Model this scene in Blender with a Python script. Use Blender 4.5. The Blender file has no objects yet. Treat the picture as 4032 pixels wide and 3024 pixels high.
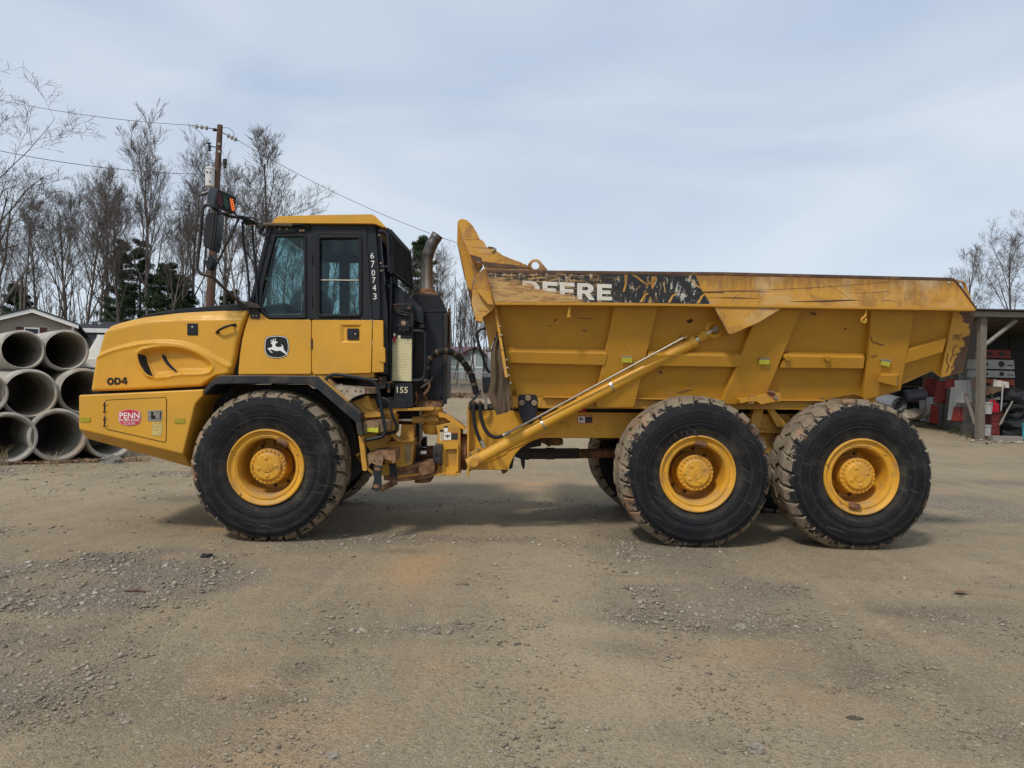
import bpy, bmesh, math, random
import numpy as np
from mathutils import Vector, Matrix, noise as mnoise
from mathutils.geometry import tessellate_polygon
R = math.radians
scene = bpy.context.scene
COL = scene.collection

# ------------------------------------------------------------------ camera
CAM = Vector((0.0, -7.71, 1.70))
ROLL = R(1.26)
cd = bpy.data.cameras.new('camera')
cam = bpy.data.objects.new('camera', cd)
COL.objects.link(cam)
rt = Vector((math.cos(ROLL), 0, math.sin(ROLL)))
up = Vector((-math.sin(ROLL), 0, math.cos(ROLL)))
fw = Vector((0, 1, 0))
cam.matrix_world = Matrix(((rt.x, up.x, -fw.x, CAM.x), (rt.y, up.y, -fw.y, CAM.y),
                           (rt.z, up.z, -fw.z, CAM.z), (0, 0, 0, 1)))
FPX = 2916.5                       # focal length in pixels of the 4032 px wide photograph
cd.sensor_width = 36.0
cd.lens = 36.0 * FPX / 4032.0
cd.clip_start = 0.05
cd.clip_end = 3000
scene.camera = cam

# ------------------------------------------------------------------ sky and sun
SUN_DIR = Vector((-0.34, -0.54, 0.77)).normalized()      # towards the sun
el = math.asin(SUN_DIR.z)
az = math.atan2(SUN_DIR.x, SUN_DIR.y)
world = bpy.data.worlds.new('World')
scene.world = world
world.use_nodes = True
wn, wl = world.node_tree.nodes, world.node_tree.links
for n in list(wn):
    wn.remove(n)
wout = wn.new('ShaderNodeOutputWorld')
bg1 = wn.new('ShaderNodeBackground'); bg1.inputs['Strength'].default_value = 0.09
sky = wn.new('ShaderNodeTexSky'); sky.sky_type = 'NISHITA'; sky.sun_disc = False
sky.sun_elevation = el; sky.sun_rotation = az
sky.air_density = 1.0; sky.dust_density = 1.5; sky.ozone_density = 1.2
wl.new(sky.outputs[0], bg1.inputs['Color'])
tc = wn.new('ShaderNodeTexCoord')
mp = wn.new('ShaderNodeMapping'); mp.inputs['Scale'].default_value = (1.0, 1.0, 3.2)
wl.new(tc.outputs['Generated'], mp.inputs['Vector'])
n1 = wn.new('ShaderNodeTexNoise'); n1.inputs['Scale'].default_value = 1.75
n1.inputs['Detail'].default_value = 3.5; n1.inputs['Roughness'].default_value = 0.46
n1.inputs['Distortion'].default_value = 0.7
wl.new(mp.outputs[0], n1.inputs['Vector'])
cr = wn.new('ShaderNodeValToRGB')
cr.color_ramp.elements[0].position = 0.33; cr.color_ramp.elements[0].color = (0.395, 0.478, 0.622, 1)
cr.color_ramp.elements[1].position = 0.66; cr.color_ramp.elements[1].color = (0.580, 0.640, 0.705, 1)
e = cr.color_ramp.elements.new(0.5); e.color = (0.492, 0.562, 0.662, 1)
wl.new(n1.outputs['Fac'], cr.inputs['Fac'])
bg2 = wn.new('ShaderNodeBackground'); bg2.inputs['Strength'].default_value = 1.0
hz = wn.new('ShaderNodeSeparateXYZ'); wl.new(tc.outputs['Generated'], hz.inputs[0])
hr_ = wn.new('ShaderNodeMapRange'); wl.new(hz.outputs[2], hr_.inputs[0])
hr_.inputs[1].default_value = .02; hr_.inputs[2].default_value = .24; hr_.inputs[3].default_value = .75; hr_.inputs[4].default_value = 0.0
hm_ = wn.new('ShaderNodeMix'); hm_.data_type = 'RGBA'; wl.new(hr_.outputs[0], hm_.inputs[0]); wl.new(cr.outputs[0], hm_.inputs[6])
hm_.inputs[7].default_value = (0.565, 0.655, 0.745, 1)          # paler air towards the horizon, all round
wl.new(hm_.outputs[2], bg2.inputs['Color'])
wm = wn.new('ShaderNodeMixShader'); wm.inputs[0].default_value = 0.88
wl.new(bg1.outputs[0], wm.inputs[1]); wl.new(bg2.outputs[0], wm.inputs[2])
wl.new(wm.outputs[0], wout.inputs['Surface'])

sd = bpy.data.lights.new('sun', 'SUN')
sd.energy = 1.9; sd.angle = R(8.0); sd.color = (1.0, 0.94, 0.85)
sun = bpy.data.objects.new('sun', sd); COL.objects.link(sun)
sun.rotation_euler = SUN_DIR.to_track_quat('Z', 'Y').to_euler()
sun.location = (-20, -20, 30)

vs = scene.view_settings
vs.view_transform = 'Standard'; vs.look = 'None'; vs.exposure = 0.34; vs.gamma = 1.0
vs.use_curve_mapping = False

# ------------------------------------------------------------------ measuring the photograph
# enlarged views of the photograph: origin in photo pixels and enlargement
FR = {'A': (0, 1150, 2.2125), 'B': (300, 1150, 2.2125), 'C': (700, 700, 2.765), 'D': (900, 800, 2.0733),
      'E': (1250, 1350, 2.4578), 'F': (1750, 800, 2.0109), 'G': (2600, 1000, 1.6385), 'H': (3300, 1100, 2.0738),
      'I': (700, 1450, 2.2125), 'J': (1700, 1450, 2.765), 'K': (2250, 1500, 2.3694), 'M': (2950, 1500, 2.37),
      'N': (0, 150, 1.5086), 'O': (600, 400, 1.9513), 'P': (0, 0, 1.0), 'V': (0, 0, 0.54861)}

def pp(fr, pts):
    ox, oy, s = FR[fr]
    return [(ox + x / s, oy + y / s) for x, y in pts]

def ray(px, py):
    u = (px - 2016.0) / FPX
    v = (1512.0 - py) / FPX
    return fw + rt * u + up * v

def at(fr, x, y, Y):
    """world point seen at (x, y) of view fr, standing at world depth Y"""
    (px, py), = pp(fr, [(x, y)])
    d = ray(px, py)
    return CAM + d * ((Y - CAM.y) / d.y)

# the truck stands in its own frame: x to its rear, y across (near wheels 0, far wheels TW), z up
T_LOC = Vector((-2.46, -0.05, 0.0)); YAW = R(2.0); TW = 2.9
T_M = Matrix.Translation(T_LOC) @ Matrix.Rotation(YAW, 4, 'Z')
T_I = T_M.inverted()
C_L = T_I @ CAM

class Pl:
    """a plane in the truck frame; n points outwards"""
    def __init__(s, o, n, ex=(1, 0, 0)):
        s.o = Vector(o); s.n = Vector(n).normalized()
        s.ex = Vector(ex).normalized(); s.ez = s.ex.cross(-s.n).normalized() * -1
        if s.ez.z < 0: s.ez = -s.ez
    def off(s, d):
        q = Pl(s.o + s.n * d, s.n, s.ex); return q
    def hit(s, px, py):
        d = T_I.to_3x3() @ ray(px, py)
        t = (s.o - C_L).dot(s.n) / d.dot(s.n)
        return C_L + d * t
def YP(y):
    return Pl((0, y, 0), (0, -1, 0))
def plane3(a, b, c):
    n = (b - a).cross(c - a).normalized()
    if n.y > 0: n = -n
    ex = (b - a).normalized()
    return Pl(a, n, ex)
def L(fr, x, y, yy):
    (px, py), = pp(fr, [(x, y)])
    return YP(yy).hit(px, py)

# ------------------------------------------------------------------ mesh helpers
def link(name, me, mat, parent=None):
    o = bpy.data.objects.new(name, me)
    COL.objects.link(o)
    if mat is not None:
        if isinstance(mat, (list, tuple)):
            for m in mat: me.materials.append(m)
        else:
            me.materials.append(mat)
    if parent is not None: o.parent = parent
    return o
def finish(name, bm, mat, parent=None, smooth=35, wn_mod=False):
    bmesh.ops.recalc_face_normals(bm, faces=bm.faces)
    me = bpy.data.meshes.new(name); bm.to_mesh(me); bm.free()
    if smooth:
        me.polygons.foreach_set('use_smooth', [True] * len(me.polygons))
        me.set_sharp_from_angle(angle=R(smooth))
    o = link(name, me, mat, parent)
    if wn_mod:
        m = o.modifiers.new('wn', 'WEIGHTED_NORMAL'); m.weight = 90; m.keep_sharp = True
    return o
def pydata(name, v, f, mat, parent=None, smooth=0):
    me = bpy.data.meshes.new(name); me.from_pydata([tuple(p) for p in v], [], f); me.update()
    if smooth:
        me.polygons.foreach_set('use_smooth', [True] * len(me.polygons))
        me.set_sharp_from_angle(angle=R(smooth))
    return link(name, me, mat, parent)
def empty(name, loc=(0, 0, 0), parent=None, rz=0):
    o = bpy.data.objects.new(name, None); COL.objects.link(o)
    o.location = loc; o.rotation_euler = (0, 0, rz); o.empty_display_size = 0.2
    if parent: o.parent = parent
    return o
def tag(o, label, cat=None, group=None, kind=None):
    if label: o['label'] = label
    if cat: o['category'] = cat
    if group: o['group'] = group
    if kind: o['kind'] = kind
    return o
def bevel_bm(bm, bev, seg=2, ang=30):
    es = [e for e in bm.edges if len(e.link_faces) == 2 and e.calc_face_angle(0) > R(ang)]
    if es and bev > 0:
        bmesh.ops.bevel(bm, geom=es, offset=bev, offset_type='OFFSET', segments=seg, profile=0.5,
                        affect='EDGES', clamp_overlap=True)
def prism3(name, front, vec, mat, parent=None, bev=0.0, holes=(), seg=2):
    """front: loop of points; extruded by vec"""
    bm = bmesh.new(); vec = Vector(vec)
    loops = [front] + list(holes)
    fv = [[bm.verts.new(p) for p in lp] for lp in loops]
    bv = [[bm.verts.new(Vector(p) + vec) for p in lp] for lp in loops]
    for a, b in zip(fv, bv):
        n = len(a)
        for i in range(n):
            j = (i + 1) % n
            bm.faces.new((a[i], a[j], b[j], b[i]))
    if holes:
        tris = tessellate_polygon([[Vector(p) for p in lp] for lp in loops])
        fa = [v for lp in fv for v in lp]; ba = [v for lp in bv for v in lp]
        for t in tris:
            try:
                bm.faces.new([fa[i] for i in t]); bm.faces.new([ba[i] for i in t])
            except ValueError:
                pass
    else:
        bm.faces.new(fv[0]); bm.faces.new(bv[0][::-1])
    bmesh.ops.recalc_face_normals(bm, faces=bm.faces)
    if bev: bevel_bm(bm, bev, seg)
    return finish(name, bm, mat, parent, smooth=40, wn_mod=bool(bev))
def plate(name, fr, pts, pl, thick, mat, parent=None, bev=0.0, holes=(), seg=2):
    """outline measured in view fr, standing on plane pl, thick behind it"""
    if not isinstance(pl, Pl): pl = YP(pl)
    fp = [pl.hit(*p) for p in pp(fr, pts)]
    hs = [[pl.hit(*p) for p in pp(fr, h)] for h in holes]
    return prism3(name, fp, -pl.n * thick, mat, parent, bev, hs, seg)
def rrect(x0, y0, x1, y1, r, n=4):
    out = []
    for cx, cy, a0 in ((x1 - r, y0 + r, -90), (x1 - r, y1 - r, 0), (x0 + r, y1 - r, 90), (x0 + r, y0 + r, 180)):
        for i in range(n + 1):
            a = R(a0 + 90 * i / n); out.append((cx + r * math.cos(a), cy + r * math.sin(a)))
    return out
def rpoly(pts, r, n=3):
    """polygon with rounded corners"""
    out = []; m = len(pts)
    for i in range(m):
        p0, p1, p2 = Vector(pts[i - 1]), Vector(pts[i]), Vector(pts[(i + 1) % m])
        a, b = (p0 - p1), (p2 - p1)
        rr = min(r, a.length * .45, b.length * .45)
        s, t = p1 + a.normalized() * rr, p1 + b.normalized() * rr
        for k in range(n + 1):
            u = k / n
            q = s * (1 - u) ** 2 + p1 * 2 * u * (1 - u) + t * u * u
            out.append((q.x, q.y))
    return out
def ell(cx, cy, rx, ry, n=20, rot=0):
    c, s = math.cos(R(rot)), math.sin(R(rot)); out = []
    for i in range(n):
        a = 2 * math.pi * i / n; x, y = rx * math.cos(a), ry * math.sin(a)
        out.append((cx + x * c - y * s, cy + x * s + y * c))
    return out
def hexa(name, f4, b4, mat, parent=None, bev=0.0):
    bm = bmesh.new()
    a = [bm.verts.new(p) for p in f4]; b = [bm.verts.new(p) for p in b4]
    bm.faces.new(a); bm.faces.new(b[::-1])
    for i in range(4):
        j = (i + 1) % 4
        bm.faces.new((a[i], b[i], b[j], a[j]))
    bmesh.ops.recalc_face_normals(bm, faces=bm.faces)
    if bev: bevel_bm(bm, bev, 2)
    return finish(name, bm, mat, parent, smooth=40, wn_mod=bool(bev))
def box(name, c, s, mat, parent=None, bev=0.0, rot=None):
    bm = bmesh.new(); bmesh.ops.create_cube(bm, size=1.0)
    for v in bm.verts: v.co = Vector((v.co.x * s[0], v.co.y * s[1], v.co.z * s[2]))
    if bev: bevel_bm(bm, bev, 2)
    M = Matrix.Translation(Vector(c))
    if rot: M = M @ rot.to_4x4()
    bm.transform(M)
    return finish(name, bm, mat, parent, smooth=40, wn_mod=bool(bev))
def box2(name, p0, p1, mat, parent=None, bev=0.0):
    p0, p1 = Vector(p0), Vector(p1)
    return box(name, (p0 + p1) / 2, [abs(p1[i] - p0[i]) for i in range(3)], mat, parent, bev)
def smooth_path(pts, k=6):
    pts = [Vector(p) for p in pts]
    if len(pts) < 3: return pts
    q = [pts[0] * 2 - pts[1]] + pts + [pts[-1] * 2 - pts[-2]]
    out = []
    for i in range(1, len(q) - 2):
        for j in range(k):
            t = j / k; p0, p1, p2, p3 = q[i - 1], q[i], q[i + 1], q[i + 2]
            out.append(0.5 * ((2 * p1) + (p2 - p0) * t + (2 * p0 - 5 * p1 + 4 * p2 - p3) * t * t + (3 * p1 - p0 - 3 * p2 + p3) * t ** 3))
    out.append(pts[-1]); return out
def tube_geo(pts, rad, sides=8, caps=True, base=0):
    """ring vertices and faces of a swept tube"""
    pts = [Vector(p) for p in pts]; n = len(pts)
    if not isinstance(rad, (list, tuple)): rad = [rad] * n
    V, F = [], []; prev = None
    for i in range(n):
        t = (pts[min(i + 1, n - 1)] - pts[max(i - 1, 0)])
        if t.length < 1e-9: t = Vector((0, 0, 1))
        t.normalize()
        if prev is None:
            a = Vector((0, 0, 1)) if abs(t.z) < .9 else Vector((1, 0, 0))
            u = t.cross(a).normalized()
        else:
            u = (prev - t * prev.dot(t))
            u = u.normalized() if u.length > 1e-6 else t.orthogonal().normalized()
        prev = u; w = t.cross(u)
        for k in range(sides):
            a = 2 * math.pi * k / sides
            V.append(pts[i] + (u * math.cos(a) + w * math.sin(a)) * rad[i])
    for i in range(n - 1):
        for k in range(sides):
            j = (k + 1) % sides
            F.append((base + i * sides + k, base + i * sides + j, base + (i + 1) * sides + j, base + (i + 1) * sides + k))
    if caps:
        F.append(tuple(base + k for k in range(sides))[::-1])
        F.append(tuple(base + (n - 1) * sides + k for k in range(sides)))
    return V, F
def tube(name, pts, rad, mat, parent=None, sides=10, k=0, caps=True):
    if k: pts = smooth_path(pts, k)
    V, F = tube_geo(pts, rad, sides, caps)
    return pydata(name, V, F, mat, parent, smooth=50)
def lathe_geo(prof, n=48, axis='y'):
    """prof: (radius, along) pairs revolved about an axis"""
    V, F = [], []; m = len(prof)
    for i in range(n):
        a = 2 * math.pi * i / n; c, s = math.cos(a), math.sin(a)
        for r, h in prof:
            V.append((r * c, h, r * s) if axis == 'y' else ((r * c, r * s, h) if axis == 'z' else (h, r * c, r * s)))
    for i in range(n):
        j = (i + 1) % n
        for k in range(m - 1):
            F.append((i * m + k, j * m + k, j * m + k + 1, i * m + k + 1))
    return V, F
def lathe(name, prof, mat, parent=None, n=48, axis='y', loc=(0, 0, 0), smooth=35, rot=None):
    V, F = lathe_geo(prof, n, axis)
    bm = bmesh.new()
    vs_ = [bm.verts.new(v) for v in V]
    for f in F:
        try: bm.faces.new([vs_[i] for i in f])
        except ValueError: pass
    bmesh.ops.remove_doubles(bm, verts=bm.verts, dist=1e-5)
    M = Matrix.Translation(Vector(loc))
    if rot is not None: M = M @ rot.to_4x4()
    bm.transform(M)
    return finish(name, bm, mat, parent, smooth=smooth)
def mirror_copy(o, name=None, parent=None, w=None):
    """the same piece on the far side of the truck"""
    w = TW if w is None else w
    me = o.data.copy(); me.transform(Matrix(((1, 0, 0, 0), (0, -1, 0, w), (0, 0, 1, 0), (0, 0, 0, 1)))); me.flip_normals()
    c = bpy.data.objects.new(name or o.name.split('.')[0], me); COL.objects.link(c)
    c.parent = parent or o.parent
    for m in o.modifiers:
        if m.type == 'WEIGHTED_NORMAL':
            q = c.modifiers.new('wn', 'WEIGHTED_NORMAL'); q.weight = 90; q.keep_sharp = True
    return c
def share(o, name, loc, parent, rot=None):
    c = bpy.data.objects.new(name, o.data); COL.objects.link(c); c.parent = parent; c.location = loc
    if rot is not None: c.rotation_euler = rot
    return c
def text_on(name, body, fr, corners, pl, mat, parent, bold=0.0, shear=0.0, gap=0.003, spacing=1.0):
    """lettering filled into the quad TL, TR, BR, BL measured in view fr"""
    if not isinstance(pl, Pl): pl = YP(pl)
    cu = bpy.data.curves.new(name, 'FONT'); cu.body = body; cu.offset = bold; cu.shear = shear
    cu.align_x = 'LEFT'; cu.space_character = spacing; cu.extrude = 0.0; cu.resolution_u = 3
    t = bpy.data.objects.new(name, cu); COL.objects.link(t)
    bpy.context.view_layer.update()
    me = bpy.data.meshes.new_from_object(t.evaluated_get(bpy.context.evaluated_depsgraph_get()))
    bpy.data.objects.remove(t); 
    xs = [v.co.x for v in me.vertices]; ys = [v.co.y for v in me.vertices]
    x0, x1, y0, y1 = min(xs), max(xs), min(ys), max(ys)
    q = [pl.off(gap).hit(*p) for p in pp(fr, corners)]
    for v in me.vertices:
        a = (v.co.x - x0) / (x1 - x0); b = (v.co.y - y0) / (y1 - y0)
        v.co = (q[0] * (1 - a) + q[1] * a) * b + (q[3] * (1 - a) + q[2] * a) * (1 - b)
    me.name = name
    return link(name, me, mat, parent)

def _arc(cx, cy, rx, ry, a0, a1, n=8): return [(cx + rx * math.cos(R(a0 + (a1 - a0) * i / n)), cy + ry * math.sin(R(a0 + (a1 - a0) * i / n))) for i in range(n + 1)]
GLYPH = {   # heavy block capitals in a unit box: outline, holes
    'O': (1.05, _arc(.525, .5, .525, .52, 0, 360, 28)[:-1], [_arc(.525, .5, .255, .27, 0, 360, 24)[:-1]]),
    'D': (.98, [(0, 0), (.45, 0)] + _arc(.45, .5, .53, .5, -90, 90, 14)[1:-1] + [(.45, 1), (0, 1)], [[(.27, .22), (.44, .22)] + _arc(.44, .5, .25, .28, -90, 90, 10)[1:-1] + [(.44, .78), (.27, .78)]]),
    'E': (.84, [(0, 0), (.84, 0), (.84, .23), (.28, .23), (.28, .39), (.76, .39), (.76, .61), (.28, .61), (.28, .77), (.82, .77), (.82, 1), (0, 1)], []),
    'R': (.98, [(0, 0), (.28, 0), (.28, .37), (.42, .37), (.66, 0), (.98, 0), (.70, .42)] + _arc(.58, .70, .34, .30, -60, 90, 9) + [(0, 1)], [[(.28, .58), (.50, .58)] + _arc(.50, .685, .12, .105, -80, 80, 6) + [(.50, .79), (.28, .79)]]),
    '4': (.92, [(.50, 0), (.76, 0), (.76, .2), (.92, .2), (.92, .41), (.76, .41), (.76, 1), (.46, 1), (0, .42), (0, .2), (.50, .2)], [[(.24, .41), (.50, .41), (.50, .74)]])}
def block_text(name, body, fr, corners, pl, mat, parent, gap=.09):
    """heavy lettering filled into the quad TL, TR, BR, BL measured in view fr; one mesh per letter"""
    if not isinstance(pl, Pl): pl = YP(pl)
    tot = sum(GLYPH[c][0] for c in body) + gap * (len(body) - 1); q = [pl.hit(*p) for p in pp(fr, corners)]; x = 0
    def m(u, v): return (q[0] * (1 - u) + q[1] * u) * v + (q[3] * (1 - u) + q[2] * u) * (1 - v)
    for c in body:
        w, out, holes = GLYPH[c]
        f = lambda lp: [m((x + px) / tot, py) for px, py in lp]
        prism3(name, f(out), -pl.n * .002, mat, parent, 0, [f(h) for h in holes]); x += w + gap
# ------------------------------------------------------------------ materials
class NT:
    def __init__(s, name):
        s.m = bpy.data.materials.new(name); s.m.use_nodes = True
        s.t = s.m.node_tree; s.n = s.t.nodes; s.l = s.t.links
        for x in list(s.n): s.n.remove(x)
        s.out = s.n.new('ShaderNodeOutputMaterial')
        s.b = s.n.new('ShaderNodeBsdfPrincipled')
        s.l.new(s.b.outputs[0], s.out.inputs['Surface'])
    def set(s, **k):
        for a, v in k.items():
            i = s.b.inputs[a.replace('_', ' ')]
            if isinstance(v, bpy.types.NodeSocket): s.l.new(v, i)
            else: i.default_value = (v + (1,) if isinstance(v, tuple) and len(v) == 3 else v)
        return s
    def node(s, t, **k):
        x = s.n.new(t)
        for a, v in k.items():
            if hasattr(x, a): setattr(x, a, v)
        return x
    def inp(s, x, i, v):
        if isinstance(v, bpy.types.NodeSocket): s.l.new(v, x.inputs[i])
        else:
            if isinstance(v, tuple) and len(v) == 3 and x.inputs[i].type == 'RGBA': v = v + (1,)
            x.inputs[i].default_value = v
    def coord(s, kind='Object', scale=(1, 1, 1), rot=(0, 0, 0), loc=(0, 0, 0)):
        if kind == 'Pos': c = s.node('ShaderNodeNewGeometry').outputs['Position']
        else: c = s.node('ShaderNodeTexCoord').outputs[kind]
        m = s.node('ShaderNodeMapping'); s.l.new(c, m.inputs[0])
        m.inputs['Scale'].default_value = scale; m.inputs['Rotation'].default_value = rot; m.inputs['Location'].default_value = loc
        return m.outputs[0]
    def noise(s, vec, scale, detail=4, rough=.55, dist=0.0, col=False):
        x = s.node('ShaderNodeTexNoise'); s.l.new(vec, x.inputs['Vector'])
        x.inputs['Scale'].default_value = scale; x.inputs['Detail'].default_value = detail
        x.inputs['Roughness'].default_value = rough; x.inputs['Distortion'].default_value = dist
        return x.outputs['Color' if col else 'Fac']
    def ramp(s, fac, stops):
        x = s.node('ShaderNodeValToRGB'); s.l.new(fac, x.inputs[0])
        el_ = x.color_ramp.elements
        while len(el_) < len(stops): el_.new(0.5)
        for e_, (p, c) in zip(el_, stops):
            e_.position = p
            e_.color = (c, c, c, 1) if isinstance(c, (int, float)) else tuple(c) + (1,)
        return x.outputs[0]
    def mix(s, fac, a, b, mode='MIX'):
        x = s.node('ShaderNodeMix', data_type='RGBA', blend_type=mode)
        s.inp(x, 0, fac); s.inp(x, 6, a); s.inp(x, 7, b)
        return x.outputs[2]
    def math(s, op, a, b=0.0, clamp=False):
        x = s.node('ShaderNodeMath', operation=op); x.use_clamp = clamp
        s.inp(x, 0, a); s.inp(x, 1, b); return x.outputs[0]
    def sep(s, vec):
        x = s.node('ShaderNodeSeparateXYZ'); s.l.new(vec, x.inputs[0]); return x.outputs
    def bump(s, h, strength=.3, dist=.02):
        x = s.node('ShaderNodeBump'); s.l.new(h, x.inputs['Height'])
        x.inputs['Strength'].default_value = strength; x.inputs['Distance'].default_value = dist
        s.l.new(x.outputs[0], s.b.inputs['Normal']); return s

def paint(name, c, rough=.42, dirt=(.30, .20, .11), dirt_amt=.35, rust=.0, var=.10, spec=.4, grime_scale=3.0, dust=.12, kind='Object'):
    """weathered paint: mottled colour, film of dust, chips of rust"""
    t = NT(name); co = t.coord(kind)
    a = t.noise(co, 1.3, 5, .6); b = t.noise(co, grime_scale, 7, .65, .4); g = t.noise(co, 60, 3, .5)
    lo = tuple(x * (1 - var) for x in c); hi = tuple(min(1, x * (1 + var)) for x in c)
    col = t.ramp(a, [(.3, lo), (.7, hi)])
    m = t.ramp(b, [(.48, 0.0), (.72, dirt_amt)])
    col = t.mix(m, col, dirt)
    # dust settles on faces that look up
    nz = t.sep(t.node('ShaderNodeNewGeometry').outputs['Normal'])[2]
    du = t.math('MULTIPLY', t.ramp(nz, [(.45, 0.0), (1.0, 1.0)]), t.ramp(b, [(.3, dust), (.7, dust * 3.2)]), True)
    col = t.mix(du, col, (.34, .26, .17))
    if rust > 0:
        k = t.noise(co, 9, 8, .7, .6); km = t.ramp(k, [(.70 - rust * .25, 0.0), (.74 - rust * .22, 1.0)])
        col = t.mix(km, col, t.ramp(g, [(.3, (.06, .028, .015)), (.7, (.16, .07, .03))]))
    t.set(Base_Color=col, Roughness=t.ramp(b, [(.3, rough - .06), (.75, min(1, rough + .28))]), Specular_IOR_Level=spec)
    t.bump(t.noise(co, 2.2, 3, .5), .10, .02)
    return t.m
def plain(name, c, rough=.6, metal=0.0, var=.12, scale=6.0, spec=.35, bump=.0, bscale=40, c2=None):
    t = NT(name); co = t.coord('Object')
    a = t.noise(co, scale, 6, .62)
    lo = tuple(x * (1 - var) for x in c); hi = tuple(min(1, x * (1 + var)) for x in (c2 or c))
    t.set(Base_Color=t.ramp(a, [(.32, lo), (.68, hi)]), Roughness=t.ramp(a, [(.3, max(.05, rough - .08)), (.7, min(1, rough + .08))]), Metallic=metal, Specular_IOR_Level=spec)
    if bump: t.bump(t.noise(co, bscale, 6, .65), bump, .01)
    return t.m

M = {}
Y0 = (.635, .325, .030)
M['yellow'] = paint('yellow_paint', Y0, .40, dirt=(.42, .24, .065), dirt_amt=.34, var=.10, dust=.08, grime_scale=3.6, rust=.03)
M['yellow_bed'] = paint('yellow_paint_bed', (.475, .235, .022), .36, dirt=(.30, .15, .045), dirt_amt=.34, rust=.16, var=.10, grime_scale=4, dust=.04)
M['yellow_grimy'] = paint('yellow_paint_grimy', (.54, .28, .04), .5, dirt=(.16, .09, .045), dirt_amt=.6, rust=.30, var=.12, grime_scale=5)
M['yellow_rim'] = paint('yellow_paint_rim', (.64, .325, .028), .45, dirt=(.34, .2, .08), dirt_amt=.75, rust=.36, var=.14, grime_scale=6, dust=.25, kind='Pos')
M['charcoal'] = paint('charcoal_paint', (.0125, .0155, .021), .42, dirt=(.07, .055, .04), dirt_amt=.18, var=.2, spec=.3, dust=.06)
M['charcoal_dusty'] = paint('charcoal_paint_dusty', (.015, .0175, .022), .5, dirt=(.13, .09, .055), dirt_amt=.55, var=.2, grime_scale=5, dust=.25)
M['black'] = plain('black_plastic', (.012, .013, .015), .45)
M['black_rough'] = plain('black_rubber', (.014, .014, .015), .75, bump=.2)
M['dark_metal'] = paint('dark_grimy_metal', (.022, .021, .021), .6, dirt=(.10, .06, .035), dirt_amt=.6, var=.3, grime_scale=6, dust=.2)
M['rust'] = plain('rusty_steel', (.085, .042, .022), .85, var=.5, scale=9, c2=(.20, .10, .05), bump=.6, bscale=30)
M['rust_mud'] = plain('mud_caked_steel', (.12, .062, .034), .95, var=.5, scale=8, c2=(.25, .14, .075), bump=1.0, bscale=18)
M['galv'] = plain('dusty_galvanised', (.27, .215, .15), .75, var=.3, scale=10, c2=(.36, .31, .24))
M['step_mud'] = plain('muddy_step', (.26, .165, .095), .9, var=.35, scale=9, bump=.5, bscale=25)
M['steel'] = plain('bright_steel', (.55, .52, .47), .28, 1.0, var=.2)
M['steel_line'] = plain('steel_line', (.36, .33, .28), .45, .7, var=.2)
M['white'] = plain('white_paint', (.74, .73, .70), .5, var=.05)
M['decal_black'] = plain('black_lettering', (.012, .012, .012), .45, var=.1)
M['decal_white'] = plain('white_lettering', (.80, .79, .76), .5, var=.05)
M['cream'] = plain('cream_marker', (.66, .60, .40), .7, var=.15)
M['red'] = plain('red_sticker', (.55, .022, .045), .4, var=.08)
M['lime'] = plain('lime_reflector', (.52, .50, .05), .35, var=.12, scale=30)
M['rubber_flap'] = None
M['bolt'] = plain('worn_bolt', (.30, .22, .14), .55, .5, var=.3)
M['wood_pole'] = None

# steel exhaust: heat stained
t = NT('exhaust_steel'); co = t.coord('Object'); z = t.sep(co)[2]
a = t.noise(co, 6, 6, .65)
zz = t.math('ADD', z, t.math('MULTIPLY', a, .35))
t.set(Base_Color=t.ramp(t.math('MULTIPLY', t.math('SUBTRACT', zz, 2.35), .95), [(.0, (.50, .48, .44)), (.45, (.55, .53, .48)), (.72, (.30, .26, .22)), (.98, (.10, .09, .085))]), Metallic=.6, Roughness=t.ramp(a, [(.3, .26), (.7, .48)]))
M['exhaust'] = t.m

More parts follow.
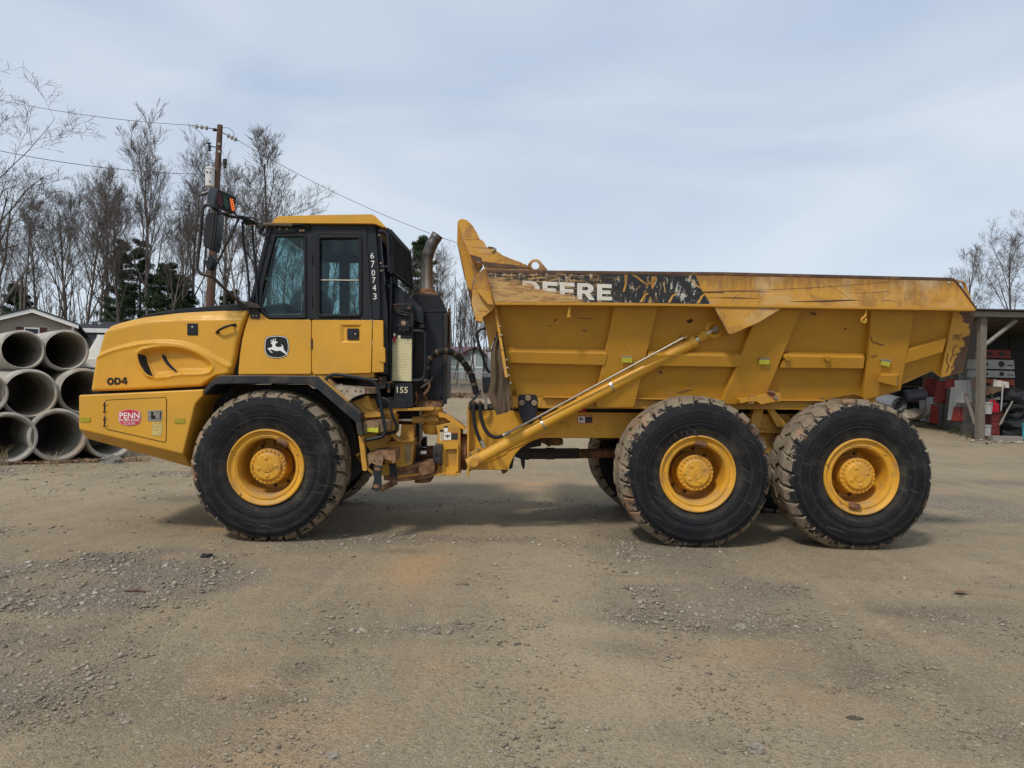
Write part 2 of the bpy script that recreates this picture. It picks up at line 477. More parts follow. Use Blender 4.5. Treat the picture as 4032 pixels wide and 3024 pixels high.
# rail of the bed: scraped paint, bare rust along the top edge, long scratches
_a, _b = L('P', 2000, 1066, .02), L('P', 3700, 1096, .02)
RAIL_S = (_a.z - _b.z) / (_b.x - _a.x); RAIL_Z = _a.z + RAIL_S * _a.x
print('rail', RAIL_Z, RAIL_S)
def rail_material():
    t = NT('scraped_rail_paint'); co = t.coord('Object')
    a = t.noise(co, 1.6, 6, .65); b = t.noise(co, 5, 8, .7, .5)
    col = t.ramp(a, [(.3, (.50, .245, .032)), (.7, (.63, .33, .058))])
    col = t.mix(t.ramp(b, [(.5, 0.0), (.72, .55)]), col, (.48, .32, .15))
    # streaks raked along the side
    st = t.noise(t.coord('Object', (.9, 1, 9), (0, R(14), 0)), 2.4, 7, .72)
    sx = t.sep(co)
    front = t.ramp(sx[0], [(.28, 1.0), (.42, 0.0)])
    fr2 = t.ramp(t.math('MULTIPLY', t.math('SUBTRACT', sx[0], 1.5), .22), [(.28, 1.0), (.45, .0)])
    k1 = t.ramp(st, [(.56, 0.0), (.64, .85)])
    k1 = t.math('MULTIPLY', k1, t.math('ADD', t.math('MULTIPLY', fr2, .9), .35), True)
    col = t.mix(k1, col, (.20, .085, .035))
    st2 = t.noise(t.coord('Object', (.45, 1, 26), (0, R(-2.2), 0), (3, 0, 1)), 1.3, 5, .6)
    col = t.mix(t.ramp(st2, [(.66, 0.0), (.69, .85)]), col, (.085, .032, .018))
    v = t.noise(t.coord('Object', (14, 1, 3)), 3, 6, .7)
    col = t.mix(t.ramp(v, [(.58, 0.0), (.70, .6)]), col, (.20, .095, .04))
    # rust creeping down from the top edge and drips below it (the rail falls gently towards the tail)
    hgt = t.math('ADD', t.math('SUBTRACT', t.math('SUBTRACT', RAIL_Z, t.math('MULTIPLY', sx[0], RAIL_S)), sx[2]), .3)
    dn_ = t.math('ADD', hgt, t.math('MULTIPLY', t.math('SUBTRACT', t.noise(t.coord('Object', (6, 1, 1.2)), 3.5, 7, .72), .5), -.45))
    col = t.mix(t.ramp(dn_, [(.20, .0), (.24, .8), (.34, .6), (.46, .0)]), col, (.165, .080, .038))
    patch = t.noise(co, 3.6, 8, .74, .7)
    col = t.mix(t.ramp(patch, [(.52, 0.0), (.62, .65)]), col, (.27, .13, .05))
    p = t.noise(co, 2.2, 4, .6)
    col = t.mix(t.ramp(p, [(.50, 0.0), (.68, .5)]), col, (.60, .46, .28))
    t.set(Base_Color=col, Roughness=t.ramp(b, [(.3, .5), (.7, .8)]), Specular_IOR_Level=.3)
    t.bump(b, .15, .01)
    return t.m
M['rail'] = rail_material()
t = NT('bare_rusted_edge'); co = t.coord('Object'); a = t.noise(co, 7, 7, .7)
t.set(Base_Color=t.ramp(a, [(.3, (.055, .034, .026)), (.55, (.12, .062, .036)), (.8, (.28, .16, .07))]), Roughness=.75, Metallic=.15)
t.bump(a, .4, .01); M['rust_edge'] = t.m
# tail of the bed: paint worn off to rust
t = NT('worn_tail_paint'); co = t.coord('Object'); a = t.noise(co, 3.0, 8, .68, .4); s3 = t.sep(co)
zz = t.math('ADD', t.math('MULTIPLY', s3[0], 1.0), t.math('MULTIPLY', a, .55))
M['worn_tail'] = t.m
WORN_TAIL = (t, zz, a)
# lettering band: black film torn into scraps
def band_material():
    t = NT('torn_black_band'); co = t.coord('Object')
    base = t.noise(t.coord('Object', (1.3, 1, 9), (0, R(12), 0)), 3.0, 7, .7)
    fine = t.noise(t.coord('Object', (9, 1, 3)), 5, 6, .7); sx = t.sep(co)[0]
    return t, base, fine, sx
M['bt'] = None

# tyres: black rubber, pale scratches, dust on the shoulder
def tyre_material():
    t = NT('tyre_rubber'); co = t.coord('Object'); s3 = t.sep(co)
    r = t.math('SQRT', t.math('ADD', t.math('MULTIPLY', s3[0], s3[0]), t.math('MULTIPLY', s3[2], s3[2])))
    ps = t.coord('Pos'); a = t.noise(ps, 4, 7, .68, .4); b = t.noise(ps, 18, 5, .65)
    col = t.ramp(a, [(.3, (.0055, .0065, .0085)), (.50, (.0095, .0105, .0125)), (.64, (.027, .0255, .024)), (.82, (.080, .066, .050))])
    # rings of dust on the moulded steps
    ring = t.noise(t.coord('Object', (.01, .01, .01)), 1)
    rr = t.node('ShaderNodeTexWave', wave_type='RINGS', rings_direction='Y'); t.l.new(co, rr.inputs['Vector'])
    rr.inputs['Scale'].default_value = 3.1; rr.inputs['Distortion'].default_value = .5; rr.inputs['Detail'].default_value = 2
    col = t.mix(t.math('MULTIPLY', t.ramp(rr.outputs['Fac'], [(.90, 0.0), (1.0, .22)]), a), col, (.13, .115, .09))
    # scratches
    for i, (ang, sc) in enumerate(((20, 5.0), (75, 6.0), (-48, 4.5), (120, 5.5))):
        w = t.noise(t.coord('Object', (1.5, .1, 26), (0, R(ang + 17), 0), (i * 3.1, 0, i)), sc * .34, 3, .5)
        mk = t.noise(ps, 2.5 + i * .4, 2, .5)
        f = t.math('MULTIPLY', t.ramp(w, [(.655, 0.0), (.675, .5)]), t.ramp(mk, [(.45, 0.0), (.6, 1.0)]))
        col = t.mix(f, col, (.125, .112, .09))
    # ragged dust on the shoulder
    sh = t.math('ADD', r, t.math('MULTIPLY', t.math('SUBTRACT', t.noise(ps, 6, 8, .75, .8), .5), .15))
    f = t.ramp(sh, [(.750, 0.0), (.764, .95)])
    hm = t.math('MULTIPLY', t.ramp(r, [(.40, .55), (.50, 0.0)]), t.ramp(a, [(.4, .2), (.7, 1.0)]))
    col = t.mix(hm, col, (.12, .097, .070))
    dust = t.ramp(b, [(.3, (.17, .13, .088)), (.7, (.30, .235, .165))])
    clay = t.ramp(t.noise(ps, 3.2, 3, .6), [(.58, 0.0), (.68, .8)])
    dust = t.mix(clay, dust, (.40, .21, .11))
    col = t.mix(f, col, dust)
    t.set(Base_Color=col, Roughness=t.ramp(a, [(.3, .62), (.7, .88)]), Specular_IOR_Level=.22)
    t.bump(b, .25, .01)
    return t.m
M['tyre'] = tyre_material()
def tread_material():
    t = NT('dusty_tread'); co = t.coord('Object'); a = t.noise(co, 5, 7, .68); b = t.noise(co, 30, 4, .6)
    col = t.ramp(a, [(.25, (.14, .11, .078)), (.55, (.25, .20, .142)), (.8, (.34, .275, .195))])
    s3 = t.sep(co)
    # the outer flank of the blocks is scuffed back to black rubber
    r = t.math('SQRT', t.math('ADD', t.math('MULTIPLY', s3[0], s3[0]), t.math('MULTIPLY', s3[2], s3[2])))
    q = t.math('ADD', r, t.math('MULTIPLY', t.math('SUBTRACT', t.noise(co, 9, 6, .7), .5), .09))
    nrm = t.sep(t.node('ShaderNodeTexCoord').outputs['Normal'])[1]
    nq = t.math('ADD', nrm, t.math('MULTIPLY', t.math('SUBTRACT', t.noise(t.coord('Pos'), 8, 7, .75), .5), .9))
    edge = t.math('MULTIPLY', t.ramp(nq, [(-.0, 0.0), (1.0, 0.0)]), 1.0)
    edge = t.math('MULTIPLY', t.math('LESS_THAN', nq, -.62), t.math('LESS_THAN', s3[1], .2))
    col = t.mix(edge, col, (.02, .0205, .022))
    clay = t.ramp(t.noise(t.coord('Pos'), 2.6, 4, .65), [(.58, 0.0), (.70, .7)])
    col = t.mix(clay, col, (.33, .17, .09))
    t.set(Base_Color=col, Roughness=.9, Specular_IOR_Level=.2); t.bump(b, .4, .01)
    return t.m
M['tread'] = tread_material()

# clear panes with a green tint: thin sheet, see-through with a sheen
def glass(name, tint, refl=1.0):
    t = NT(name)
    tr = t.node('ShaderNodeBsdfTransparent'); tr.inputs[0].default_value = tint + (1,)
    gl = t.node('ShaderNodeBsdfGlossy'); gl.inputs['Roughness'].default_value = .03
    gl.inputs['Color'].default_value = (.9, .95, .95, 1)
    lw = t.node('ShaderNodeLayerWeight'); lw.inputs['Blend'].default_value = .5
    f = t.math('MULTIPLY', t.math('ADD', t.math('MULTIPLY', t.math('POWER', lw.outputs['Facing'], 5.0), .9), .03), refl, True)
    mx = t.node('ShaderNodeMixShader'); t.l.new(f, mx.inputs[0]); t.l.new(tr.outputs[0], mx.inputs[1]); t.l.new(gl.outputs[0], mx.inputs[2])
    t.l.new(mx.outputs[0], t.out.inputs['Surface']); t.n.remove(t.b)
    return t.m
M['glass'] = glass('tinted_glass', (.70, .82, .83), .8)
M['glass_dark'] = glass('house_glass', (.02, .025, .03), 1.5)
M['lens_red'] = plain('red_lens', (.055, .006, .009), .25)
M['lens_green'] = plain('green_lens', (.008, .05, .03), .25)
t = NT('lit_amber'); t.set(Base_Color=(.9, .25, .02), Emission_Color=(1.0, .20, .02), Emission_Strength=1.1); M['amber'] = t.m
t = NT('amber_lens'); t.set(Base_Color=(.20, .03, .01), Roughness=.3); M['amber_lens'] = t.m

# leather-like flap with vertical creases
t = NT('muddy_flap'); a = t.noise(t.coord('Object', (9, 9, 1.2)), 2.4, 7, .65, .6)
t.set(Base_Color=t.ramp(a, [(.3, (.055, .038, .022)), (.55, (.115, .078, .045)), (.8, (.19, .135, .08))]), Roughness=.85); t.bump(a, .6, .03)
M['rubber_flap'] = t.m
# service sheet with rows of print
def sheet(name, paper, rows, s):
    t = NT(name); co = t.coord('Object')
    br = t.node('ShaderNodeTexBrick'); t.l.new(t.coord('Object', (1, 1, 1), (R(90), 0, 0)), br.inputs['Vector'])
    br.inputs['Scale'].default_value = s; br.inputs['Mortar Size'].default_value = .02
    br.inputs['Brick Width'].default_value = .9; br.inputs['Row Height'].default_value = .2
    n = t.noise(t.coord('Object', (60, 1, rows * 3)), 3.0, 3, .6); n2 = t.noise(co, 6, 3, .5)
    w = t.node('ShaderNodeTexWave', bands_direction='Z'); t.l.new(co, w.inputs['Vector']); w.inputs['Scale'].default_value = rows
    f = t.math('MULTIPLY', t.ramp(w.outputs['Fac'], [(.5, 0.0), (.6, 1.0)]), t.ramp(n, [(.46, 0.0), (.52, .75)]))
    f = t.math('MULTIPLY', f, t.ramp(n2, [(.35, .2), (.6, 1.0)]))
    col = t.mix(f, paper, (.05, .05, .04))
    t.set(Base_Color=col, Roughness=.5); return t.m
M['sheet'] = sheet('yellow_service_sheet', (.68, .61, .34), 17.0, 9)
M['sheet_black'] = sheet('black_notice', (.02, .02, .02), 30.0, 9)
M['sheet_red'] = sheet('red_notice', (.35, .02, .02), 60.0, 9)

# concrete
t = NT('weathered_concrete'); co = t.coord('Pos'); a = t.noise(co, 2.4, 7, .65, .3); b = t.noise(co, 25, 5, .65); c_ = t.noise(co, 1.1, 3, .5)
col = t.ramp(a, [(.28, (.29, .265, .225)), (.6, (.45, .42, .365)), (.85, (.55, .52, .46))])
col = t.mix(t.ramp(c_, [(.50, 0.0), (.66, .6)]), col, (.30, .21, .13))
col = t.mix(t.ramp(t.noise(t.coord('Pos', (1, 1, .35)), 3.2, 6, .7, .5), [(.55, 0.0), (.68, .55)]), col, (.13, .12, .10))
col = t.mix(t.ramp(b, [(.62, 0.0), (.75, .35)]), col, (.14, .125, .105))
t.set(Base_Color=col, Roughness=.9, Specular_IOR_Level=.2); t.bump(t.noise(co, 14, 8, .7), .5, .015); M['concrete'] = t.m
t = NT('pale_concrete'); co = t.coord('Object'); a = t.noise(co, 2.0, 6, .6)
t.set(Base_Color=t.ramp(a, [(.3, (.52, .50, .45)), (.7, (.68, .66, .60))]), Roughness=.85); t.bump(a, .3, .01); M['concrete_pale'] = t.m

def wood(name, c, c2, sc=(12, 12, .8), rough=.85):
    t = NT(name); a = t.noise(t.coord('Object', sc), 2.5, 7, .68, .5)
    t.set(Base_Color=t.ramp(a, [(.3, c), (.7, c2)]), Roughness=rough, Specular_IOR_Level=.2); t.bump(a, .5, .01); return t.m
M['wood_pole'] = wood('creosoted_pole', (.055, .032, .022), (.15, .092, .065))
M['wood_grey'] = wood('weathered_timber', (.10, .082, .065), (.22, .19, .155))
M['wood_beam'] = wood('grey_fascia_timber', (.17, .155, .135), (.30, .28, .25), (.8, 12, 12))
M['bark'] = wood('bark', (.058, .048, .041), (.15, .124, .105), (7, 7, 1.2))
M['bark_pale'] = wood('pale_bark', (.10, .086, .073), (.22, .19, .162), (7, 7, 1.2))
M['twig'] = plain('twigs', (.135, .112, .098), .85, var=.3)
M['twig_dark'] = plain('dark_twigs', (.098, .081, .070), .85, var=.3)
t = NT('pine_needles'); co = t.coord('Object'); a = t.noise(co, 2.0, 4, .6)
t.set(Base_Color=t.ramp(a, [(.3, (.018, .032, .016)), (.7, (.055, .085, .035))]), Roughness=.7, Specular_IOR_Level=.2); M['needles'] = t.m
t = NT('brown_scrub'); co = t.coord('Object'); a = t.noise(co, .9, 4, .6)
t.set(Base_Color=t.ramp(a, [(.3, (.035, .034, .022)), (.6, (.072, .06, .042)), (.8, (.11, .075, .05))]), Roughness=.9); M['scrub'] = t.m
def siding(name, c, step):
    return plain(name, c, .6, var=.06, scale=1.5)
M['siding_tan'] = siding('tan_siding', (.27, .235, .19), .1)
M['siding_grey'] = siding('grey_siding', (.24, .235, .235), .1)
M['siding_green'] = siding('sage_siding', (.30, .36, .345), .1)
M['shingle'] = plain('dark_shingles', (.035, .036, .042), .85, var=.25, scale=8)
M['roof_maroon'] = plain('maroon_roof', (.13, .055, .065), .5, var=.1)
M['maroon'] = plain('maroon_shutter', (.06, .014, .018), .5)
M['plastic_white'] = plain('white_plastic', (.36, .355, .34), .45, var=.12, scale=3)
M['plastic_red'] = plain('faded_red_plastic', (.20, .028, .020), .5, var=.2, scale=3)
M['plastic_orange'] = plain('orange_plastic', (.33, .062, .022), .5, var=.2, scale=3)
M['plastic_jerry'] = plain('red_can_plastic', (.42, .012, .03), .35)
M['teal'] = plain('turquoise_plastic', (.05, .32, .38), .4)
M['cardboard'] = plain('cardboard', (.33, .22, .12), .85)
M['tarp'] = plain('black_tarp', (.018, .018, .02), .4, bump=.8, bscale=9)
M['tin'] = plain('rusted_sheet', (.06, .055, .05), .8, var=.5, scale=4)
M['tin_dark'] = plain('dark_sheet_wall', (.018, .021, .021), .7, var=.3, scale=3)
M['galv_mesh'] = plain('galvanised_wire', (.30, .30, .30), .5, .6)
M['grass_dry'] = plain('dry_grass', (.24, .18, .095), .9, var=.3)
M['grass_green'] = plain('weeds', (.075, .095, .03), .9, var=.4)
M['leaf'] = plain('fallen_leaf', (.17, .09, .05), .8, var=.3, scale=20)
M['porcelain'] = plain('grey_porcelain', (.36, .35, .34), .3)
M['wire'] = plain('wire', (.05, .05, .055), .5)
# ------------------------------------------------------------------ the ground
def vnoise(x, y, seed=0):
    """smooth value noise on arrays"""
    xi = np.floor(x).astype(np.int64); yi = np.floor(y).astype(np.int64)
    xf = x - xi; yf = y - yi
    u = xf * xf * (3 - 2 * xf); v = yf * yf * (3 - 2 * yf)
    def h(a, b):
        n = (a * 374761393 + b * 668265263 + seed * 1442695041) & 0x7fffffff
        n = ((n ^ (n >> 13)) * 1274126177) & 0x7fffffff
        return ((n ^ (n >> 16)) & 0xffff) / 65535.0
    return (h(xi, yi) * (1 - u) + h(xi + 1, yi) * u) * (1 - v) + (h(xi, yi + 1) * (1 - u) + h(xi + 1, yi + 1) * u) * v
def fbm(x, y, o=4, seed=0):
    s = 0.0; a = .5
    for k in range(o):
        s = s + a * vnoise(x * 2 ** k, y * 2 ** k, seed + k * 17); a *= .5
    return s / (1 - .5 ** o)
def terrain(x, y):
    """height of the yard: level where the truck stands, rising gently behind"""
    d = np.maximum(0.0, y - 9.0)
    z = .040 * d * (1 - np.exp(-d / 14.0))
    z = np.where(y > 75, z + (y - 75) * .01, z)
    return z
def gz(x, y): return float(terrain(np.array(float(x)), np.array(float(y))))
def gravel_mask(x, y):
    """where loose stone lies: a bed by the front wheel, streaks elsewhere"""
    m = fbm(x * .55 + 3.1, y * .8 + 1.7, 4, 5)
    a = np.clip((m - .50) * 5.0, 0, 1) * .55
    # the big patch in front of and left of the front wheel
    d = ((x + 3.9) / 1.9) ** 2 + ((y + 1.55) / 1.05) ** 2
    a = np.maximum(a, np.clip((1.25 - d) * .7 + (fbm(x * 1.3, y * 1.3, 4, 9) - .5) * 2.2, 0, 1) * .9)
    d = ((x + 3.4) / 1.6) ** 2 + ((y + 3.9) / 1.3) ** 2
    a = np.maximum(a, np.clip(1.0 - d + (fbm(x * 1.5, y * 1.5, 3, 19) - .5) * 1.6, 0, 1) * .6)
    # a streak right of centre
    d = ((x + .2) / 1.0) ** 2 + ((y + 2.5 - .2 * x) / .16) ** 2
    a = np.maximum(a, np.clip(1.0 - d + (fbm(x * 2.5, y * 2.5, 3, 29) - .5) * 1.2, 0, 1) * .8)
    # packed wheel tracks stay bare
    t1 = np.exp(-((x - .35 - .10 * y) / .55) ** 2) * (y < -1.2); t2 = np.exp(-((x - 2.2 + .1 * y) / .5) ** 2) * (y < -2.5)
    return np.clip(a * (1 - .7 * t1) * (1 - .5 * t2), 0, 1)
def spaced(lo, hi, step, far):
    a = list(np.arange(lo, hi + 1e-6, step)); s = step; v = hi; u = lo; R_, L_ = [], []
    while v < far: s *= 1.16; v += s; R_.append(v)
    s = step
    while u > -far: s *= 1.16; u -= s; L_.append(u)
    return np.array(L_[::-1] + a + R_)
gx = spaced(-8.5, 8.5, .055, 700.0); gy = spaced(-7.2, 6.0, .055, 700.0)
GX, GY = np.meshgrid(gx, gy)
GZ = terrain(GX, GY)
near = np.clip(1.6 - np.maximum(np.abs(GX) / 14.0, np.abs(GY) / 16.0), 0, 1)
GM = gravel_mask(GX, GY)
rut = .006 * np.sin((GX + .12 * GY + .6 * (fbm(GX * .3, GY * .15, 2, 44) - .5)) * 5.2) * (fbm(GX * .5, GY * .25, 2, 45)) * (GY < -.3) + .018 * (fbm(GX * .7, GY * 1.1, 3, 41) - .5) + .010 * (fbm(GX * 3.2, GY * 3.2, 3, 51) - .5) + .006 * (vnoise(GX * 14, GY * 14, 61) - .5) * (0.5 + GM) + .005 * GM
GZ = GZ + rut * near
nx, ny = len(gx), len(gy)
gv = np.stack([GX.ravel(), GY.ravel(), GZ.ravel()], 1)
ii, jj = np.meshgrid(np.arange(nx - 1), np.arange(ny - 1))
q = (jj * nx + ii).ravel(); gf = np.stack([q, q + 1, q + nx + 1, q + nx], 1)
me = bpy.data.meshes.new('ground')
me.vertices.add(len(gv)); me.vertices.foreach_set('co', gv.ravel().astype(np.float32))
me.loops.add(gf.size); me.loops.foreach_set('vertex_index', gf.ravel().astype(np.int32))
me.polygons.add(len(gf)); me.polygons.foreach_set('loop_start', np.arange(0, gf.size, 4, dtype=np.int32)); me.polygons.foreach_set('loop_total', np.full(len(gf), 4, dtype=np.int32))
me.update(); me.validate()
me.polygons.foreach_set('use_smooth', [True] * len(me.polygons))
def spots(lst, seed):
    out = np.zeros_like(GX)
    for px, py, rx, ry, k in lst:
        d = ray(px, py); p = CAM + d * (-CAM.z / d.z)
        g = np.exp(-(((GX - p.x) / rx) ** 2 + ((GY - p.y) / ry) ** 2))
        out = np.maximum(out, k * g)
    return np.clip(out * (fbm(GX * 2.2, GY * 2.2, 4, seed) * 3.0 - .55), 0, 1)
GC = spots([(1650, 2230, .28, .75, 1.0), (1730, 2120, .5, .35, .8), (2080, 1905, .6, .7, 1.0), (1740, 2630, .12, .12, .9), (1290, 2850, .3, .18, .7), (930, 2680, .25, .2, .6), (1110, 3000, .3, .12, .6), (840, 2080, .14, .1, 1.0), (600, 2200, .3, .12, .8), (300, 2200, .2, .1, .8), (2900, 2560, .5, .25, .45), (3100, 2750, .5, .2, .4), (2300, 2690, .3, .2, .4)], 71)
GD = spots([(1500, 1930, 1.2, .9, .9), (2150, 2030, .9, .5, .8), (2500, 2020, .7, .5, .8), (1550, 2170, .35, .12, .9), (1370, 2500, .3, .14, .8), (1180, 2640, .12, .14, 1.0), (1090, 2760, .2, .08, .8), (3550, 2410, .7, .22, .9), (3800, 2400, .4, .2, .7), (2550, 2440, .5, .2, .6), (2950, 2480, .8, .16, .6), (3450, 2680, .5, .5, .6), (700, 1960, .5, .35, .9), (300, 2750, .8, .3, .6), (120, 2500, .7, .4, .6), (3900, 2900, .4, .2, .7), (2450, 2560, .4, .2, .5), (2850, 2900, .5, .15, .6)], 83)  # damp patches in the open; plain darkening under the truck and beside the wheels
GL = np.clip((np.exp(-((GX - .45) / .85) ** 2) * (GY < 1.5) + .8 * np.exp(-((GX - 2.9 + .25 * GY) / .6) ** 2) * (GY < -1) + .7 * np.exp(-((GY - 3.2) / 1.2) ** 2) * (GX < -2.5)) * (fbm(GX * 1.1, GY * .7, 4, 95) * 2.2 - .5), 0, 1)
for nm_, ar_ in (('clay', GC), ('damp_dark', GD), ('lane', GL)):
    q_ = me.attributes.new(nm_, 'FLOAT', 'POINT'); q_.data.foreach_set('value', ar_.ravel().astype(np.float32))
at_ = me.attributes.new('gravel', 'FLOAT', 'POINT'); at_.data.foreach_set('value', GM.ravel().astype(np.float32))
t = NT('yard_dirt'); co = t.coord('Pos')
ga = t.node('ShaderNodeAttribute', attribute_name='gravel').outputs['Fac']
big = t.noise(t.coord('Pos', (.30, .55, 1)), 1.0, 5, .6, .3); md = t.noise(t.coord('Pos', (1, 1.5, 1)), 1.7, 6, .65, .4); fi_ = t.noise(co, 14, 6, .7); gr = t.noise(co, 70, 4, .7); gr2 = t.noise(co, 190, 2, .6)
col = t.ramp(big, [(.30, (.232, .178, .108)), (.5, (.330, .257, .157)), (.72, (.405, .318, .197))])
col = t.mix(t.ramp(md, [(.42, .0), (.68, .55)]), col, (.200, .165, .117))
trk = t.noise(t.coord('Pos', (2.6, .22, 1), (0, 0, R(-9))), 1.6, 5, .6, .2)
col = t.mix(t.ramp(trk, [(.47, 0.0), (.66, .5)]), col, (.43, .34, .206))
clay = t.math('MULTIPLY', t.ramp(t.noise(t.coord('Pos', (.9, .6, 1), (0, 0, .2), (4.3, 1.1, 0)), 1.15, 5, .65, .5), [(.60, 0.0), (.70, .75)]), t.ramp(fi_, [(.38, .15), (.62, 1.0)]))
col = t.mix(clay, col, (.45, .275, .15))
dk = t.math('MULTIPLY', t.ramp(t.noise(t.coord('Pos', (.8, 1.6, 1), (0, 0, 0), (1.0, 7.7, 0)), 1.3, 5, .65, .3), [(.60, 0.0), (.72, .8)]), t.ramp(fi_, [(.36, .25), (.6, 1.0)]))
col = t.mix(dk, col, (.105, .092, .078))
col = t.mix(t.math('MULTIPLY', t.node('ShaderNodeAttribute', attribute_name='lane').outputs['Fac'], .75), col, (.445, .357, .228))
col = t.mix(t.math('MULTIPLY', t.node('ShaderNodeAttribute', attribute_name='clay').outputs['Fac'], .9), col, (.50, .30, .145))
col = t.mix(t.math('MULTIPLY', t.node('ShaderNodeAttribute', attribute_name='damp_dark').outputs['Fac'], .70), col, (.105, .086, .068))
# crushed stone mixed in
vo = t.node('ShaderNodeTexVoronoi'); t.l.new(co, vo.inputs['Vector']); vo.inputs['Scale'].default_value = 48
vo2 = t.node('ShaderNodeTexVoronoi'); t.l.new(co, vo2.inputs['Vector']); vo2.inputs['Scale'].default_value = 110
stc = t.ramp(t.sep(vo.outputs['Color'])[0], [(.2, (.15, .138, .118)), (.55, (.29, .265, .225)), (.9, (.44, .415, .37))])
stc = t.mix(t.ramp(vo.outputs['Distance'], [(.25, 0.0), (.6, .8)]), stc, (.075, .062, .05))
# packed pebbles everywhere: each cell its own tone
pc = t.ramp(t.sep(vo.outputs['Color'])[1], [(.1, (.15, .12, .083)), (.5, (.31, .245, .158)), (.9, (.475, .388, .27))])
pm = t.math('MULTIPLY', t.ramp(t.sep(vo.outputs['Color'])[2], [(.45, 0.0), (.75, .55)]), t.ramp(md, [(.3, .35), (.65, 1.0)]))
col = t.mix(pm, col, pc)
pc2 = t.ramp(t.sep(vo2.outputs['Color'])[1], [(.1, (.155, .124, .086)), (.5, (.31, .245, .158)), (.9, (.485, .40, .285))])
col = t.mix(t.ramp(t.sep(vo2.outputs['Color'])[2], [(.5, 0.0), (.8, .45)]), col, pc2)
gk = t.math('ADD', ga, t.math('MULTIPLY', t.math('SUBTRACT', fi_, .55), .7), True)
col = t.mix(t.math('MULTIPLY', t.ramp(gk, [(.15, 0.0), (.75, .8)]), 1.0), col, stc)
col = t.mix(t.ramp(gr, [(.28, .7), (.48, .0)]), col, (.115, .095, .068))
col = t.mix(t.ramp(gr2, [(.52, .0), (.68, .55)]), col, (.42, .375, .29))
# beyond the yard: dead grass and leaf litter
yy = t.sep(co)[1]
far = t.ramp(t.math('ADD', t.math('MULTIPLY', yy, .02), t.math('MULTIPLY', t.math('SUBTRACT', md, .5), .25)), [(.72, 0.0), (.80, 1.0)])
gcol = t.ramp(t.noise(t.coord('Pos', (.5, .2, 1)), 2.0, 6, .7), [(.3, (.13, .10, .065)), (.6, (.22, .17, .11)), (.8, (.27, .23, .18))])
col = t.mix(far, col, gcol)
t.set(Base_Color=col, Roughness=.95, Specular_IOR_Level=.12)
h = t.math('ADD', t.math('MULTIPLY', fi_, 1.0), t.math('MULTIPLY', gr, .55))
h = t.math('ADD', h, t.math('MULTIPLY', t.math('SUBTRACT', 1.0, vo.outputs['Distance']), t.math('MULTIPLY', ga, .6)))
h = t.math('ADD', h, t.math('MULTIPLY', t.math('SUBTRACT', 1.0, vo2.outputs['Distance']), .35))
h = t.math('ADD', h, t.math('MULTIPLY', t.math('MULTIPLY', t.math('SUBTRACT', 1.0, vo.outputs['Distance']), pm), .8))
t.bump(h, .85, .022)
M['dirt'] = t.m
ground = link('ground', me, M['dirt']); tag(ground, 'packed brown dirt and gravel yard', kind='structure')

# loose crushed stone lying on the yard
rg = np.random.default_rng(7)
def stone_field(n_try, x0, x1, y0, y1, smin, smax, seed, power, bias):
    r = np.random.default_rng(seed)
    x = r.uniform(x0, x1, n_try); y = r.uniform(y0, y1, n_try)
    m = gravel_mask(x, y) + bias
    k = r.uniform(0, 1, n_try) < m ** power
    x, y = x[k], y[k]; n = len(x)
    s = smin + (smax - smin) * r.uniform(0, 1, n) ** 4.0
    return x, y, s, r
BASE = np.array([(1, .15, -.1), (.45, .85, .05), (-.6, .75, -.12), (-1, -.1, .08), (-.4, -.9, -.05), (.65, -.7, .1), (.3, .25, .85), (-.35, -.15, .95), (.1, -.45, .7), (0, 0, -.6)])
BF = np.array([(0, 1, 6), (1, 2, 6), (2, 7, 6), (2, 3, 7), (3, 4, 7), (4, 8, 7), (4, 5, 8), (5, 0, 8), (0, 6, 8), (6, 7, 8), (1, 0, 9), (2, 1, 9), (3, 2, 9), (4, 3, 9), (5, 4, 9), (0, 5, 9)])
def build_stones(name, sets, mat):
    VV, FF, CC, off = [], [], [], 0
    for x, y, s, r in sets:
        n = len(x)
        b = BASE[None] * (1 + r.uniform(-.35, .35, (n, len(BASE), 3)))
        b = b * np.stack([r.uniform(.7, 1.25, n), r.uniform(.6, 1.0, n), r.uniform(.35, .7, n)], 1)[:, None, :] * s[:, None, None]
        a = r.uniform(0, 2 * np.pi, n); c, sn = np.cos(a), np.sin(a)
        X = b[..., 0] * c[:, None] - b[..., 1] * sn[:, None]; Y = b[..., 0] * sn[:, None] + b[..., 1] * c[:, None]
        z0 = terrain(x, y) + .018 * (fbm(x * .7, y * 1.1, 3, 41) - .5) + .005 * gravel_mask(x, y) + s * .07
        V = np.stack([X + x[:, None], Y + y[:, None], b[..., 2] + z0[:, None]], 2).reshape(-1, 3)
        F = (BF[None] + (np.arange(n) * len(BASE))[:, None, None] + off).reshape(-1, 3)
        off += n * len(BASE); VV.append(V); FF.append(F); CC.append(np.repeat(r.uniform(0, 1, n), len(BASE)))
    V = np.concatenate(VV); F = np.concatenate(FF); C = np.concatenate(CC)
    me = bpy.data.meshes.new(name)
    me.vertices.add(len(V)); me.vertices.foreach_set('co', V.ravel().astype(np.float32))
    me.loops.add(F.size); me.loops.foreach_set('vertex_index', F.ravel().astype(np.int32))
    me.polygons.add(len(F)); me.polygons.foreach_set('loop_start', np.arange(0, F.size, 3, dtype=np.int32)); me.polygons.foreach_set('loop_total', np.full(len(F), 3, dtype=np.int32))
    me.update(); me.validate()
    a = me.attributes.new('tone', 'FLOAT', 'POINT'); a.data.foreach_set('value', C.astype(np.float32))
    return link(name, me, mat)
t = NT('crushed_stone'); tn = t.node('ShaderNodeAttribute', attribute_name='tone').outputs['Fac']
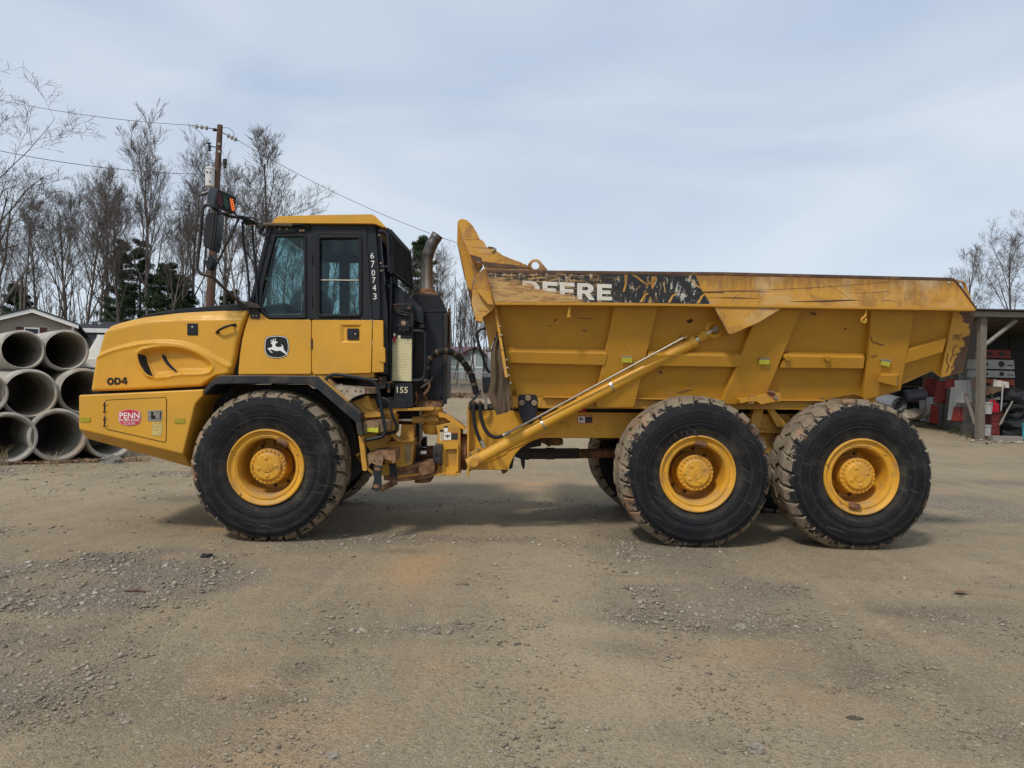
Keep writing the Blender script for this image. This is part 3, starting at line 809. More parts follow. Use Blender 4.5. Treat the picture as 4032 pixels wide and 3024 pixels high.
col = t.ramp(tn, [(.0, (.13, .113, .09)), (.25, (.22, .183, .135)), (.55, (.275, .232, .172)), (.88, (.335, .295, .235)), (.99, (.39, .355, .30)), (1.0, (.50, .47, .42))])
col = t.mix(t.ramp(t.noise(t.coord('Pos'), 60, 4, .6), [(.4, 0.0), (.7, .5)]), col, (.27, .215, .155))
t.set(Base_Color=col, Roughness=.9, Specular_IOR_Level=.15); M['stone'] = t.m
sets = [stone_field(42000, -7.5, 7.5, -6.4, 3.5, .006, .028, 1, 1.2, .11), stone_field(26000, -6.5, 1.5, -6.0, .5, .006, .036, 2, 1.6, .0),
        stone_field(60000, -4.8, 4.8, -6.3, -2.0, .0045, .018, 3, 1.2, .24), stone_field(46000, -3.2, 3.2, -6.4, -3.6, .0025, .011, 4, 1.1, .36), stone_field(9000, -12, -4, 2.5, 8, .012, .05, 5, 1.0, .10)]
gravel = build_stones('gravel', sets, M['stone']); tag(gravel, 'loose grey crushed stone strewn over the dirt yard', 'gravel', kind='stuff')
# ================================================================== the articulated dump truck
truck = empty('dump_truck', T_LOC, rz=YAW)
tag(truck, 'big yellow six-wheeled articulated dump truck with scraped bed and charcoal cab', 'dump truck')
T = truck
def W(p): return (p[0], TW - p[1], p[2])

# ------------------------------------------------------------------ wheels
def tyre_profile(Rr):
    return [(.385, .075), (.40, .05), (.42, .045), (.44, .030), (.50, .016), (.515, .010), (.525, .016), (.57, .004), (.62, .0), (.635, .006), (.65, .002),
            (.68, .010), (.70, .022), (.715, .04), (Rr - .060, .075), (Rr - .042, .12), (Rr - .034, .18), (Rr - .030, .33),
            (Rr - .034, .48), (Rr - .042, .55), (Rr - .060, .60), (.70, .635), (.60, .66), (.50, .64), (.40, .59), (.385, .55)]
def tread_geo(Rr, N=30, seed=0):
    rnd = random.Random(seed); V, F = [], []
    rows = [(.030, .228, 0.0, .86, -.42, True), (.233, .362, .5, .88, .42, False), (.368, .502, 0.0, .86, -.42, False), (.507, .635, .5, .84, .42, 2)]
    for (y0, y1, ph, wid, skew, sh) in rows:
        for i in range(N):
            pitch = 2 * math.pi / N; a0 = (i + ph) * pitch + rnd.uniform(-.016, .016)
            dr = rnd.uniform(-.008, .004)
            hw = pitch * wid * rnd.uniform(.94, 1.04) / 2
            def P3(a, y, r): return (r * math.cos(a), y, r * math.sin(a))
            def rt_(y, top):
                k = (y - .33) / .33
                base = Rr - .008 * k * k
                if sh is True and y < .13: base -= (.13 - y) * .62
                if sh == 2 and y > .55: base -= (y - .55) * .5
                return base + dr if top else (Rr - .085 if not (sh is True and y < .05) else Rr - .105)
            ys = [y0, .10, .135, y1] if sh is True else [y0, y0 * .55 + y1 * .45, y1]
            b = len(V); nn = len(ys)
            for j, y in enumerate(ys):
                sk = skew * (y - y0)
                for da, tp in ((-hw * 1.10, 0), (-hw * .84, 1), (hw * .84, 1), (hw * 1.10, 0)):
                    yy = y
                    if tp: yy = y + (.008 if j == 0 else (-.010 if j == nn - 1 else 0))
                    V.append(P3(a0 + da + sk, yy, rt_(y, tp)))
            for j in range(nn - 1):
                for k in range(3):
                    F.append((b + j * 4 + k, b + j * 4 + k + 1, b + j * 4 + 5 + k, b + j * 4 + 4 + k))
            F.append((b, b + 1, b + 2, b + 3)[::-1]); e_ = b + 4 * (nn - 1); F.append((e_, e_ + 1, e_ + 2, e_ + 3))
    return V, F
def rim_profile():
    return [(.384, .10), (.400, .040), (.394, .024), (.384, .022), (.376, .034), (.362, .052), (.340, .060), (.332, .052), (.322, .052), (.318, .060), (.308, .060), (.300, .075), (.297, .10),
            (.292, .15), (.287, .30), (.282, .37), (.262, .40), (.205, .405), (.20, .40), (.0, .40)]
def hub_profile():
    return [(.205, .40), (.205, .30), (.195, .290), (.188, .15), (.188, .128), (.184, .122), (.152, .120), (.148, .112), (.138, .092), (.128, .086), (.058, .085), (.056, .079), (.0, .079)]
RT = .805
tv, tf = tread_geo(RT)
bolt_me = None
def hex_bolt_mesh(name, r, h, n=6, axis='y'):
    V, F = lathe_geo([(0, 0), (r * .8, 0), (r, h * .25), (r, h), (0.0, h)], n, axis)
    me = bpy.data.meshes.new(name); me.from_pydata(V, [], F); me.update(); return me
hub_bolt_me = hex_bolt_mesh('bolt', .0115, .016); hub_bolt_me.materials.append(M['yellow_rim'])
stud_me = hex_bolt_mesh('wheel_nut', .019, .04); stud_me.materials.append(M['rust'])
plug_me = bpy.data.meshes.new('plug'); _v, _f = lathe_geo([(0, 0), (.014, 0), (.0205, .004), (.0205, .01), (.024, .014)], 16); plug_me.from_pydata(_v, [], _f); plug_me.materials.append(M['yellow_rim'])
protos = {}
def wheel(c, near, spin, full=True, label=None, lock=50, sc=1.0):
    w = empty('wheel', c, T); w.scale = (sc, 1, sc)
    if not near: w.rotation_euler = (0, 0, math.pi)
    if label: w['label'] = label
    if 'tyre' not in protos:
        protos['tyre'] = lathe('tyre', tyre_profile(RT), M['tyre'], w, n=96, smooth=40)
        protos['tread'] = pydata('tread', tv, tf, M['tread'], w)
        protos['rim'] = lathe('rim', rim_profile(), M['yellow_rim'], w, n=64, smooth=30)
        protos['hub'] = lathe('hub', hub_profile(), M['yellow_rim'], w, n=56, smooth=30)
        parts = [protos[k] for k in ('tyre', 'tread', 'rim', 'hub')]
    else:
        parts = [share(protos[k], k, (0, 0, 0), w) for k in ('tyre', 'tread', 'rim', 'hub')]
    for p in parts[:2]: p.rotation_euler = (0, R(spin), 0)
    for p in parts[2:]: p.rotation_euler = (0, R(spin * 1.7), 0)
    if full:
        for i in range(24):
            a = R(spin) + 2 * math.pi * i / 24
            o = bpy.data.objects.new('bolt', hub_bolt_me); COL.objects.link(o); o.parent = w
            o.location = (.170 * math.cos(a), .106, .170 * math.sin(a))
        for i in range(10):
            a = R(spin + 11) + 2 * math.pi * i / 10
            o = bpy.data.objects.new('wheel_nut', stud_me); COL.objects.link(o); o.parent = w
            o.location = (.236 * math.cos(a), .366, .236 * math.sin(a))
        for i, a in enumerate((spin, spin + 92, spin + 185, spin + 262)):
            o = bpy.data.objects.new('plug', plug_me); COL.objects.link(o); o.parent = w
            o.location = (.092 * math.cos(R(a)), .075, .092 * math.sin(R(a)))
        # locking clip on the rim, rusted
        a = R(lock); bm = bmesh.new()
        for (rr, yy, sx, sy, sz) in ((.315, .030, .13, .03, .035), (.292, .052, .11, .03, .03), (.335, .035, .09, .03, .018)):
            q = bmesh.ops.create_cube(bm, size=1.0)['verts']
            for v in q:
                v.co = Vector((v.co.x * sx, v.co.y * sy + yy, v.co.z * sz + rr))
        bmesh.ops.bevel(bm, geom=bm.edges[:], offset=.004, segments=1, affect='EDGES')
        bm.transform(Matrix.Rotation(math.pi / 2 - a, 4, 'Y'))
        finish('rim_clip', bm, M['rust'], w, 30)
    return w
FW = L('P', 1045.3, 1849.5, .03); MW = L('P', 2748.9, 1872.2, .03); RW = L('P', 3393.9, 1882.7, .03)
print('wheel centres', FW, MW, RW)
ZC = .778
wheel((FW.x, 0, ZC), True, 8, lock=58)
wheel((MW.x, 0, ZC + .012), True, 33, lock=85, sc=1.025)
wheel((RW.x, 0, ZC + .012), True, 19, lock=258, sc=1.03)
for c in (FW, MW, RW): wheel((c.x, TW, ZC), False, 5, full=False)
emb = plain('dusty_moulding', (.040, .037, .033), .85)
for ch, q in (('S', [(945, 505), (985, 490), (1000, 530), (960, 548)]), ('T', [(1005, 478), (1045, 468), (1052, 512), (1014, 522)]), ('L', [(1068, 462), (1108, 456), (1112, 500), (1072, 506)]), ('3', [(1125, 452), (1166, 450), (1168, 494), (1128, 497)])):
    text_on('tyre_lettering', ch, 'K', q, .0, emb, T, .0, gap=.006)
for fr, q in (('I', [(830, 888), (752, 898), (756, 868), (832, 856)]), ('K', [(1140, 925), (1138, 835), (1168, 833), (1170, 923)]), ('M', [(975, 895), (1025, 862), (1040, 885), (990, 920)])):
    text_on('hub_lettering', 'BELL', fr, q, .080, M['yellow_rim'], T, .0, gap=.004)
for i, c in enumerate((FW, MW, RW)):
    tube('axle', [(c.x, .36, ZC), (c.x, 2.54, ZC)], .13, M['dark_metal'], T, 16)
    lathe('differential', [(0, -.30), (.17, -.26), (.27, -.12), (.29, .0), (.27, .12), (.17, .26), (0, .3)], M['dark_metal'], T, 24, 'y', (c.x, TW / 2, ZC))

# ------------------------------------------------------------------ nose: bumper box
yb = .14; yc = .42
side = [(20, 897), (560, 873), (1110, 847), (1106, 905), (1072, 938), (1044, 968), (1028, 1008), (1018, 1060), (1000, 1130), (960, 1290), (930, 1412), (20, 1195)]
sp = [YP(yb).hit(*p) for p in pp('B', side)]
lo = [YP(yc).hit(*p) for p in pp('B', [(1005, 1528), (92, 1276)])]
bm = bmesh.new()
nv = [bm.verts.new(p) for p in sp]; fv = [bm.verts.new(W(p)) for p in sp]
nl = [bm.verts.new(p) for p in lo]; fl = [bm.verts.new(W(p)) for p in lo]
bm.faces.new(nv); bm.faces.new(fv[::-1])
n = len(sp)
for i in range(n - 2):
    bm.faces.new((nv[i], fv[i], fv[i + 1], nv[i + 1]))
bm.faces.new((nv[n - 1], fv[n - 1], fv[0], nv[0]))
bm.faces.new((nv[n - 2], nv[n - 1], nl[1], nl[0])); bm.faces.new((fv[n - 2], fl[0], fl[1], fv[n - 1]))
bm.faces.new((nl[0], nl[1], fl[1], fl[0]))
bm.faces.new((nv[n - 1], fv[n - 1], fl[1], nl[1])); bm.faces.new((nv[n - 2], nl[0], fl[0], fv[n - 2]))
bmesh.ops.recalc_face_normals(bm, faces=bm.faces); bevel_bm(bm, .018, 3, 28)
finish('bumper', bm, M['yellow'], T, 40, True)
PB = YP(yb - .004)
hatch = plate('hatch', 'B', rpoly([(253, 942), (787, 917), (782, 1310), (253, 1190)], 22, 3), PB, .003, M['yellow'], T, .001)
hatch_pts = rpoly([(253, 942), (787, 917), (782, 1310), (253, 1190)], 22, 3)
tube('hatch_seam', [YP(yb - .003).hit(*p) for p in pp('B', hatch_pts + hatch_pts[:1])], .0035, M['black'], hatch, 5)
for y0, y1 in ((960, 1048), (1085, 1172)):
    h = plate('hinge', 'B', [(241, y0), (254, y0), (254, y1), (241, y1)], PB.off(.004), .006, M['black'], hatch)
    for yy in (y0 + 16, y1 - 13):
        for xx in (233, 262):
            p = PB.off(.003).hit(*pp('B', [(xx, yy)])[0])
            o = bpy.data.objects.new('hinge_bolt', hub_bolt_me); COL.objects.link(o); o.parent = hatch; o.location = p + Vector((0, -.008, 0)); o.scale = (.8, .6, .8)
lt = plate('hatch_latch', 'B', [(622, 1030), (750, 1030), (746, 1127), (622, 1124)], PB.off(.004), .006, M['steel_line'], T, .002)
plate('latch_pocket', 'B', [(652, 1042), (738, 1042), (736, 1108), (652, 1106)], PB.off(.006), .002, M['black'], lt)
plate('latch_paddle', 'B', [(672, 1045), (728, 1045), (728, 1104), (690, 1104), (690, 1075), (672, 1075)], PB.off(.010), .004, M['steel_line'], lt, .001)
lathe('lock', [(0, -.004), (.012, -.003), (.014, .004)], M['steel'], lt, 12, 'y', PB.off(.006).hit(*pp('B', [(635, 1078)])[0]))
plate('instruction_sticker', 'B', [(660, 1137), (748, 1140), (744, 1253), (660, 1250)], PB.off(.004), .002, sheet('faded_sticker', (.62, .47, .16), 14.0, 9), T)
for bx in ((32, 1094, 120, 1134), (857, 1103, 946, 1144)):
    plate('reflector_strip', 'B', [(bx[0], bx[1]), (bx[2], bx[1] - 2), (bx[2], bx[3]), (bx[0], bx[3] - 2)], PB.off(.003), .002, plain('olive_reflective_tape', (.36, .30, .025), .4, var=.2, scale=30), T)
# red badge
rim_pts = [(372, 1045), (400, 1030), (464, 1019), (530, 1030), (560, 1045), (566, 1090), (560, 1135), (530, 1157), (464, 1168), (400, 1157), (370, 1135), (363, 1090)]
def grow(pts, k):
    cx = sum(p[0] for p in pts) / len(pts); cy = sum(p[1] for p in pts) / len(pts)
    return [(cx + (x - cx) * k, cy + (y - cy) * k) for x, y in pts]
dc = plate('dealer_sticker', 'B', rpoly(rim_pts, 10, 2), PB.off(.004), .002, M['red'], T)
plate('sticker_border', 'B', rpoly(grow(rim_pts, .965), 10, 2), PB.off(.0055), .001, M['decal_white'], dc)
plate('sticker_field', 'B', rpoly(grow(rim_pts, .935), 10, 2), PB.off(.007), .001, M['red'], dc)
text_on('sticker_lettering', 'PENN', 'B', [(378, 1050), (551, 1048), (551, 1100), (378, 1102)], PB, M['decal_white'], dc, .012, gap=.009)
text_on('sticker_lettering', 'MCMICHAEL', 'B', [(376, 1106), (553, 1104), (553, 1124), (376, 1126)], PB, M['decal_white'], dc, .005, gap=.009)
text_on('sticker_lettering', 'EQUIPMENT TRADING', 'B', [(410, 1131), (522, 1129), (522, 1138), (410, 1140)], PB, M['decal_white'], dc, .0, gap=.009)
text_on('sticker_lettering', '336-294-0906', 'B', [(418, 1144), (514, 1142), (514, 1154), (418, 1156)], PB, M['decal_white'], dc, .0, gap=.009)

# ------------------------------------------------------------------ hood: one skin with its swept crease and scoop
def resample(pts, n):
    pts = [Vector(p) for p in pts]; d = [0]
    for a, b in zip(pts, pts[1:]): d.append(d[-1] + (b - a).length)
    out = []
    for i in range(n):
        s = d[-1] * i / (n - 1); k = 0
        while k < len(d) - 2 and d[k + 1] < s: k += 1
        u = (s - d[k]) / max(1e-9, d[k + 1] - d[k]); out.append(pts[k].lerp(pts[k + 1], u))
    return out
def seg_dist(p, a, b):
    ab = b - a; t = max(0, min(1, (p - a).dot(ab) / max(1e-9, ab.dot(ab)))); return (p - (a + ab * t)).length
def inside(p, poly):
    c = False; n = len(poly)
    for i in range(n):
        a, b = poly[i], poly[i - 1]
        if (a.y > p.y) != (b.y > p.y) and p.x < (b.x - a.x) * (p.y - a.y) / (b.y - a.y) + a.x: c = not c
    return c
def sdist(p, poly):
    d = min(seg_dist(p, poly[i - 1], poly[i]) for i in range(len(poly)))
    return -d if inside(p, poly) else d
def sst(e0, e1, x):
    t = max(0, min(1, (x - e0) / (e1 - e0))); return t * t * (3 - 2 * t)
hb = [(125, 865), (350, 857), (700, 842), (1085, 821), (1140, 785), (1215, 735), (1345, 716)]
hr = [(1345, 716), (1365, 640), (1385, 560), (1400, 470), (1420, 380), (1446, 300), (1472, 232), (1490, 150)]
hl = [(125, 865), (150, 710), (180, 560), (215, 430), (250, 322)]
ht = [(250, 322), (268, 298), (300, 276), (420, 240), (560, 209), (730, 184), (900, 163), (1200, 143), (1490, 132)]
sm2 = lambda q, k: [(v.x, v.y) for v in smooth_path([Vector((x, y, 0)) for x, y in q], k)]
NU, NV = 120, 64
cb, ct = resample(hb, NU), resample(sm2(ht, 4), NU); cl, crr = resample(sm2(hl, 3), NV), resample(sm2(hr, 3), NV)
scoop = [Vector(p) for p in sm2([(548, 535), (600, 505), (700, 486), (800, 480), (900, 487), (1000, 512), (1100, 558), (1170, 610), (1192, 650), (1170, 690), (1110, 705), (1000, 708), (900, 712), (790, 735), (700, 742), (650, 728), (600, 670), (560, 600), (548, 535)], 3)[:-1]]
sweep = [Vector(p) for p in sm2([(100, 600), (180, 560), (300, 507), (450, 465), (600, 440), (750, 431), (880, 437), (1000, 462), (1120, 515), (1240, 585), (1365, 648), (1500, 700)], 3)]
sweep_poly = sweep + [Vector((1500, 1200)), Vector((100, 1200))]
yh = .50
def hood_y(p, u, v):
    y = yh
    # the panel below the swept crease stands proud
    ds = sdist(p, sweep_poly)
    y -= .030 * sst(16, -16, ds)
    y -= .012 * math.exp(-(ds + 12) ** 2 / 220)
    # scoop
    dq = sdist(p, scoop)
    dep = .085 * sst(6, -46, dq) * (1.0 - .55 * sst(800, 1180, p.x))
    y += dep
    y -= .014 * math.exp(-(dq - 8) ** 2 / 180)
    # shoulder line under the bonnet top
    line = 232 + (1430 - p.x) * .012 + max(0, 620 - p.x) * .25
    y += .016 * sst(line + 10, line - 14, p.y)
    # rounding at top and front
    tt = 1 - (1 - v) / .13
    if tt > 0: y += .11 * (1 - math.sqrt(max(0, 1 - tt * tt * .98)))
    ff = 1 - u / .035
    if ff > 0: y += .07 * (1 - math.sqrt(max(0, 1 - ff * ff * .98)))
    rr = 1 - (1 - u) / .03
    if rr > 0: y += .05 * (1 - math.sqrt(max(0, 1 - rr * rr * .98)))
    bb = 1 - v / .04
    if bb > 0: y += .03 * (1 - math.sqrt(max(0, 1 - bb * bb * .98)))
    return y
hv = []
for j in range(NV):
    v = j / (NV - 1)
    for i in range(NU):
        u = i / (NU - 1)
        S = cb[i] * (1 - v) + ct[i] * v + cl[j] * (1 - u) + crr[j] * u - (cb[0] * (1 - u) * (1 - v) + cb[-1] * u * (1 - v) + ct[0] * (1 - u) * v + ct[-1] * u * v)
        (px, py), = pp('B', [(S.x, S.y)])
        base = YP(yh).hit(px, py)
        hv.append(Vector((base.x, hood_y(S, u, v), base.z)))
hf = [(j * NU + i, j * NU + i + 1, (j + 1) * NU + i + 1, (j + 1) * NU + i) for j in range(NV - 1) for i in range(NU - 1)]
nh = len(hv)
allv = hv + [Vector(W(p)) for p in hv]
allf = hf + [tuple(nh + k for k in f[::-1]) for f in hf]
loop = [i for i in range(NU)] + [j * NU + NU - 1 for j in range(1, NV)] + [(NV - 1) * NU + i for i in range(NU - 2, -1, -1)] + [j * NU for j in range(NV - 2, 0, -1)]
for a, b in zip(loop, loop[1:] + loop[:1]): allf.append((b, a, nh + a, nh + b))
hood = pydata('hood', allv, allf, M['yellow'], T, smooth=60)
bm = bmesh.new(); bm.from_mesh(hood.data); bmesh.ops.recalc_face_normals(bm, faces=bm.faces); bm.to_mesh(hood.data); bm.free()
hood.data.set_sharp_from_angle(angle=R(60))
top_strip = plate('hood_top', 'B', [(560, 214), (570, 205), (730, 173), (900, 148), (1200, 119), (1440, 103), (1478, 108), (1478, 150), (900, 180)], .86, 1.18, M['charcoal'], T, .01)
# vents in the scoop, following the skin
def hood_pt(x, y, d=0.0):
    p = YP(yh).hit(*pp('B', [(x, y)])[0]); return Vector((p.x, hood_y(Vector((x, y)), .5, .5) + d, p.z))
for lft, rgt in (([(545, 534), (551, 580), (562, 617), (580, 659), (606, 699), (638, 728), (678, 742)], [(580, 534), (600, 560), (606, 600), (624, 640), (648, 688), (668, 714), (682, 730)]),
                 ([(719, 536), (730, 580), (754, 622), (790, 661), (834, 694), (882, 707)], [(754, 536), (776, 562), (788, 592), (812, 626), (848, 664), (888, 694)])):
    ra, rb = resample(sm2(lft, 3), 18), resample(sm2(rgt, 3), 18); V, F = [], []
    for i in range(18):
        for k in range(4):
            q = ra[i].lerp(rb[i], k / 3); V.append(hood_pt(q.x, q.y, -.004))
    F = [(i * 4 + k, i * 4 + k + 1, i * 4 + 5 + k, i * 4 + 4 + k) for i in range(17) for k in range(3)]
    vt = pydata('vent', V, F, M['black'], T)  # black strip over the skin stands in for the dark opening
    g3 = [hood_pt(q.x, q.y, -.004) for q in ra + rb[::-1]]
    tube('vent_rim', g3 + g3[:2], .009, M['yellow'], vt, 8)
hl_ = plate('hood_latch', 'B', rrect(966, 272, 1060, 377, 10), yh - .006, .03, M['charcoal'], T, .003)
plate('latch_pocket', 'B', rrect(980, 322, 1048, 366, 5), yh - .009, .004, M['black'], hl_)
lathe('lock', [(0, -.004), (.011, -.003), (.013, .004)], M['steel'], hl_, 12, 'y', L('B', 1012, 303, yh - .007))
plate('latch_dimple', 'B', ell(1295, 296, 46, 22, 20, -10), yh - .002, .004, M['yellow'], T)
gh = tube('grab_handle', [L('B', 1228, 350, yh - .01), L('B', 1243, 332, yh - .05), L('B', 1300, 303, yh - .06), L('B', 1345, 290, yh - .055), L('B', 1372, 288, yh - .01)], .0135, M['black'], T, 10, 4)
for x, y in ((1228, 350), (1378, 286)):
    plate('handle_foot', 'B', ell(x, y, 18, 14, 12, -20), yh - .014, .02, M['black'], gh, .003)
block_text('unit_number', 'OD4', 'B', [(268, 748), (445, 741), (447, 802), (268, 810)], yh - .036, M['decal_black'], T)
plate('dark_gap_fill', 'B', [(150, 830), (1100, 780), (1130, 860), (1100, 890), (160, 905)], .66, 1.58, M['black'], T)  # black block added so the gap under the hood reads as shade
# radiator grille in the nose
box2('grille', (hv[0].x - .012 + .25, .9, hv[0].z + .15), (hv[0].x + .3, 2.0, hv[0].z + .7), M['black'], T)

# ------------------------------------------------------------------ cab
ycab = .50
dark_gap = plate('cab_dark_gap', 'D', [(-20, 860), (150, 800), (200, 900), (100, 1400), (30, 1400), (-60, 1400)], ycab + .10, 1.7, M['black'], T)  # black block stands in for the shade between hood and cab
cabp = plate('cab_side_panel', 'D', rpoly([(78, 1396), (92, 1240), (112, 1110), (138, 1010), (158, 950), (176, 898), (262, 896), (322, 948), (674, 951), (674, 1394)], 16, 3), ycab, .07, M['yellow'], T, .014, seg=3)
mirror_copy(cabp)
low = plate('cab_sill', 'D', [(85, 1388), (1185, 1380), (1188, 1425), (740, 1420), (85, 1412)], ycab + .03, 1.84, M['yellow_grimy'], T, .01)
door = empty('door', (0, 0, 0), T)
dl = plate('door_skin', 'D', rpoly([(680, 953), (1171, 954), (1162, 1384), (700, 1397), (680, 1378)], 12, 3), ycab - .012, .05, M['yellow'], door, .010, holes=[rpoly([(912, 992), (1086, 992), (1082, 1140), (912, 1140)], 6, 2)], seg=2)
plate('handle_recess', 'D', [(905, 985), (1092, 985), (1088, 1147), (905, 1147)], ycab + .010, .01, M['yellow'], door)
rc = pp('D', [(912, 992), (1086, 992), (1082, 1140), (912, 1140)]); ri = pp('D', [(942, 1012), (1066, 1012), (1064, 1122), (942, 1122)])
bm = bmesh.new(); o4 = [bm.verts.new(YP(ycab - .013).hit(*p)) for p in rc]; i4 = [bm.verts.new(YP(ycab + .006).hit(*p)) for p in ri]
for i in range(4): bm.faces.new((o4[i], o4[(i + 1) % 4], i4[(i + 1) % 4], i4[i]))
bm.faces.new(i4); finish('recess_flank', bm, M['yellow'], door, 0)
plate('door_handle', 'D', rrect(968, 1022, 1063, 1114, 8), ycab - .010, .02, M['black'], door, .003)
plate('handle_paddle', 'D', rrect(988, 1032, 1020, 1104, 4), ycab - .014, .006, M['charcoal'], door, .002)
lathe('lock', [(0, -.005), (.009, -.004), (.010, .004)], M['steel'], door, 12, 'y', L('D', 1034, 1068, ycab - .012))
mirror_copy(dl, 'door_skin', door)
cp = plate('cab_corner_panel', 'D', rpoly([(1177, 954), (1262, 956), (1266, 1380), (1168, 1384)], 8, 2), ycab, .10, M['yellow'], T, .035, seg=4)
mirror_copy(cp)
plate('corner_cover', 'D', rpoly([(1226, 1176), (1276, 1178), (1280, 1300), (1262, 1304), (1226, 1290)], 8, 2), ycab - .014, .07, M['yellow'], T, .012)
for y0, y1 in ((412, 490), (756, 838), (1106, 1190)):
    plate('door_hinge', 'D', rrect(673, y0, 685, y1, 3), ycab - .022, .02, M['black'], door, .002)
# pillars and roof frame with the window openings
frame_out = [(348, 205), (355, 168), (690, 166), (1165, 164), (1196, 178), (1228, 560), (1236, 948), (330, 948), (262, 896), (176, 830), (200, 740), (262, 520)]
win1 = rpoly([(384, 260), (636, 260), (640, 930), (618, 940), (330, 940), (254, 858), (266, 700), (312, 500)], 26, 4)
win2 = rrect(722, 264, 1088, 932, 34, 5)
cf = plate('cab_frame', 'D', frame_out, ycab + .004, .07, M['charcoal'], T, .008, holes=[win1, win2])
mirror_copy(cf)
# raised door surround and rubber seals
ds_ = plate('door_frame', 'D', rpoly([(690, 178), (1122, 176), (1172, 950), (688, 950)], 10, 2), ycab - .010, .014, M['charcoal'], door, .004, holes=[rrect(718, 258, 1092, 936, 38, 5)])
g3 = [YP(ycab - .008).hit(*p) for p in pp('D', rrect(734, 276, 1078, 920, 24, 5))]
tube('window_seal', g3 + g3[:2], .022, M['black_rough'], door, 8)
g3 = [YP(ycab + .002).hit(*p) for p in pp('D', rpoly([(378, 268), (626, 264), (628, 928), (610, 932), (328, 934), (258, 856), (270, 700), (318, 500)], 22, 4))]
fw_ = plate('side_window', 'D', rpoly([(384, 260), (636, 260), (640, 930), (618, 940), (330, 940), (254, 858), (266, 700), (312, 500)], 26, 4), ycab + .030, .006, M['glass'], T)
tube('window_seal', g3 + g3[:2], .016, M['black_rough'], fw_, 8)
g4 = [YP(ycab + .024).hit(*p) for p in pp('D', rpoly([(396, 280), (602, 278), (596, 905), (320, 912), (276, 862), (280, 780)], 14, 3))]
tube('window_edge_line', g4 + g4[:1], .004, plain('window_edge', (.12, .15, .15), .4), fw_, 5)
pn = plate('door_window', 'D', rrect(724, 266, 1086, 930, 30, 5), ycab + .022, .006, M['glass'], door)
tube('window_bar', [L('D', 748, 629, ycab + .012), L('D', 1070, 631, ycab + .012)], .009, M['steel_line'], door, 8)
far1 = mirror_copy(fw_, 'side_window', T); far2 = mirror_copy(pn, 'door_window', door)
farbar = plate('window_post', 'D', [(925, 470), (985, 470), (985, 930), (925, 930)], TW - ycab - .10, .06, M['charcoal'], T)
# windscreen, rear panel, floor, inside
def L3(fr, x, y, yy): return L(fr, x, y, yy)
a, b = L('D', 350, 205, ycab + .02), L('D', 182, 835, ycab + .02)
ws = hexa('windscreen', [a, b, Vector(W(b)), Vector(W(a))], [p + Vector((.008, 0, 0)) for p in (a, b, Vector(W(b)), Vector(W(a)))], M['glass'], T)
for yy in (ycab + .012, TW - ycab - .012):
    tube('windscreen_pillar', [Vector((a.x, yy, a.z + .06)), Vector((b.x, yy, b.z - .05))], .030, M['charcoal'], T, 8)
a, b = L('D', 1192, 178, ycab + .03), L('D', 1232, 1380, ycab + .03)
mid = a.lerp(b, .42)
hexa('rear_cab_wall', [mid, b, Vector(W(b)), Vector(W(mid))], [p + Vector((-.05, 0, 0)) for p in (mid, b, Vector(W(b)), Vector(W(mid)))], M['charcoal'], T)
hexa('rear_window', [a, mid, Vector(W(mid)), Vector(W(a))], [p + Vector((-.008, 0, 0)) for p in (a, mid, Vector(W(mid)), Vector(W(a)))], M['glass'], T)
p0, p1 = L('D', 170, 1300, ycab + .05), L('D', 1225, 1380, ycab + .05)
box2('cab_floor', (p0.x, ycab + .05, p1.z), (p1.x, TW - ycab - .05, p1.z + .08), M['black'], T)
# seat, console, steering wheel
sx = L('D', 560, 900, 1.45).x; fz = p1.z + .08
seat = empty('driver_seat', (0, 0, 0), T)
box2('seat_cushion', (sx - .30, 1.17, fz + .42), (sx + .22, 1.70, fz + .56), M['black'], seat, .04)
bk = box('seat_back', (sx + .26, 1.435, fz + .92), (.14, .50, .78), M['black'], seat, .05, Matrix.Rotation(R(3), 3, 'Y'))
box('headrest', (sx + .34, 1.435, fz + 1.42), (.10, .28, .2), M['black'], seat, .03, Matrix.Rotation(R(8), 3, 'Y'))
box2('seat_base', (sx - .2, 1.25, fz), (sx + .15, 1.62, fz + .42), M['black'], seat, .02)
wb = L('D', 182, 835, ycab + .02); cs = Vector((wb.x + .25, 1.2, 0)); dz = wb.z + .06
dsh = hexa('dashboard', [(wb.x + .10, .62, fz), (wb.x + .42, .62, fz), (wb.x + .34, .62, dz), (wb.x + .10, .62, dz - .05)],
     [(wb.x + .10, 2.28, fz), (wb.x + .42, 2.28, fz), (wb.x + .34, 2.28, dz), (wb.x + .10, 2.28, dz - .05)], M['black'], T, .03)
ring = [Vector((cs.x + .22 + .19 * math.cos(t_) * .45, 1.45 + .19 * math.sin(t_), dz + .06 + .19 * math.cos(t_) * .8)) for t_ in [i * math.pi / 12 for i in range(25)]]
tube('steering_wheel', ring, .018, M['black'], T, 8)
lump = lathe('seat_bag', [(0, .2), (.10, .19), (.2, .10), (.24, .0), (.25, -.1)], M['tarp'], T, 14, 'z', (cs.x + .30, .95, dz + .02), 60)
# sun visor strip on the pillar
plate('pillar_blind', 'D', rpoly([(352, 345), (385, 350), (368, 440), (335, 605), (290, 598), (318, 470)], 10, 2), ycab + .05, .05, M['black_rough'], T)
plate('pillar_blind', 'D', rpoly([(290, 620), (332, 628), (300, 740), (268, 850), (250, 840), (262, 720)], 10, 2), ycab + .05, .05, M['black_rough'], T)
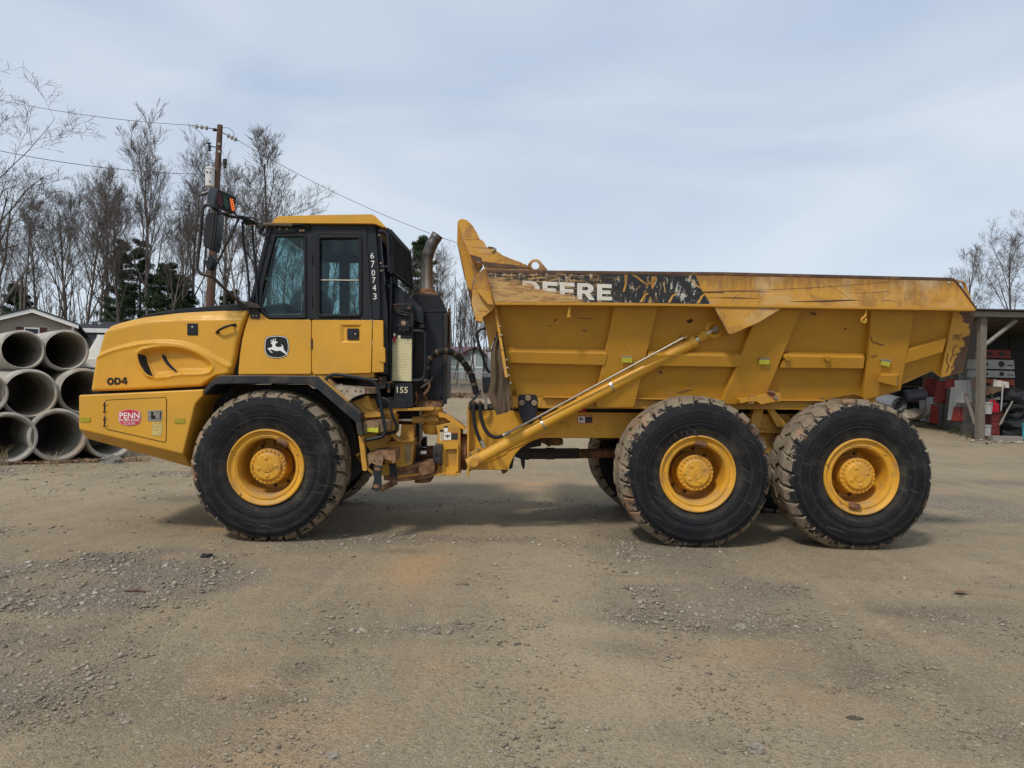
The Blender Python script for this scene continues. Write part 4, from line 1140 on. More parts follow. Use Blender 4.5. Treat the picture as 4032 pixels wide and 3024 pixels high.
# roof
roof = plate('cab_roof', 'D', rpoly([(352, 162), (372, 130), (410, 106), (700, 97), (1158, 90), (1186, 96), (1215, 122), (1282, 192), (1262, 196), (1205, 170), (1165, 166), (690, 164)], 10, 3), ycab - .06, 2.02, M['yellow'], T, .03, seg=3)
# roof lining
p0, p1 = L('D', 360, 172, ycab + .08), L('D', 1185, 172, ycab + .08)
box2('roof_lining', (p0.x, ycab + .08, p0.z - .05), (p1.x, TW - ycab - .08, p0.z - .01), M['black'], T)
text = '670743'
ys = [(404, 452), (470, 525), (545, 592), (605, 652), (666, 716), (736, 786)]
for i, ch in enumerate(text):
    y0, y1 = ys[i]; x0 = 1158 + i * 4.4
    text_on('stencil_digit', ch, 'D', [(x0, y0), (x0 + 28, y0), (x0 + 29, y1), (x0 + 1, y1)], ycab + .004, M['decal_white'], T, .0, gap=.004)
# badge with the leaping deer
lx = lambda pts: [(x, y) for x, y in pts]
bord = [(300, 1096), (340, 1084), (393, 1079), (445, 1084), (480, 1096), (492, 1140), (494, 1180), (490, 1215), (476, 1245), (440, 1262), (393, 1268), (345, 1262), (308, 1245), (294, 1215), (290, 1180), (292, 1140)]
PD = YP(ycab)
bd = plate('badge', 'D', rpoly(bord, 18, 3), PD.off(.004), .003, M['decal_black'], T)
plate('badge_border', 'D', rpoly(grow(bord, .965), 18, 3), PD.off(.0055), .001, M['decal_white'], bd)
plate('badge_field', 'D', rpoly(grow(bord, .915), 18, 3), PD.off(.007), .001, M['decal_black'], bd)
deer = [(318, 1186), (332, 1180), (352, 1178), (358, 1166), (356, 1150), (345, 1146), (343, 1141), (356, 1135), (366, 1131), (372, 1126), (388, 1129), (402, 1134), (396, 1141), (384, 1143), (380, 1152), (386, 1170), (402, 1175), (426, 1173), (440, 1166), (432, 1157), (428, 1150), (438, 1156), (446, 1166), (446, 1180), (452, 1198), (466, 1214), (478, 1230), (484, 1246), (472, 1236), (456, 1224), (436, 1212), (420, 1202), (404, 1206), (382, 1206), (362, 1198), (348, 1193), (336, 1195), (346, 1208), (360, 1220), (352, 1222), (336, 1208), (326, 1195)]
plate('deer_emblem', 'D', deer, PD.off(.0085), .001, M['decal_white'], bd)
for al in ([(366, 1131), (356, 1120), (350, 1112), (352, 1118), (342, 1116), (352, 1124), (360, 1132)], [(372, 1128), (368, 1114), (362, 1104), (360, 1112), (366, 1128)],
           [(380, 1128), (386, 1116), (384, 1104), (378, 1101), (380, 1114), (374, 1128)], [(362, 1130), (350, 1128), (340, 1122), (346, 1130), (358, 1134)]):
    plate('antler', 'D', al, PD.off(.0085), .001, M['decal_white'], bd)

# ------------------------------------------------------------------ mirror, arms and signal box beside the windscreen
ym = .22
def TP(fr, pts, yy):
    ylist = yy if isinstance(yy, (list, tuple)) else [yy] * len(pts)
    return [L(fr, x, y, q) for (x, y), q in zip(pts, ylist)]
mirror = empty('mirror', (0, 0, 0), T)
tube('mirror_frame', TP('C', [(352, 300), (310, 296), (282, 318), (268, 360), (252, 520), (238, 700), (218, 880), (210, 965), (222, 1012), (262, 1048), (330, 1066), (385, 1085), (440, 1140), (540, 1235), (640, 1325), (700, 1368), (790, 1388), (835, 1400)],
     [ym] * 10 + [ym, ym + .02, ym + .05, ym + .10, ym + .16, ym + .2, ym + .22, ym + .24]), .0175, M['dark_metal'], mirror, 10, 3)
tube('mirror_frame', TP('C', [(352, 300), (420, 345), (500, 395), (570, 420), (700, 440), (800, 468), (860, 492)], [ym, ym, ym + .04, ym + .08, ym + .16, ym + .2, ym + .22]), .016, M['dark_metal'], mirror, 8, 3)
tube('lamp_cable', TP('C', [(330, 300), (430, 370), (540, 390), (600, 380), (640, 405), (700, 420), (760, 432), (820, 440), (866, 468)], [ym - .01] * 3 + [ym + .05] * 3 + [ym + .16] * 3), .010, M['black'], mirror, 6, 3)
tube('mirror_stay', TP('C', [(664, 452), (600, 590), (500, 790), (420, 950), (360, 1066)], [ym + .14, ym + .10, ym + .06, ym + .03, ym]), .0105, M['dark_metal'], mirror, 8)
tube('mirror_rod', TP('C', [(345, 340), (322, 600), (300, 830), (282, 1044)], ym + .01), .0105, M['dark_metal'], mirror, 8)
tube('mirror_stay', TP('C', [(704, 478), (712, 640), (722, 760), (752, 950), (770, 1130), (780, 1350)], ym + .24), .014, M['charcoal'], mirror, 8, 2)
tube('mirror_stay', TP('C', [(812, 520), (822, 700), (838, 900), (852, 1100), (868, 1420)], ym + .26), .014, M['charcoal'], mirror, 8, 2)
hs_ = plate('mirror_housing', 'C', rpoly([(303, 405), (335, 368), (400, 360), (436, 372), (436, 420), (412, 620), (384, 790), (352, 786), (282, 745), (273, 715), (285, 560)], 20, 4), ym - .06, .20, M['black'], mirror, .02, seg=3)
tube('housing_lip', TP('C', [(398, 366), (380, 560), (352, 770)], ym - .064), .008, M['dark_metal'], mirror, 6)
plate('wide_mirror', 'C', ell(346, 918, 30, 88, 20, 8), ym - .03, .12, M['black'], mirror, .012, seg=3)
plate('mirror_clamp', 'C', rrect(274, 895, 316, 940, 8), ym - .02, .04, M['dark_metal'], mirror, .005)
plate('top_bracket', 'C', [(700, 455), (835, 458), (842, 490), (720, 505)], ym + .20, .08, M['charcoal'], mirror, .006)
plate('swivel_block', 'C', [(848, 487), (930, 480), (936, 520), (885, 600), (868, 590), (886, 545), (845, 540)], ym + .22, .07, M['dark_metal'], mirror, .006)
tube('wiper_arm', TP('C', [(740, 505), (850, 508), (960, 510)], ym + .25), .008, M['rust'], mirror, 8)
tube('hood_rail', TP('C', [(930, 510), (1010, 508), (1250, 514)], ym + .24), .022, plain('tan_foam', (.11, .085, .055), .8), mirror, 10)
tube('rail_end', TP('C', [(1250, 512), (1340, 510), (1400, 522), (1428, 550), (1400, 566)], [ym + .24, ym + .24, ym + .25, ym + .27, ym + .28]), .013, M['black'], mirror, 8, 3)
tube('wiper_blade', TP('C', [(890, 598), (940, 622), (985, 645)], ym + .25), .012, M['black'], mirror, 8)
plate('frame_bracket', 'C', rpoly([(1045, 548), (1270, 540), (1290, 590), (1240, 600), (1040, 605)], 8, 2), ycab - .008, .02, M['black'], mirror, .004)
for x, y in ((1110, 558), (1187, 558), (1338, 576), (1368, 576)):
    lathe('bracket_bolt', [(0, -.012), (.012, -.010), (.014, 0)], M['bolt'], mirror, 8, 'y', L('C', x, y, ycab - .008))
ft = plate('lower_bracket', 'C', [(690, 1350), (770, 1345), (850, 1375), (888, 1410), (888, 1425), (720, 1405)], ym + .20, .1, M['dark_metal'], mirror, .005)
plate('lower_bracket', 'C', rpoly([(790, 1425), (885, 1440), (892, 1525), (882, 1534), (800, 1530), (790, 1520)], 6, 2), ycab - .014, .02, M['black'], mirror, .003)
for x, y in ((822, 1502), (858, 1502)):
    lathe('bracket_bolt', [(0, -.012), (.009, -.010), (.011, 0)], M['bolt'], mirror, 8, 'y', L('C', x, y, ycab - .014))
tube('spring', TP('C', [(765, 1432), (768, 1482)], ycab - .03), .014, M['rust'], mirror, 8)
sb_ = empty('signal_lamp_box', (0, 0, 0), T)
f4 = TP('C', [(432, 118), (646, 213), (612, 392), (382, 322)], [ym - .06, ym + .03, ym + .03, ym - .06])
b4 = TP('C', [(346, 96), (575, 190), (540, 368), (308, 284)], [ym + .09, ym + .18, ym + .18, ym + .09])
hexa('lamp_case', f4, b4, M['charcoal'], sb_, .008)
ap = plane3(f4[0], f4[1], f4[2])
for cx, cy, rx, ry, m in ((458, 232, 28, 82, 'lens_red'), (525, 262, 24, 80, 'lens_green'), (590, 294, 25, 78, 'amber_lens')):
    ln = plate('lens', 'C', ell(cx, cy, rx, ry, 22, -10), ap.off(.008), .01, M[m], sb_, .003)
    g3 = [ap.off(.008).hit(*p) for p in pp('C', ell(cx, cy, rx + 4, ry + 5, 22, -10))]
    tube('lens_gasket', g3 + g3[:2], .005, M['black'], sb_, 6)
for i in range(7):
    for j in range(2):
        x = 575 + j * 22 + i * 3.6; y = 232 + i * 19.5 + j * 6
        plate('lit_diode', 'C', ell(x, y, 6.5, 5.5, 8), ap.off(.012), .004, M['amber'], sb_)
tube('lamp_mount', TP('C', [(230, 190), (290, 182), (330, 165)], ym + .15), .012, M['dark_metal'], sb_, 6)

# ------------------------------------------------------------------ fender and steps
fo = [(225, 238), (226, 186), (320, 88), (365, 63), (700, 62), (1224, 70), (1292, 132), (1440, 262), (1586, 396), (1616, 590), (1566, 582), (1546, 470), (1490, 422), (1200, 172), (1130, 138), (700, 134), (330, 140), (290, 170)]
fender = plate('fender', 'I', fo, .03, .62, M['charcoal_dusty'], T, .012)
mirror_copy(fender)
plate('fender_liner', 'I', [(290, 145), (1130, 140), (1500, 430), (1555, 590), (1600, 900), (1500, 1000), (900, 700), (250, 700), (100, 840), (230, 240)], .70, .02, M['dark_metal'], T)
plate('fender_post', 'I', rpoly([(1572, 588), (1614, 590), (1650, 885), (1640, 897), (1608, 893)], 6, 2), .10, .10, M['yellow_grimy'], T, .006)
plate('fender_gusset', 'I', [(1215, 66), (1240, 66), (1480, 290), (1456, 290)], .045, .3, M['yellow_grimy'], T, .004)
st1 = plate('step', 'E', [(105, 402), (455, 428), (462, 492), (385, 512), (340, 535), (295, 570)], .16, .012, M['galv'], T, .003)
plate('step_tread', 'E', [(105, 404), (455, 428), (556, 436), (556, 490), (462, 492), (455, 440), (120, 420)], .18, .36, M['step_mud'], st1, .004)
def bolts(name, fr, pts, yy, parent, r=.012, m='bolt'):
    for x, y in pts:
        lathe(name, [(0, -.010), (r * .8, -.009), (r, -.003), (r, .004)], M[m], parent, 8, 'y', L(fr, x, y, yy))
bolts('step_bolt', 'E', [(230, 458), (283, 458), (365, 460), (415, 460)], .158, st1)
for i in range(16):
    x = 150 + i * 19
    plate('step_tooth', 'E', [(x, 408 + i * 1.3), (x + 9, 400 + i * 1.3), (x + 17, 409 + i * 1.3)], .165, .02, M['galv'], st1)
st2 = plate('step', 'E', [(436, 768), (540, 756), (597, 780), (594, 850), (560, 850), (520, 856), (480, 872), (452, 890)], .14, .012, M['step_mud'], T, .003)
plate('step_tread', 'E', [(440, 762), (600, 744), (690, 758), (686, 842), (600, 868), (596, 778)], .16, .40, M['step_mud'], st2, .004)
bolts('step_bolt', 'E', [(502, 808), (551, 808)], .137, st2, .013)
plate('reflector', 'E', [(482, 816), (590, 820), (587, 868), (478, 860)], .135, .004, M['lime'], st2)
for i in range(9):
    x = 452 + i * 13
    plate('step_tooth', 'E', [(x, 768 - i * 1), (x + 5, 740 - i * .6), (x + 9, 766 - i * 1)], .15, .02, M['step_mud'], st2)
st3 = plate('step', 'E', [(480, 1075), (628, 1090), (640, 1130), (622, 1195), (560, 1180), (520, 1160), (490, 1205)], .14, .014, M['step_mud'], T, .004)
plate('step_tread', 'E', [(482, 1072), (560, 1045), (757, 1040), (757, 1150), (640, 1125), (630, 1092)], .16, .40, M['rust_mud'], st3, .004)
bolts('step_bolt', 'E', [(546, 1133), (597, 1138), (735, 1156)], .137, st3, .013)
stp = plate('step_strap', 'E', rpoly([(545, 1182), (628, 1192), (618, 1280), (622, 1380), (592, 1440), (520, 1420), (548, 1320), (535, 1260)], 12, 3), .12, .018, M['charcoal_dusty'], T, .004)
plate('strap_plate', 'E', ell(580, 1222, 34, 17, 14, 8), .115, .02, M['rust'], stp, .003)
plate('strap_plate', 'E', ell(566, 1390, 34, 19, 14, 10), .115, .02, M['rust'], stp, .003)
stp2 = plate('step_strap', 'E', rpoly([(688, 1170), (758, 1160), (770, 1250), (772, 1325), (745, 1345), (700, 1320), (700, 1250)], 10, 3), .46, .018, M['charcoal_dusty'], T, .004)
plate('strap_plate', 'E', ell(730, 1315, 34, 22, 14, 10), .455, .02, M['rust'], stp2, .003)
hexa('step', TP('E', [(600, 1385), (620, 1420), (775, 1345), (760, 1310)], [.14, .14, .46, .46]), [p + Vector((0, .02, -.02)) for p in TP('E', [(600, 1395), (620, 1430), (775, 1355), (760, 1322)], [.18, .18, .5, .5])], M['rust_mud'], T, .004)
tube('hand_rail', TP('E', [(72, 376), (90, 345), (120, 318), (180, 306), (300, 322), (500, 358), (545, 378), (572, 415), (595, 490), (625, 680), (655, 840), (648, 880), (620, 910), (540, 928), (458, 945)], .10), .0185, M['charcoal'], T, 12, 4)
tube('hand_rail', TP('E', [(500, 522), (600, 532), (660, 552), (695, 590), (725, 700), (764, 790), (765, 835), (740, 862), (660, 882), (580, 900)], .40), .0175, M['charcoal'], T, 12, 4)
# ------------------------------------------------------------------ machinery behind the cab
tower = plate('engine_tower', 'D', rpoly([(1330, 845), (1345, 825), (1498, 822), (1512, 845), (1505, 1465), (1330, 1465)], 8, 2), .72, .30, M['charcoal'], T, .012)
plate('tower_ledge', 'D', [(1338, 828), (1500, 822), (1498, 876), (1338, 872)], .70, .05, M['charcoal'], tower, .006)
bolts('ledge_bolt', 'D', [(1364, 852), (1470, 856)], .70, tower, .017, 'rust')
plate('ledge_dirt', 'D', [(1340, 824), (1380, 818), (1440, 820), (1495, 822), (1490, 830), (1345, 832)], .71, .2, M['rust_mud'], tower, .004)
hexa('tower_hood', TP('D', [(1350, 640), (1352, 822), (1585, 880), (1580, 855)], [.85, .80, .80, .85]), TP('D', [(1350, 640), (1352, 822), (1585, 880), (1580, 855)], [1.9, 1.9, 1.9, 1.9]), M['charcoal'], T, .01)
plate('tower_flank', 'D', [(1512, 840), (1592, 880), (1592, 985), (1512, 960)], .80, .5, M['charcoal'], T, .008)
plate('tower_back', 'D', [(1512, 960), (1592, 980), (1590, 1560), (1510, 1560)], .95, .4, M['dark_metal'], T, .01)
# filler cap
cap = lathe('filler_cap', [(0, -.05), (.028, -.05), (.034, -.044), (.062, -.040), (.072, -.025), (.068, 0), (.04, .03), (.035, .05)], M['black'], T, 24, 'y', L('D', 1433, 1000, .70))
lathe('cap_centre', [(0, -.056), (.022, -.056), (.03, -.048)], plain('worn_cap', (.30, .19, .12), .6), cap, 16, 'y', L('D', 1433, 984, .70))
for i in range(8):
    a = i * math.pi / 4; p = L('D', 1433, 1000, .66)
    lathe('cap_lobe', [(0, -.008), (.016, -.006), (.018, .012), (0, .014)], M['black'], cap, 8, 'y', p + Vector((.062 * math.cos(a), 0, .062 * math.sin(a))))
tube('cap_strap', TP('D', [(1355, 872), (1390, 880), (1440, 892), (1462, 900), (1452, 915), (1400, 905), (1360, 880)], .69), .010, M['charcoal_dusty'], T, 6, 3)
dsheet = plate('service_sheet', 'D', [(1338, 1108), (1496, 1108), (1492, 1454), (1336, 1448)], .716, .003, M['sheet'], T)
plate('sheet_header', 'D', [(1404, 1080), (1494, 1084), (1496, 1110), (1404, 1107)], .7155, .003, M['sheet_black'], dsheet)
plate('sheet_symbol', 'D', [(1378, 1080), (1403, 1080), (1403, 1106), (1378, 1106)], .7155, .003, M['cream'], dsheet)
plate('reflector_holder', 'D', [(1338, 1038), (1368, 1040), (1368, 1158), (1338, 1156)], .716, .004, M['black'], T)
plate('red_reflector', 'D', [(1345, 1086), (1363, 1086), (1363, 1134), (1345, 1134)], .711, .004, M['red'], T)
plate('white_reflector', 'D', [(1345, 1062), (1363, 1062), (1363, 1085), (1345, 1085)], .711, .004, M['white'], T)
# plinth with the unit number
pb = plate('tower_plinth', 'E', rpoly([(745, 395), (920, 390), (925, 625), (555, 630), (560, 545), (740, 520)], 6, 2), .66, .5, M['charcoal'], T, .010)
plate('plinth_rib', 'E', [(600, 545), (745, 540), (865, 560), (865, 628), (600, 632)], .65, .02, M['charcoal'], pb, .004)
text_on('unit_number', '155', 'E', [(764, 424), (875, 428), (872, 488), (768, 484)], .66, M['cream'], T, .01, shear=.05, gap=.012)
plate('cab_mount', 'E', rpoly([(578, 322), (660, 325), (668, 400), (655, 445), (600, 445), (578, 400)], 10, 2), .60, .14, M['dark_metal'], T, .01)
bolts('mount_bolt', 'E', [(612, 348), (610, 382), (690, 468)], .60, T, .02, 'rust')
tube('mount_bar', TP('E', [(402, 402), (600, 410), (745, 415)], .75), .045, M['dark_metal'], T, 10)
plate('mount_bracket', 'E', [(668, 380), (725, 370), (720, 385), (672, 402)], .6, .1, M['rust'], T, .004)
plate('mount_bracket', 'E', [(676, 402), (705, 402), (702, 475), (676, 470)], .6, .05, M['charcoal'], T, .004)
# shadowed engine behind everything
p0 = L('E', 240, 350, 1.0); p1 = L('E', 930, 640, 1.0)
box2('engine_block', (p0.x, 1.0, p1.z), (p1.x, 1.9, p0.z), M['dark_metal'], T, .03)
# the radiator housing and exhaust
rad = plate('radiator_housing', 'D', [(1500, 760), (1512, 742), (1722, 746), (1772, 866), (1788, 892), (1782, 1606), (1512, 1606)], 1.02, 1.0, M['charcoal'], T, .014)
plate('housing_edge', 'D', [(1755, 900), (1788, 894), (1782, 1640), (1752, 1640)], .995, .03, M['charcoal_dusty'], rad, .004)
plate('housing_seam', 'D', [(1596, 872), (1770, 870), (1786, 892), (1596, 893)], 1.008, .012, M['charcoal'], rad, .003)
plate('housing_panel', 'D', [(1596, 900), (1750, 898), (1750, 1585), (1596, 1590)], 1.010, .010, M['charcoal'], rad, .004)
bolts('housing_bolt', 'D', [(1612, 884), (1695, 880), (1752, 912), (1750, 1050)], 1.006, rad, .010, 'charcoal')
hexa('housing_floor', TP('D', [(1512, 1606), (1782, 1606), (1782, 1640), (1640, 1640)], 1.02), TP('D', [(1512, 1606), (1782, 1606), (1782, 1640), (1640, 1640)], 2.0), M['rust'], T, .004)
yx = 1.35
ex = TP('D', [(1622, 760), (1620, 600), (1622, 470), (1632, 410), (1655, 345), (1685, 295), (1706, 262)], yx)
exs = smooth_path(ex, 5)
tube('exhaust_pipe', exs, [.071 + .002 * math.sin(i) for i in range(len(exs))], M['exhaust'], T, 24, 0, caps=False)
tube('exhaust_bore', [exs[-3], exs[-1]], .064, M['black'], T, 20)
ringp = exs[-1]
tube('exhaust_lip', [exs[-2].lerp(exs[-1], .6), exs[-1] + (exs[-1] - exs[-2]) * .25], [.074, .080], M['exhaust'], T, 20, 0, caps=False)
plate('exhaust_dirt', 'D', [(1505, 740), (1560, 728), (1640, 722), (1700, 734), (1712, 746)], 1.1, .5, M['rust_mud'], T, .006)
lathe('exhaust_collar', [(.072, .05), (.095, .03), (.1, 0), (.1, -.03)], M['rust'], T, 20, 'z', L('D', 1622, 735, yx))
# mesh guards
def guard(name, quad, yy, mid, parent):
    g = empty(name, (0, 0, 0), parent)
    q = TP('D', quad, yy)
    for i in range(4):
        tube('guard_bar', [q[i], q[(i + 1) % 4]], .020, M['charcoal'], g, 6)
    if mid: tube('guard_bar', TP('D', mid, [sum(yy[:2]) / 2 if isinstance(yy, list) else yy] * 2), .014, M['charcoal'], g, 6)
    # expanded metal: two families of thin strips
    V, F = [], []; n = 17
    for k in range(-n, n + 1):
        for s in (1, -1):
            seg = []
            for u in [i / 26 for i in range(27)]:
                v = (k / n * 1.0) + s * u if s == 1 else (k / n * 1.0) + 1 - u
                if 0 <= v <= 1:
                    seg.append(q[0].lerp(q[1], u).lerp(q[3].lerp(q[2], u), v))
            if len(seg) >= 2:
                v_, f_ = tube_geo([seg[0], seg[-1]], .0062, 4, False, len(V)); V += v_; F += f_
    m_ = pydata('guard_mesh', V, F, M['black'], g); m_['kind'] = 'stuff'
    return g
guard('mesh_guard', [(1318, 222), (1478, 400), (1498, 690), (1342, 572)], [.62, .95, .95, .62], [(1402, 345), (1416, 622)], T)
plate('guard_plate', 'D', [(1262, 198), (1305, 200), (1482, 396), (1482, 412), (1310, 240), (1335, 575), (1318, 575), (1290, 300)], .60, .02, M['charcoal'], T, .004)
guard('mesh_guard', [(1240, 300), (1330, 420), (1350, 700), (1255, 600)], [1.2, 1.2, 1.2, 1.2], None, T)
plate('guard_shadow_box', 'D', [(1238, 640), (1350, 700), (1352, 1460), (1250, 1460)], .98, .4, M['black'], T)  # black box added as the shadow behind the mesh guard
tube('hand_rail', TP('D', [(1228, 228), (1262, 232), (1285, 246), (1298, 275), (1305, 400), (1312, 560)], .46), .017, M['charcoal'], T, 10, 4)
tube('hand_rail', TP('D', [(1238, 522), (1300, 518), (1312, 530)], .46), .015, M['charcoal'], T, 8)
tube('hand_rail', TP('D', [(1328, 602), (1322, 900), (1318, 1250), (1325, 1450)], .62), .014, M['charcoal'], T, 10)
tube('hand_rail', TP('D', [(1512, 1045), (1568, 1045), (1594, 1056), (1606, 1090), (1606, 1250), (1600, 1390), (1585, 1430), (1552, 1448), (1500, 1448)], .66), .018, M['charcoal'], T, 10, 4)
plate('rear_bracket', 'D', [(1560, 992), (1600, 990), (1600, 1020), (1560, 1020)], .8, .1, M['charcoal'], T, .004)
bolts('pillar_bolt', 'D', [(1228, 262), (1243, 490), (1247, 552)], ycab + .02, T, .014, 'bolt')
plate('cab_rear_pillar', 'D', [(1196, 178), (1232, 200), (1262, 560), (1300, 880), (1300, 1400), (1236, 1400), (1232, 900)], ycab + .06, .1, M['charcoal'], T, .01)
# loom and hoses to the rear frame
loom = TP('E', [(1050, 470), (1050, 380), (1058, 270), (1072, 190), (1110, 125), (1170, 90), (1240, 78), (1310, 98), (1380, 150), (1440, 225), (1490, 320), (1520, 420), (1540, 500)], [.90, .90, .88, .86, .86, .86, .87, .90, .93, .96, 1.0, 1.0, 1.0])
lm = tube('hose_loom', loom, .033, M['black_rough'], T, 12, 5)
lp = smooth_path(loom, 5)
for i in range(6, len(lp) - 1, 2):
    d = (lp[i + 1] - lp[i]).normalized()
    tube('loom_band', [lp[i] - d * .014, lp[i] + d * .016], .040, M['black_rough'] if i % 6 else plain('brown_tape', (.10, .075, .05), .8), lm, 12)
tube('spring_coil', TP('D', [(1800, 860), (1802, 1000), (1798, 1180)], 1.15), .014, M['rust'], T, 8)
for k, (pts, yy, m) in enumerate((([(1000, 440), (1060, 400), (1108, 360), (1112, 330)], .86, 'charcoal_dusty'), ([(1075, 380), (1085, 420), (1060, 470), (1030, 500)], .85, 'rust'),
                     ([(985, 330), (1010, 400), (1000, 480), (1010, 560)], .88, 'black_rough'), ([(950, 470), (960, 540), (945, 600)], .88, 'rust'), ([(1040, 300), (1015, 380), (1020, 470)], .92, 'black_rough'))):
    tube('small_hose', TP('E', pts, yy), .014 if k else .016, M[m], T, 8, 4)
plate('valve_cluster', 'E', rpoly([(930, 460), (1010, 450), (1060, 520), (1090, 590), (1000, 615), (930, 600)], 14, 2), .95, .2, M['rust'], T, .02)
plate('valve_block', 'E', rpoly([(950, 590), (1095, 555), (1210, 585), (1200, 630), (960, 630)], 8, 2), .92, .4, M['rust_mud'], T, .015)
bolts('valve_bolt', 'E', [(945, 490), (948, 512), (950, 535), (944, 560), (985, 580)], .95, T, .013, 'bolt')

# ------------------------------------------------------------------ front frame, steering and articulation joint
yg = .72
plate('cab_deck', 'E', [(555, 632), (940, 628), (1128, 622), (1128, 652), (940, 658), (555, 660)], yg - .05, 1.4, M['yellow_grimy'], T, .006)
bolts('deck_bolt', 'E', [(588, 674), (758, 672)], yg - .04, T, .016, 'rust')
fi = plate('inner_fender', 'E', [(292, 580), (490, 512), (512, 560), (546, 652), (640, 692), (605, 720), (470, 730), (440, 765), (420, 700)], .30, .35, M['yellow_grimy'], T, .012)
tube('fender_crease', TP('E', [(330, 600), (440, 690), (470, 720)], .296), .012, M['yellow_grimy'], fi, 6)
plate('fender_horn', 'E', rpoly([(452, 520), (488, 505), (512, 600), (548, 655), (470, 640), (420, 590)], 8, 2), .28, .05, M['yellow_grimy'], T, .008)
plate('front_frame_web', 'E', [(545, 656), (720, 660), (735, 760), (740, 880), (705, 935), (660, 975), (640, 1060), (520, 1060), (470, 1000), (440, 860), (480, 760)], .58, .25, M['yellow_grimy'], T, .015)
plate('frame_stay', 'E', [(640, 735), (740, 660), (760, 665), (655, 760)], .56, .03, M['yellow_grimy'], T, .004)
plate('frame_cheek', 'E', rpoly([(720, 690), (760, 690), (762, 860), (725, 905)], 6, 2), .60, .3, M['yellow_grimy'], T, .008)
plate('frame_gusset', 'E', [(700, 890), (725, 885), (812, 955), (770, 962)], .55, .2, M['yellow_grimy'], T, .006)
plate('hitch_wall', 'E', [(812, 785), (936, 790), (932, 940), (800, 940)], .85, .8, M['yellow_grimy'], T, .012)
plate('hitch_dark', 'E', [(770, 660), (985, 660), (985, 960), (936, 960), (940, 780), (770, 790)], 1.15, .5, M['black'], T)  # black block put in as the shade behind the hitch
hx = plate('hitch_block', 'E', rpoly([(652, 968), (925, 940), (932, 960), (915, 1180), (790, 1212), (650, 1170)], 8, 2), .70, 1.0, M['yellow_grimy'], T, .014)
plate('hitch_ledge', 'E', [(700, 950), (930, 935), (932, 955), (800, 968), (650, 968)], .66, .5, M['yellow_grimy'], T, .004)
plate('hitch_wear', 'E', rpoly([(850, 985), (912, 975), (905, 1150), (845, 1165)], 5, 2), .697, .004, plain('bare_worn_metal', (.30, .21, .11), .6, var=.4, scale=12), hx)
lowr = plate('lower_hitch_arm', 'E', rpoly([(640, 1230), (780, 1205), (1090, 1150), (1130, 1160), (1140, 1200), (1118, 1300), (1000, 1325), (780, 1345), (640, 1330)], 12, 3), .72, .9, M['rust_mud'], T, .02)
plate('arm_rib', 'E', [(770, 1222), (1100, 1172), (1110, 1192), (775, 1250)], .70, .1, M['rust'], lowr, .006)
plate('arm_rib', 'E', [(775, 1285), (1000, 1262), (1010, 1280), (775, 1310)], .69, .1, M['yellow_grimy'], lowr, .006)
plate('hitch_pin_boss', 'E', rpoly([(980, 1200), (1090, 1185), (1138, 1200), (1130, 1260), (1010, 1290), (970, 1260)], 14, 3), .66, .3, M['rust_mud'], T, .02)
plate('hitch_pin_foot', 'E', rpoly([(935, 1340), (1110, 1300), (1112, 1325), (1090, 1350), (1010, 1360), (938, 1356)], 8, 2), .80, .4, M['rust'], T, .015)
plate('lower_cheek', 'E', [(620, 1180), (700, 1170), (690, 1280), (620, 1290)], .62, .2, M['yellow_grimy'], T, .008)
plate('frame_tail_stay', 'E', [(365, 1085), (410, 1060), (418, 1075), (385, 1110), (540, 1250), (548, 1285), (490, 1240)], .55, .03, M['yellow_grimy'], T, .004)
box2('belly', (FW.x + .4, .95, .62), (L('E', 640, 1200, 1.0).x, 1.95, 1.25), M['dark_metal'], T, .05)
# steering ram
tube('steering_ram_rod', TP('E', [(765, 748), (925, 746)], .80), .020, M['steel'], T, 14)
tube('steering_ram', TP('E', [(918, 746), (1040, 742)], .80), .040, M['yellow_grimy'], T, 14)
kn = lathe('steering_knuckle', [(0, .15), (.10, .15), (.12, .13), (.12, .06), (.105, .05), (.105, -.05), (.12, -.06), (.12, -.10), (.10, -.15), (.085, -.17), (0, -.17)], M['yellow_grimy'], T, 20, 'z', L('E', 1112, 742, .95))
plate('ram_eye', 'E', rpoly([(1035, 722), (1170, 722), (1172, 768), (1035, 765)], 10, 2), .80, .12, M['yellow_grimy'], kn, .012)
plate('knuckle_cap', 'E', rpoly([(1000, 690), (1140, 672), (1220, 675), (1235, 700), (1100, 712), (1010, 712)], 6, 2), .85, .4, M['yellow_grimy'], kn, .008)
plate('steering_arm', 'E', rpoly([(1170, 690), (1260, 692), (1432, 825), (1428, 842), (1405, 838), (1300, 775), (1230, 725), (1170, 722)], 6, 2), .80, .3, M['yellow'], T, .008)
plate('arm_gusset', 'E', [(1180, 720), (1235, 728), (1320, 800), (1180, 800)], .90, .1, M['yellow_grimy'], T, .005)
jh = plate('joint_housing', 'E', [(1145, 800), (1310, 768), (1386, 830), (1382, 1272), (1330, 1286), (1120, 1282), (1118, 1268), (1160, 1230), (1152, 960), (1168, 900)], .78, 1.0, M['yellow_grimy'], T, .012)
plate('housing_flank', 'E', rpoly([(1150, 965), (1330, 962), (1362, 970), (1362, 1240), (1330, 1262), (1205, 1262), (1205, 990)], 6, 2), .74, .05, M['yellow'], jh, .008, holes=[rpoly([(1240, 1030), (1350, 1025), (1345, 1192), (1240, 1205)], 6, 2)])
plate('housing_base', 'E', rpoly([(1118, 1270), (1380, 1262), (1384, 1275), (1330, 1290), (1120, 1285)], 4, 2), .70, .5, M['yellow_grimy'], jh, .004)
bolts('housing_bolt', 'E', [(1200, 1280), (1230, 1281), (1342, 1278)], .70, jh, .010, 'bolt')
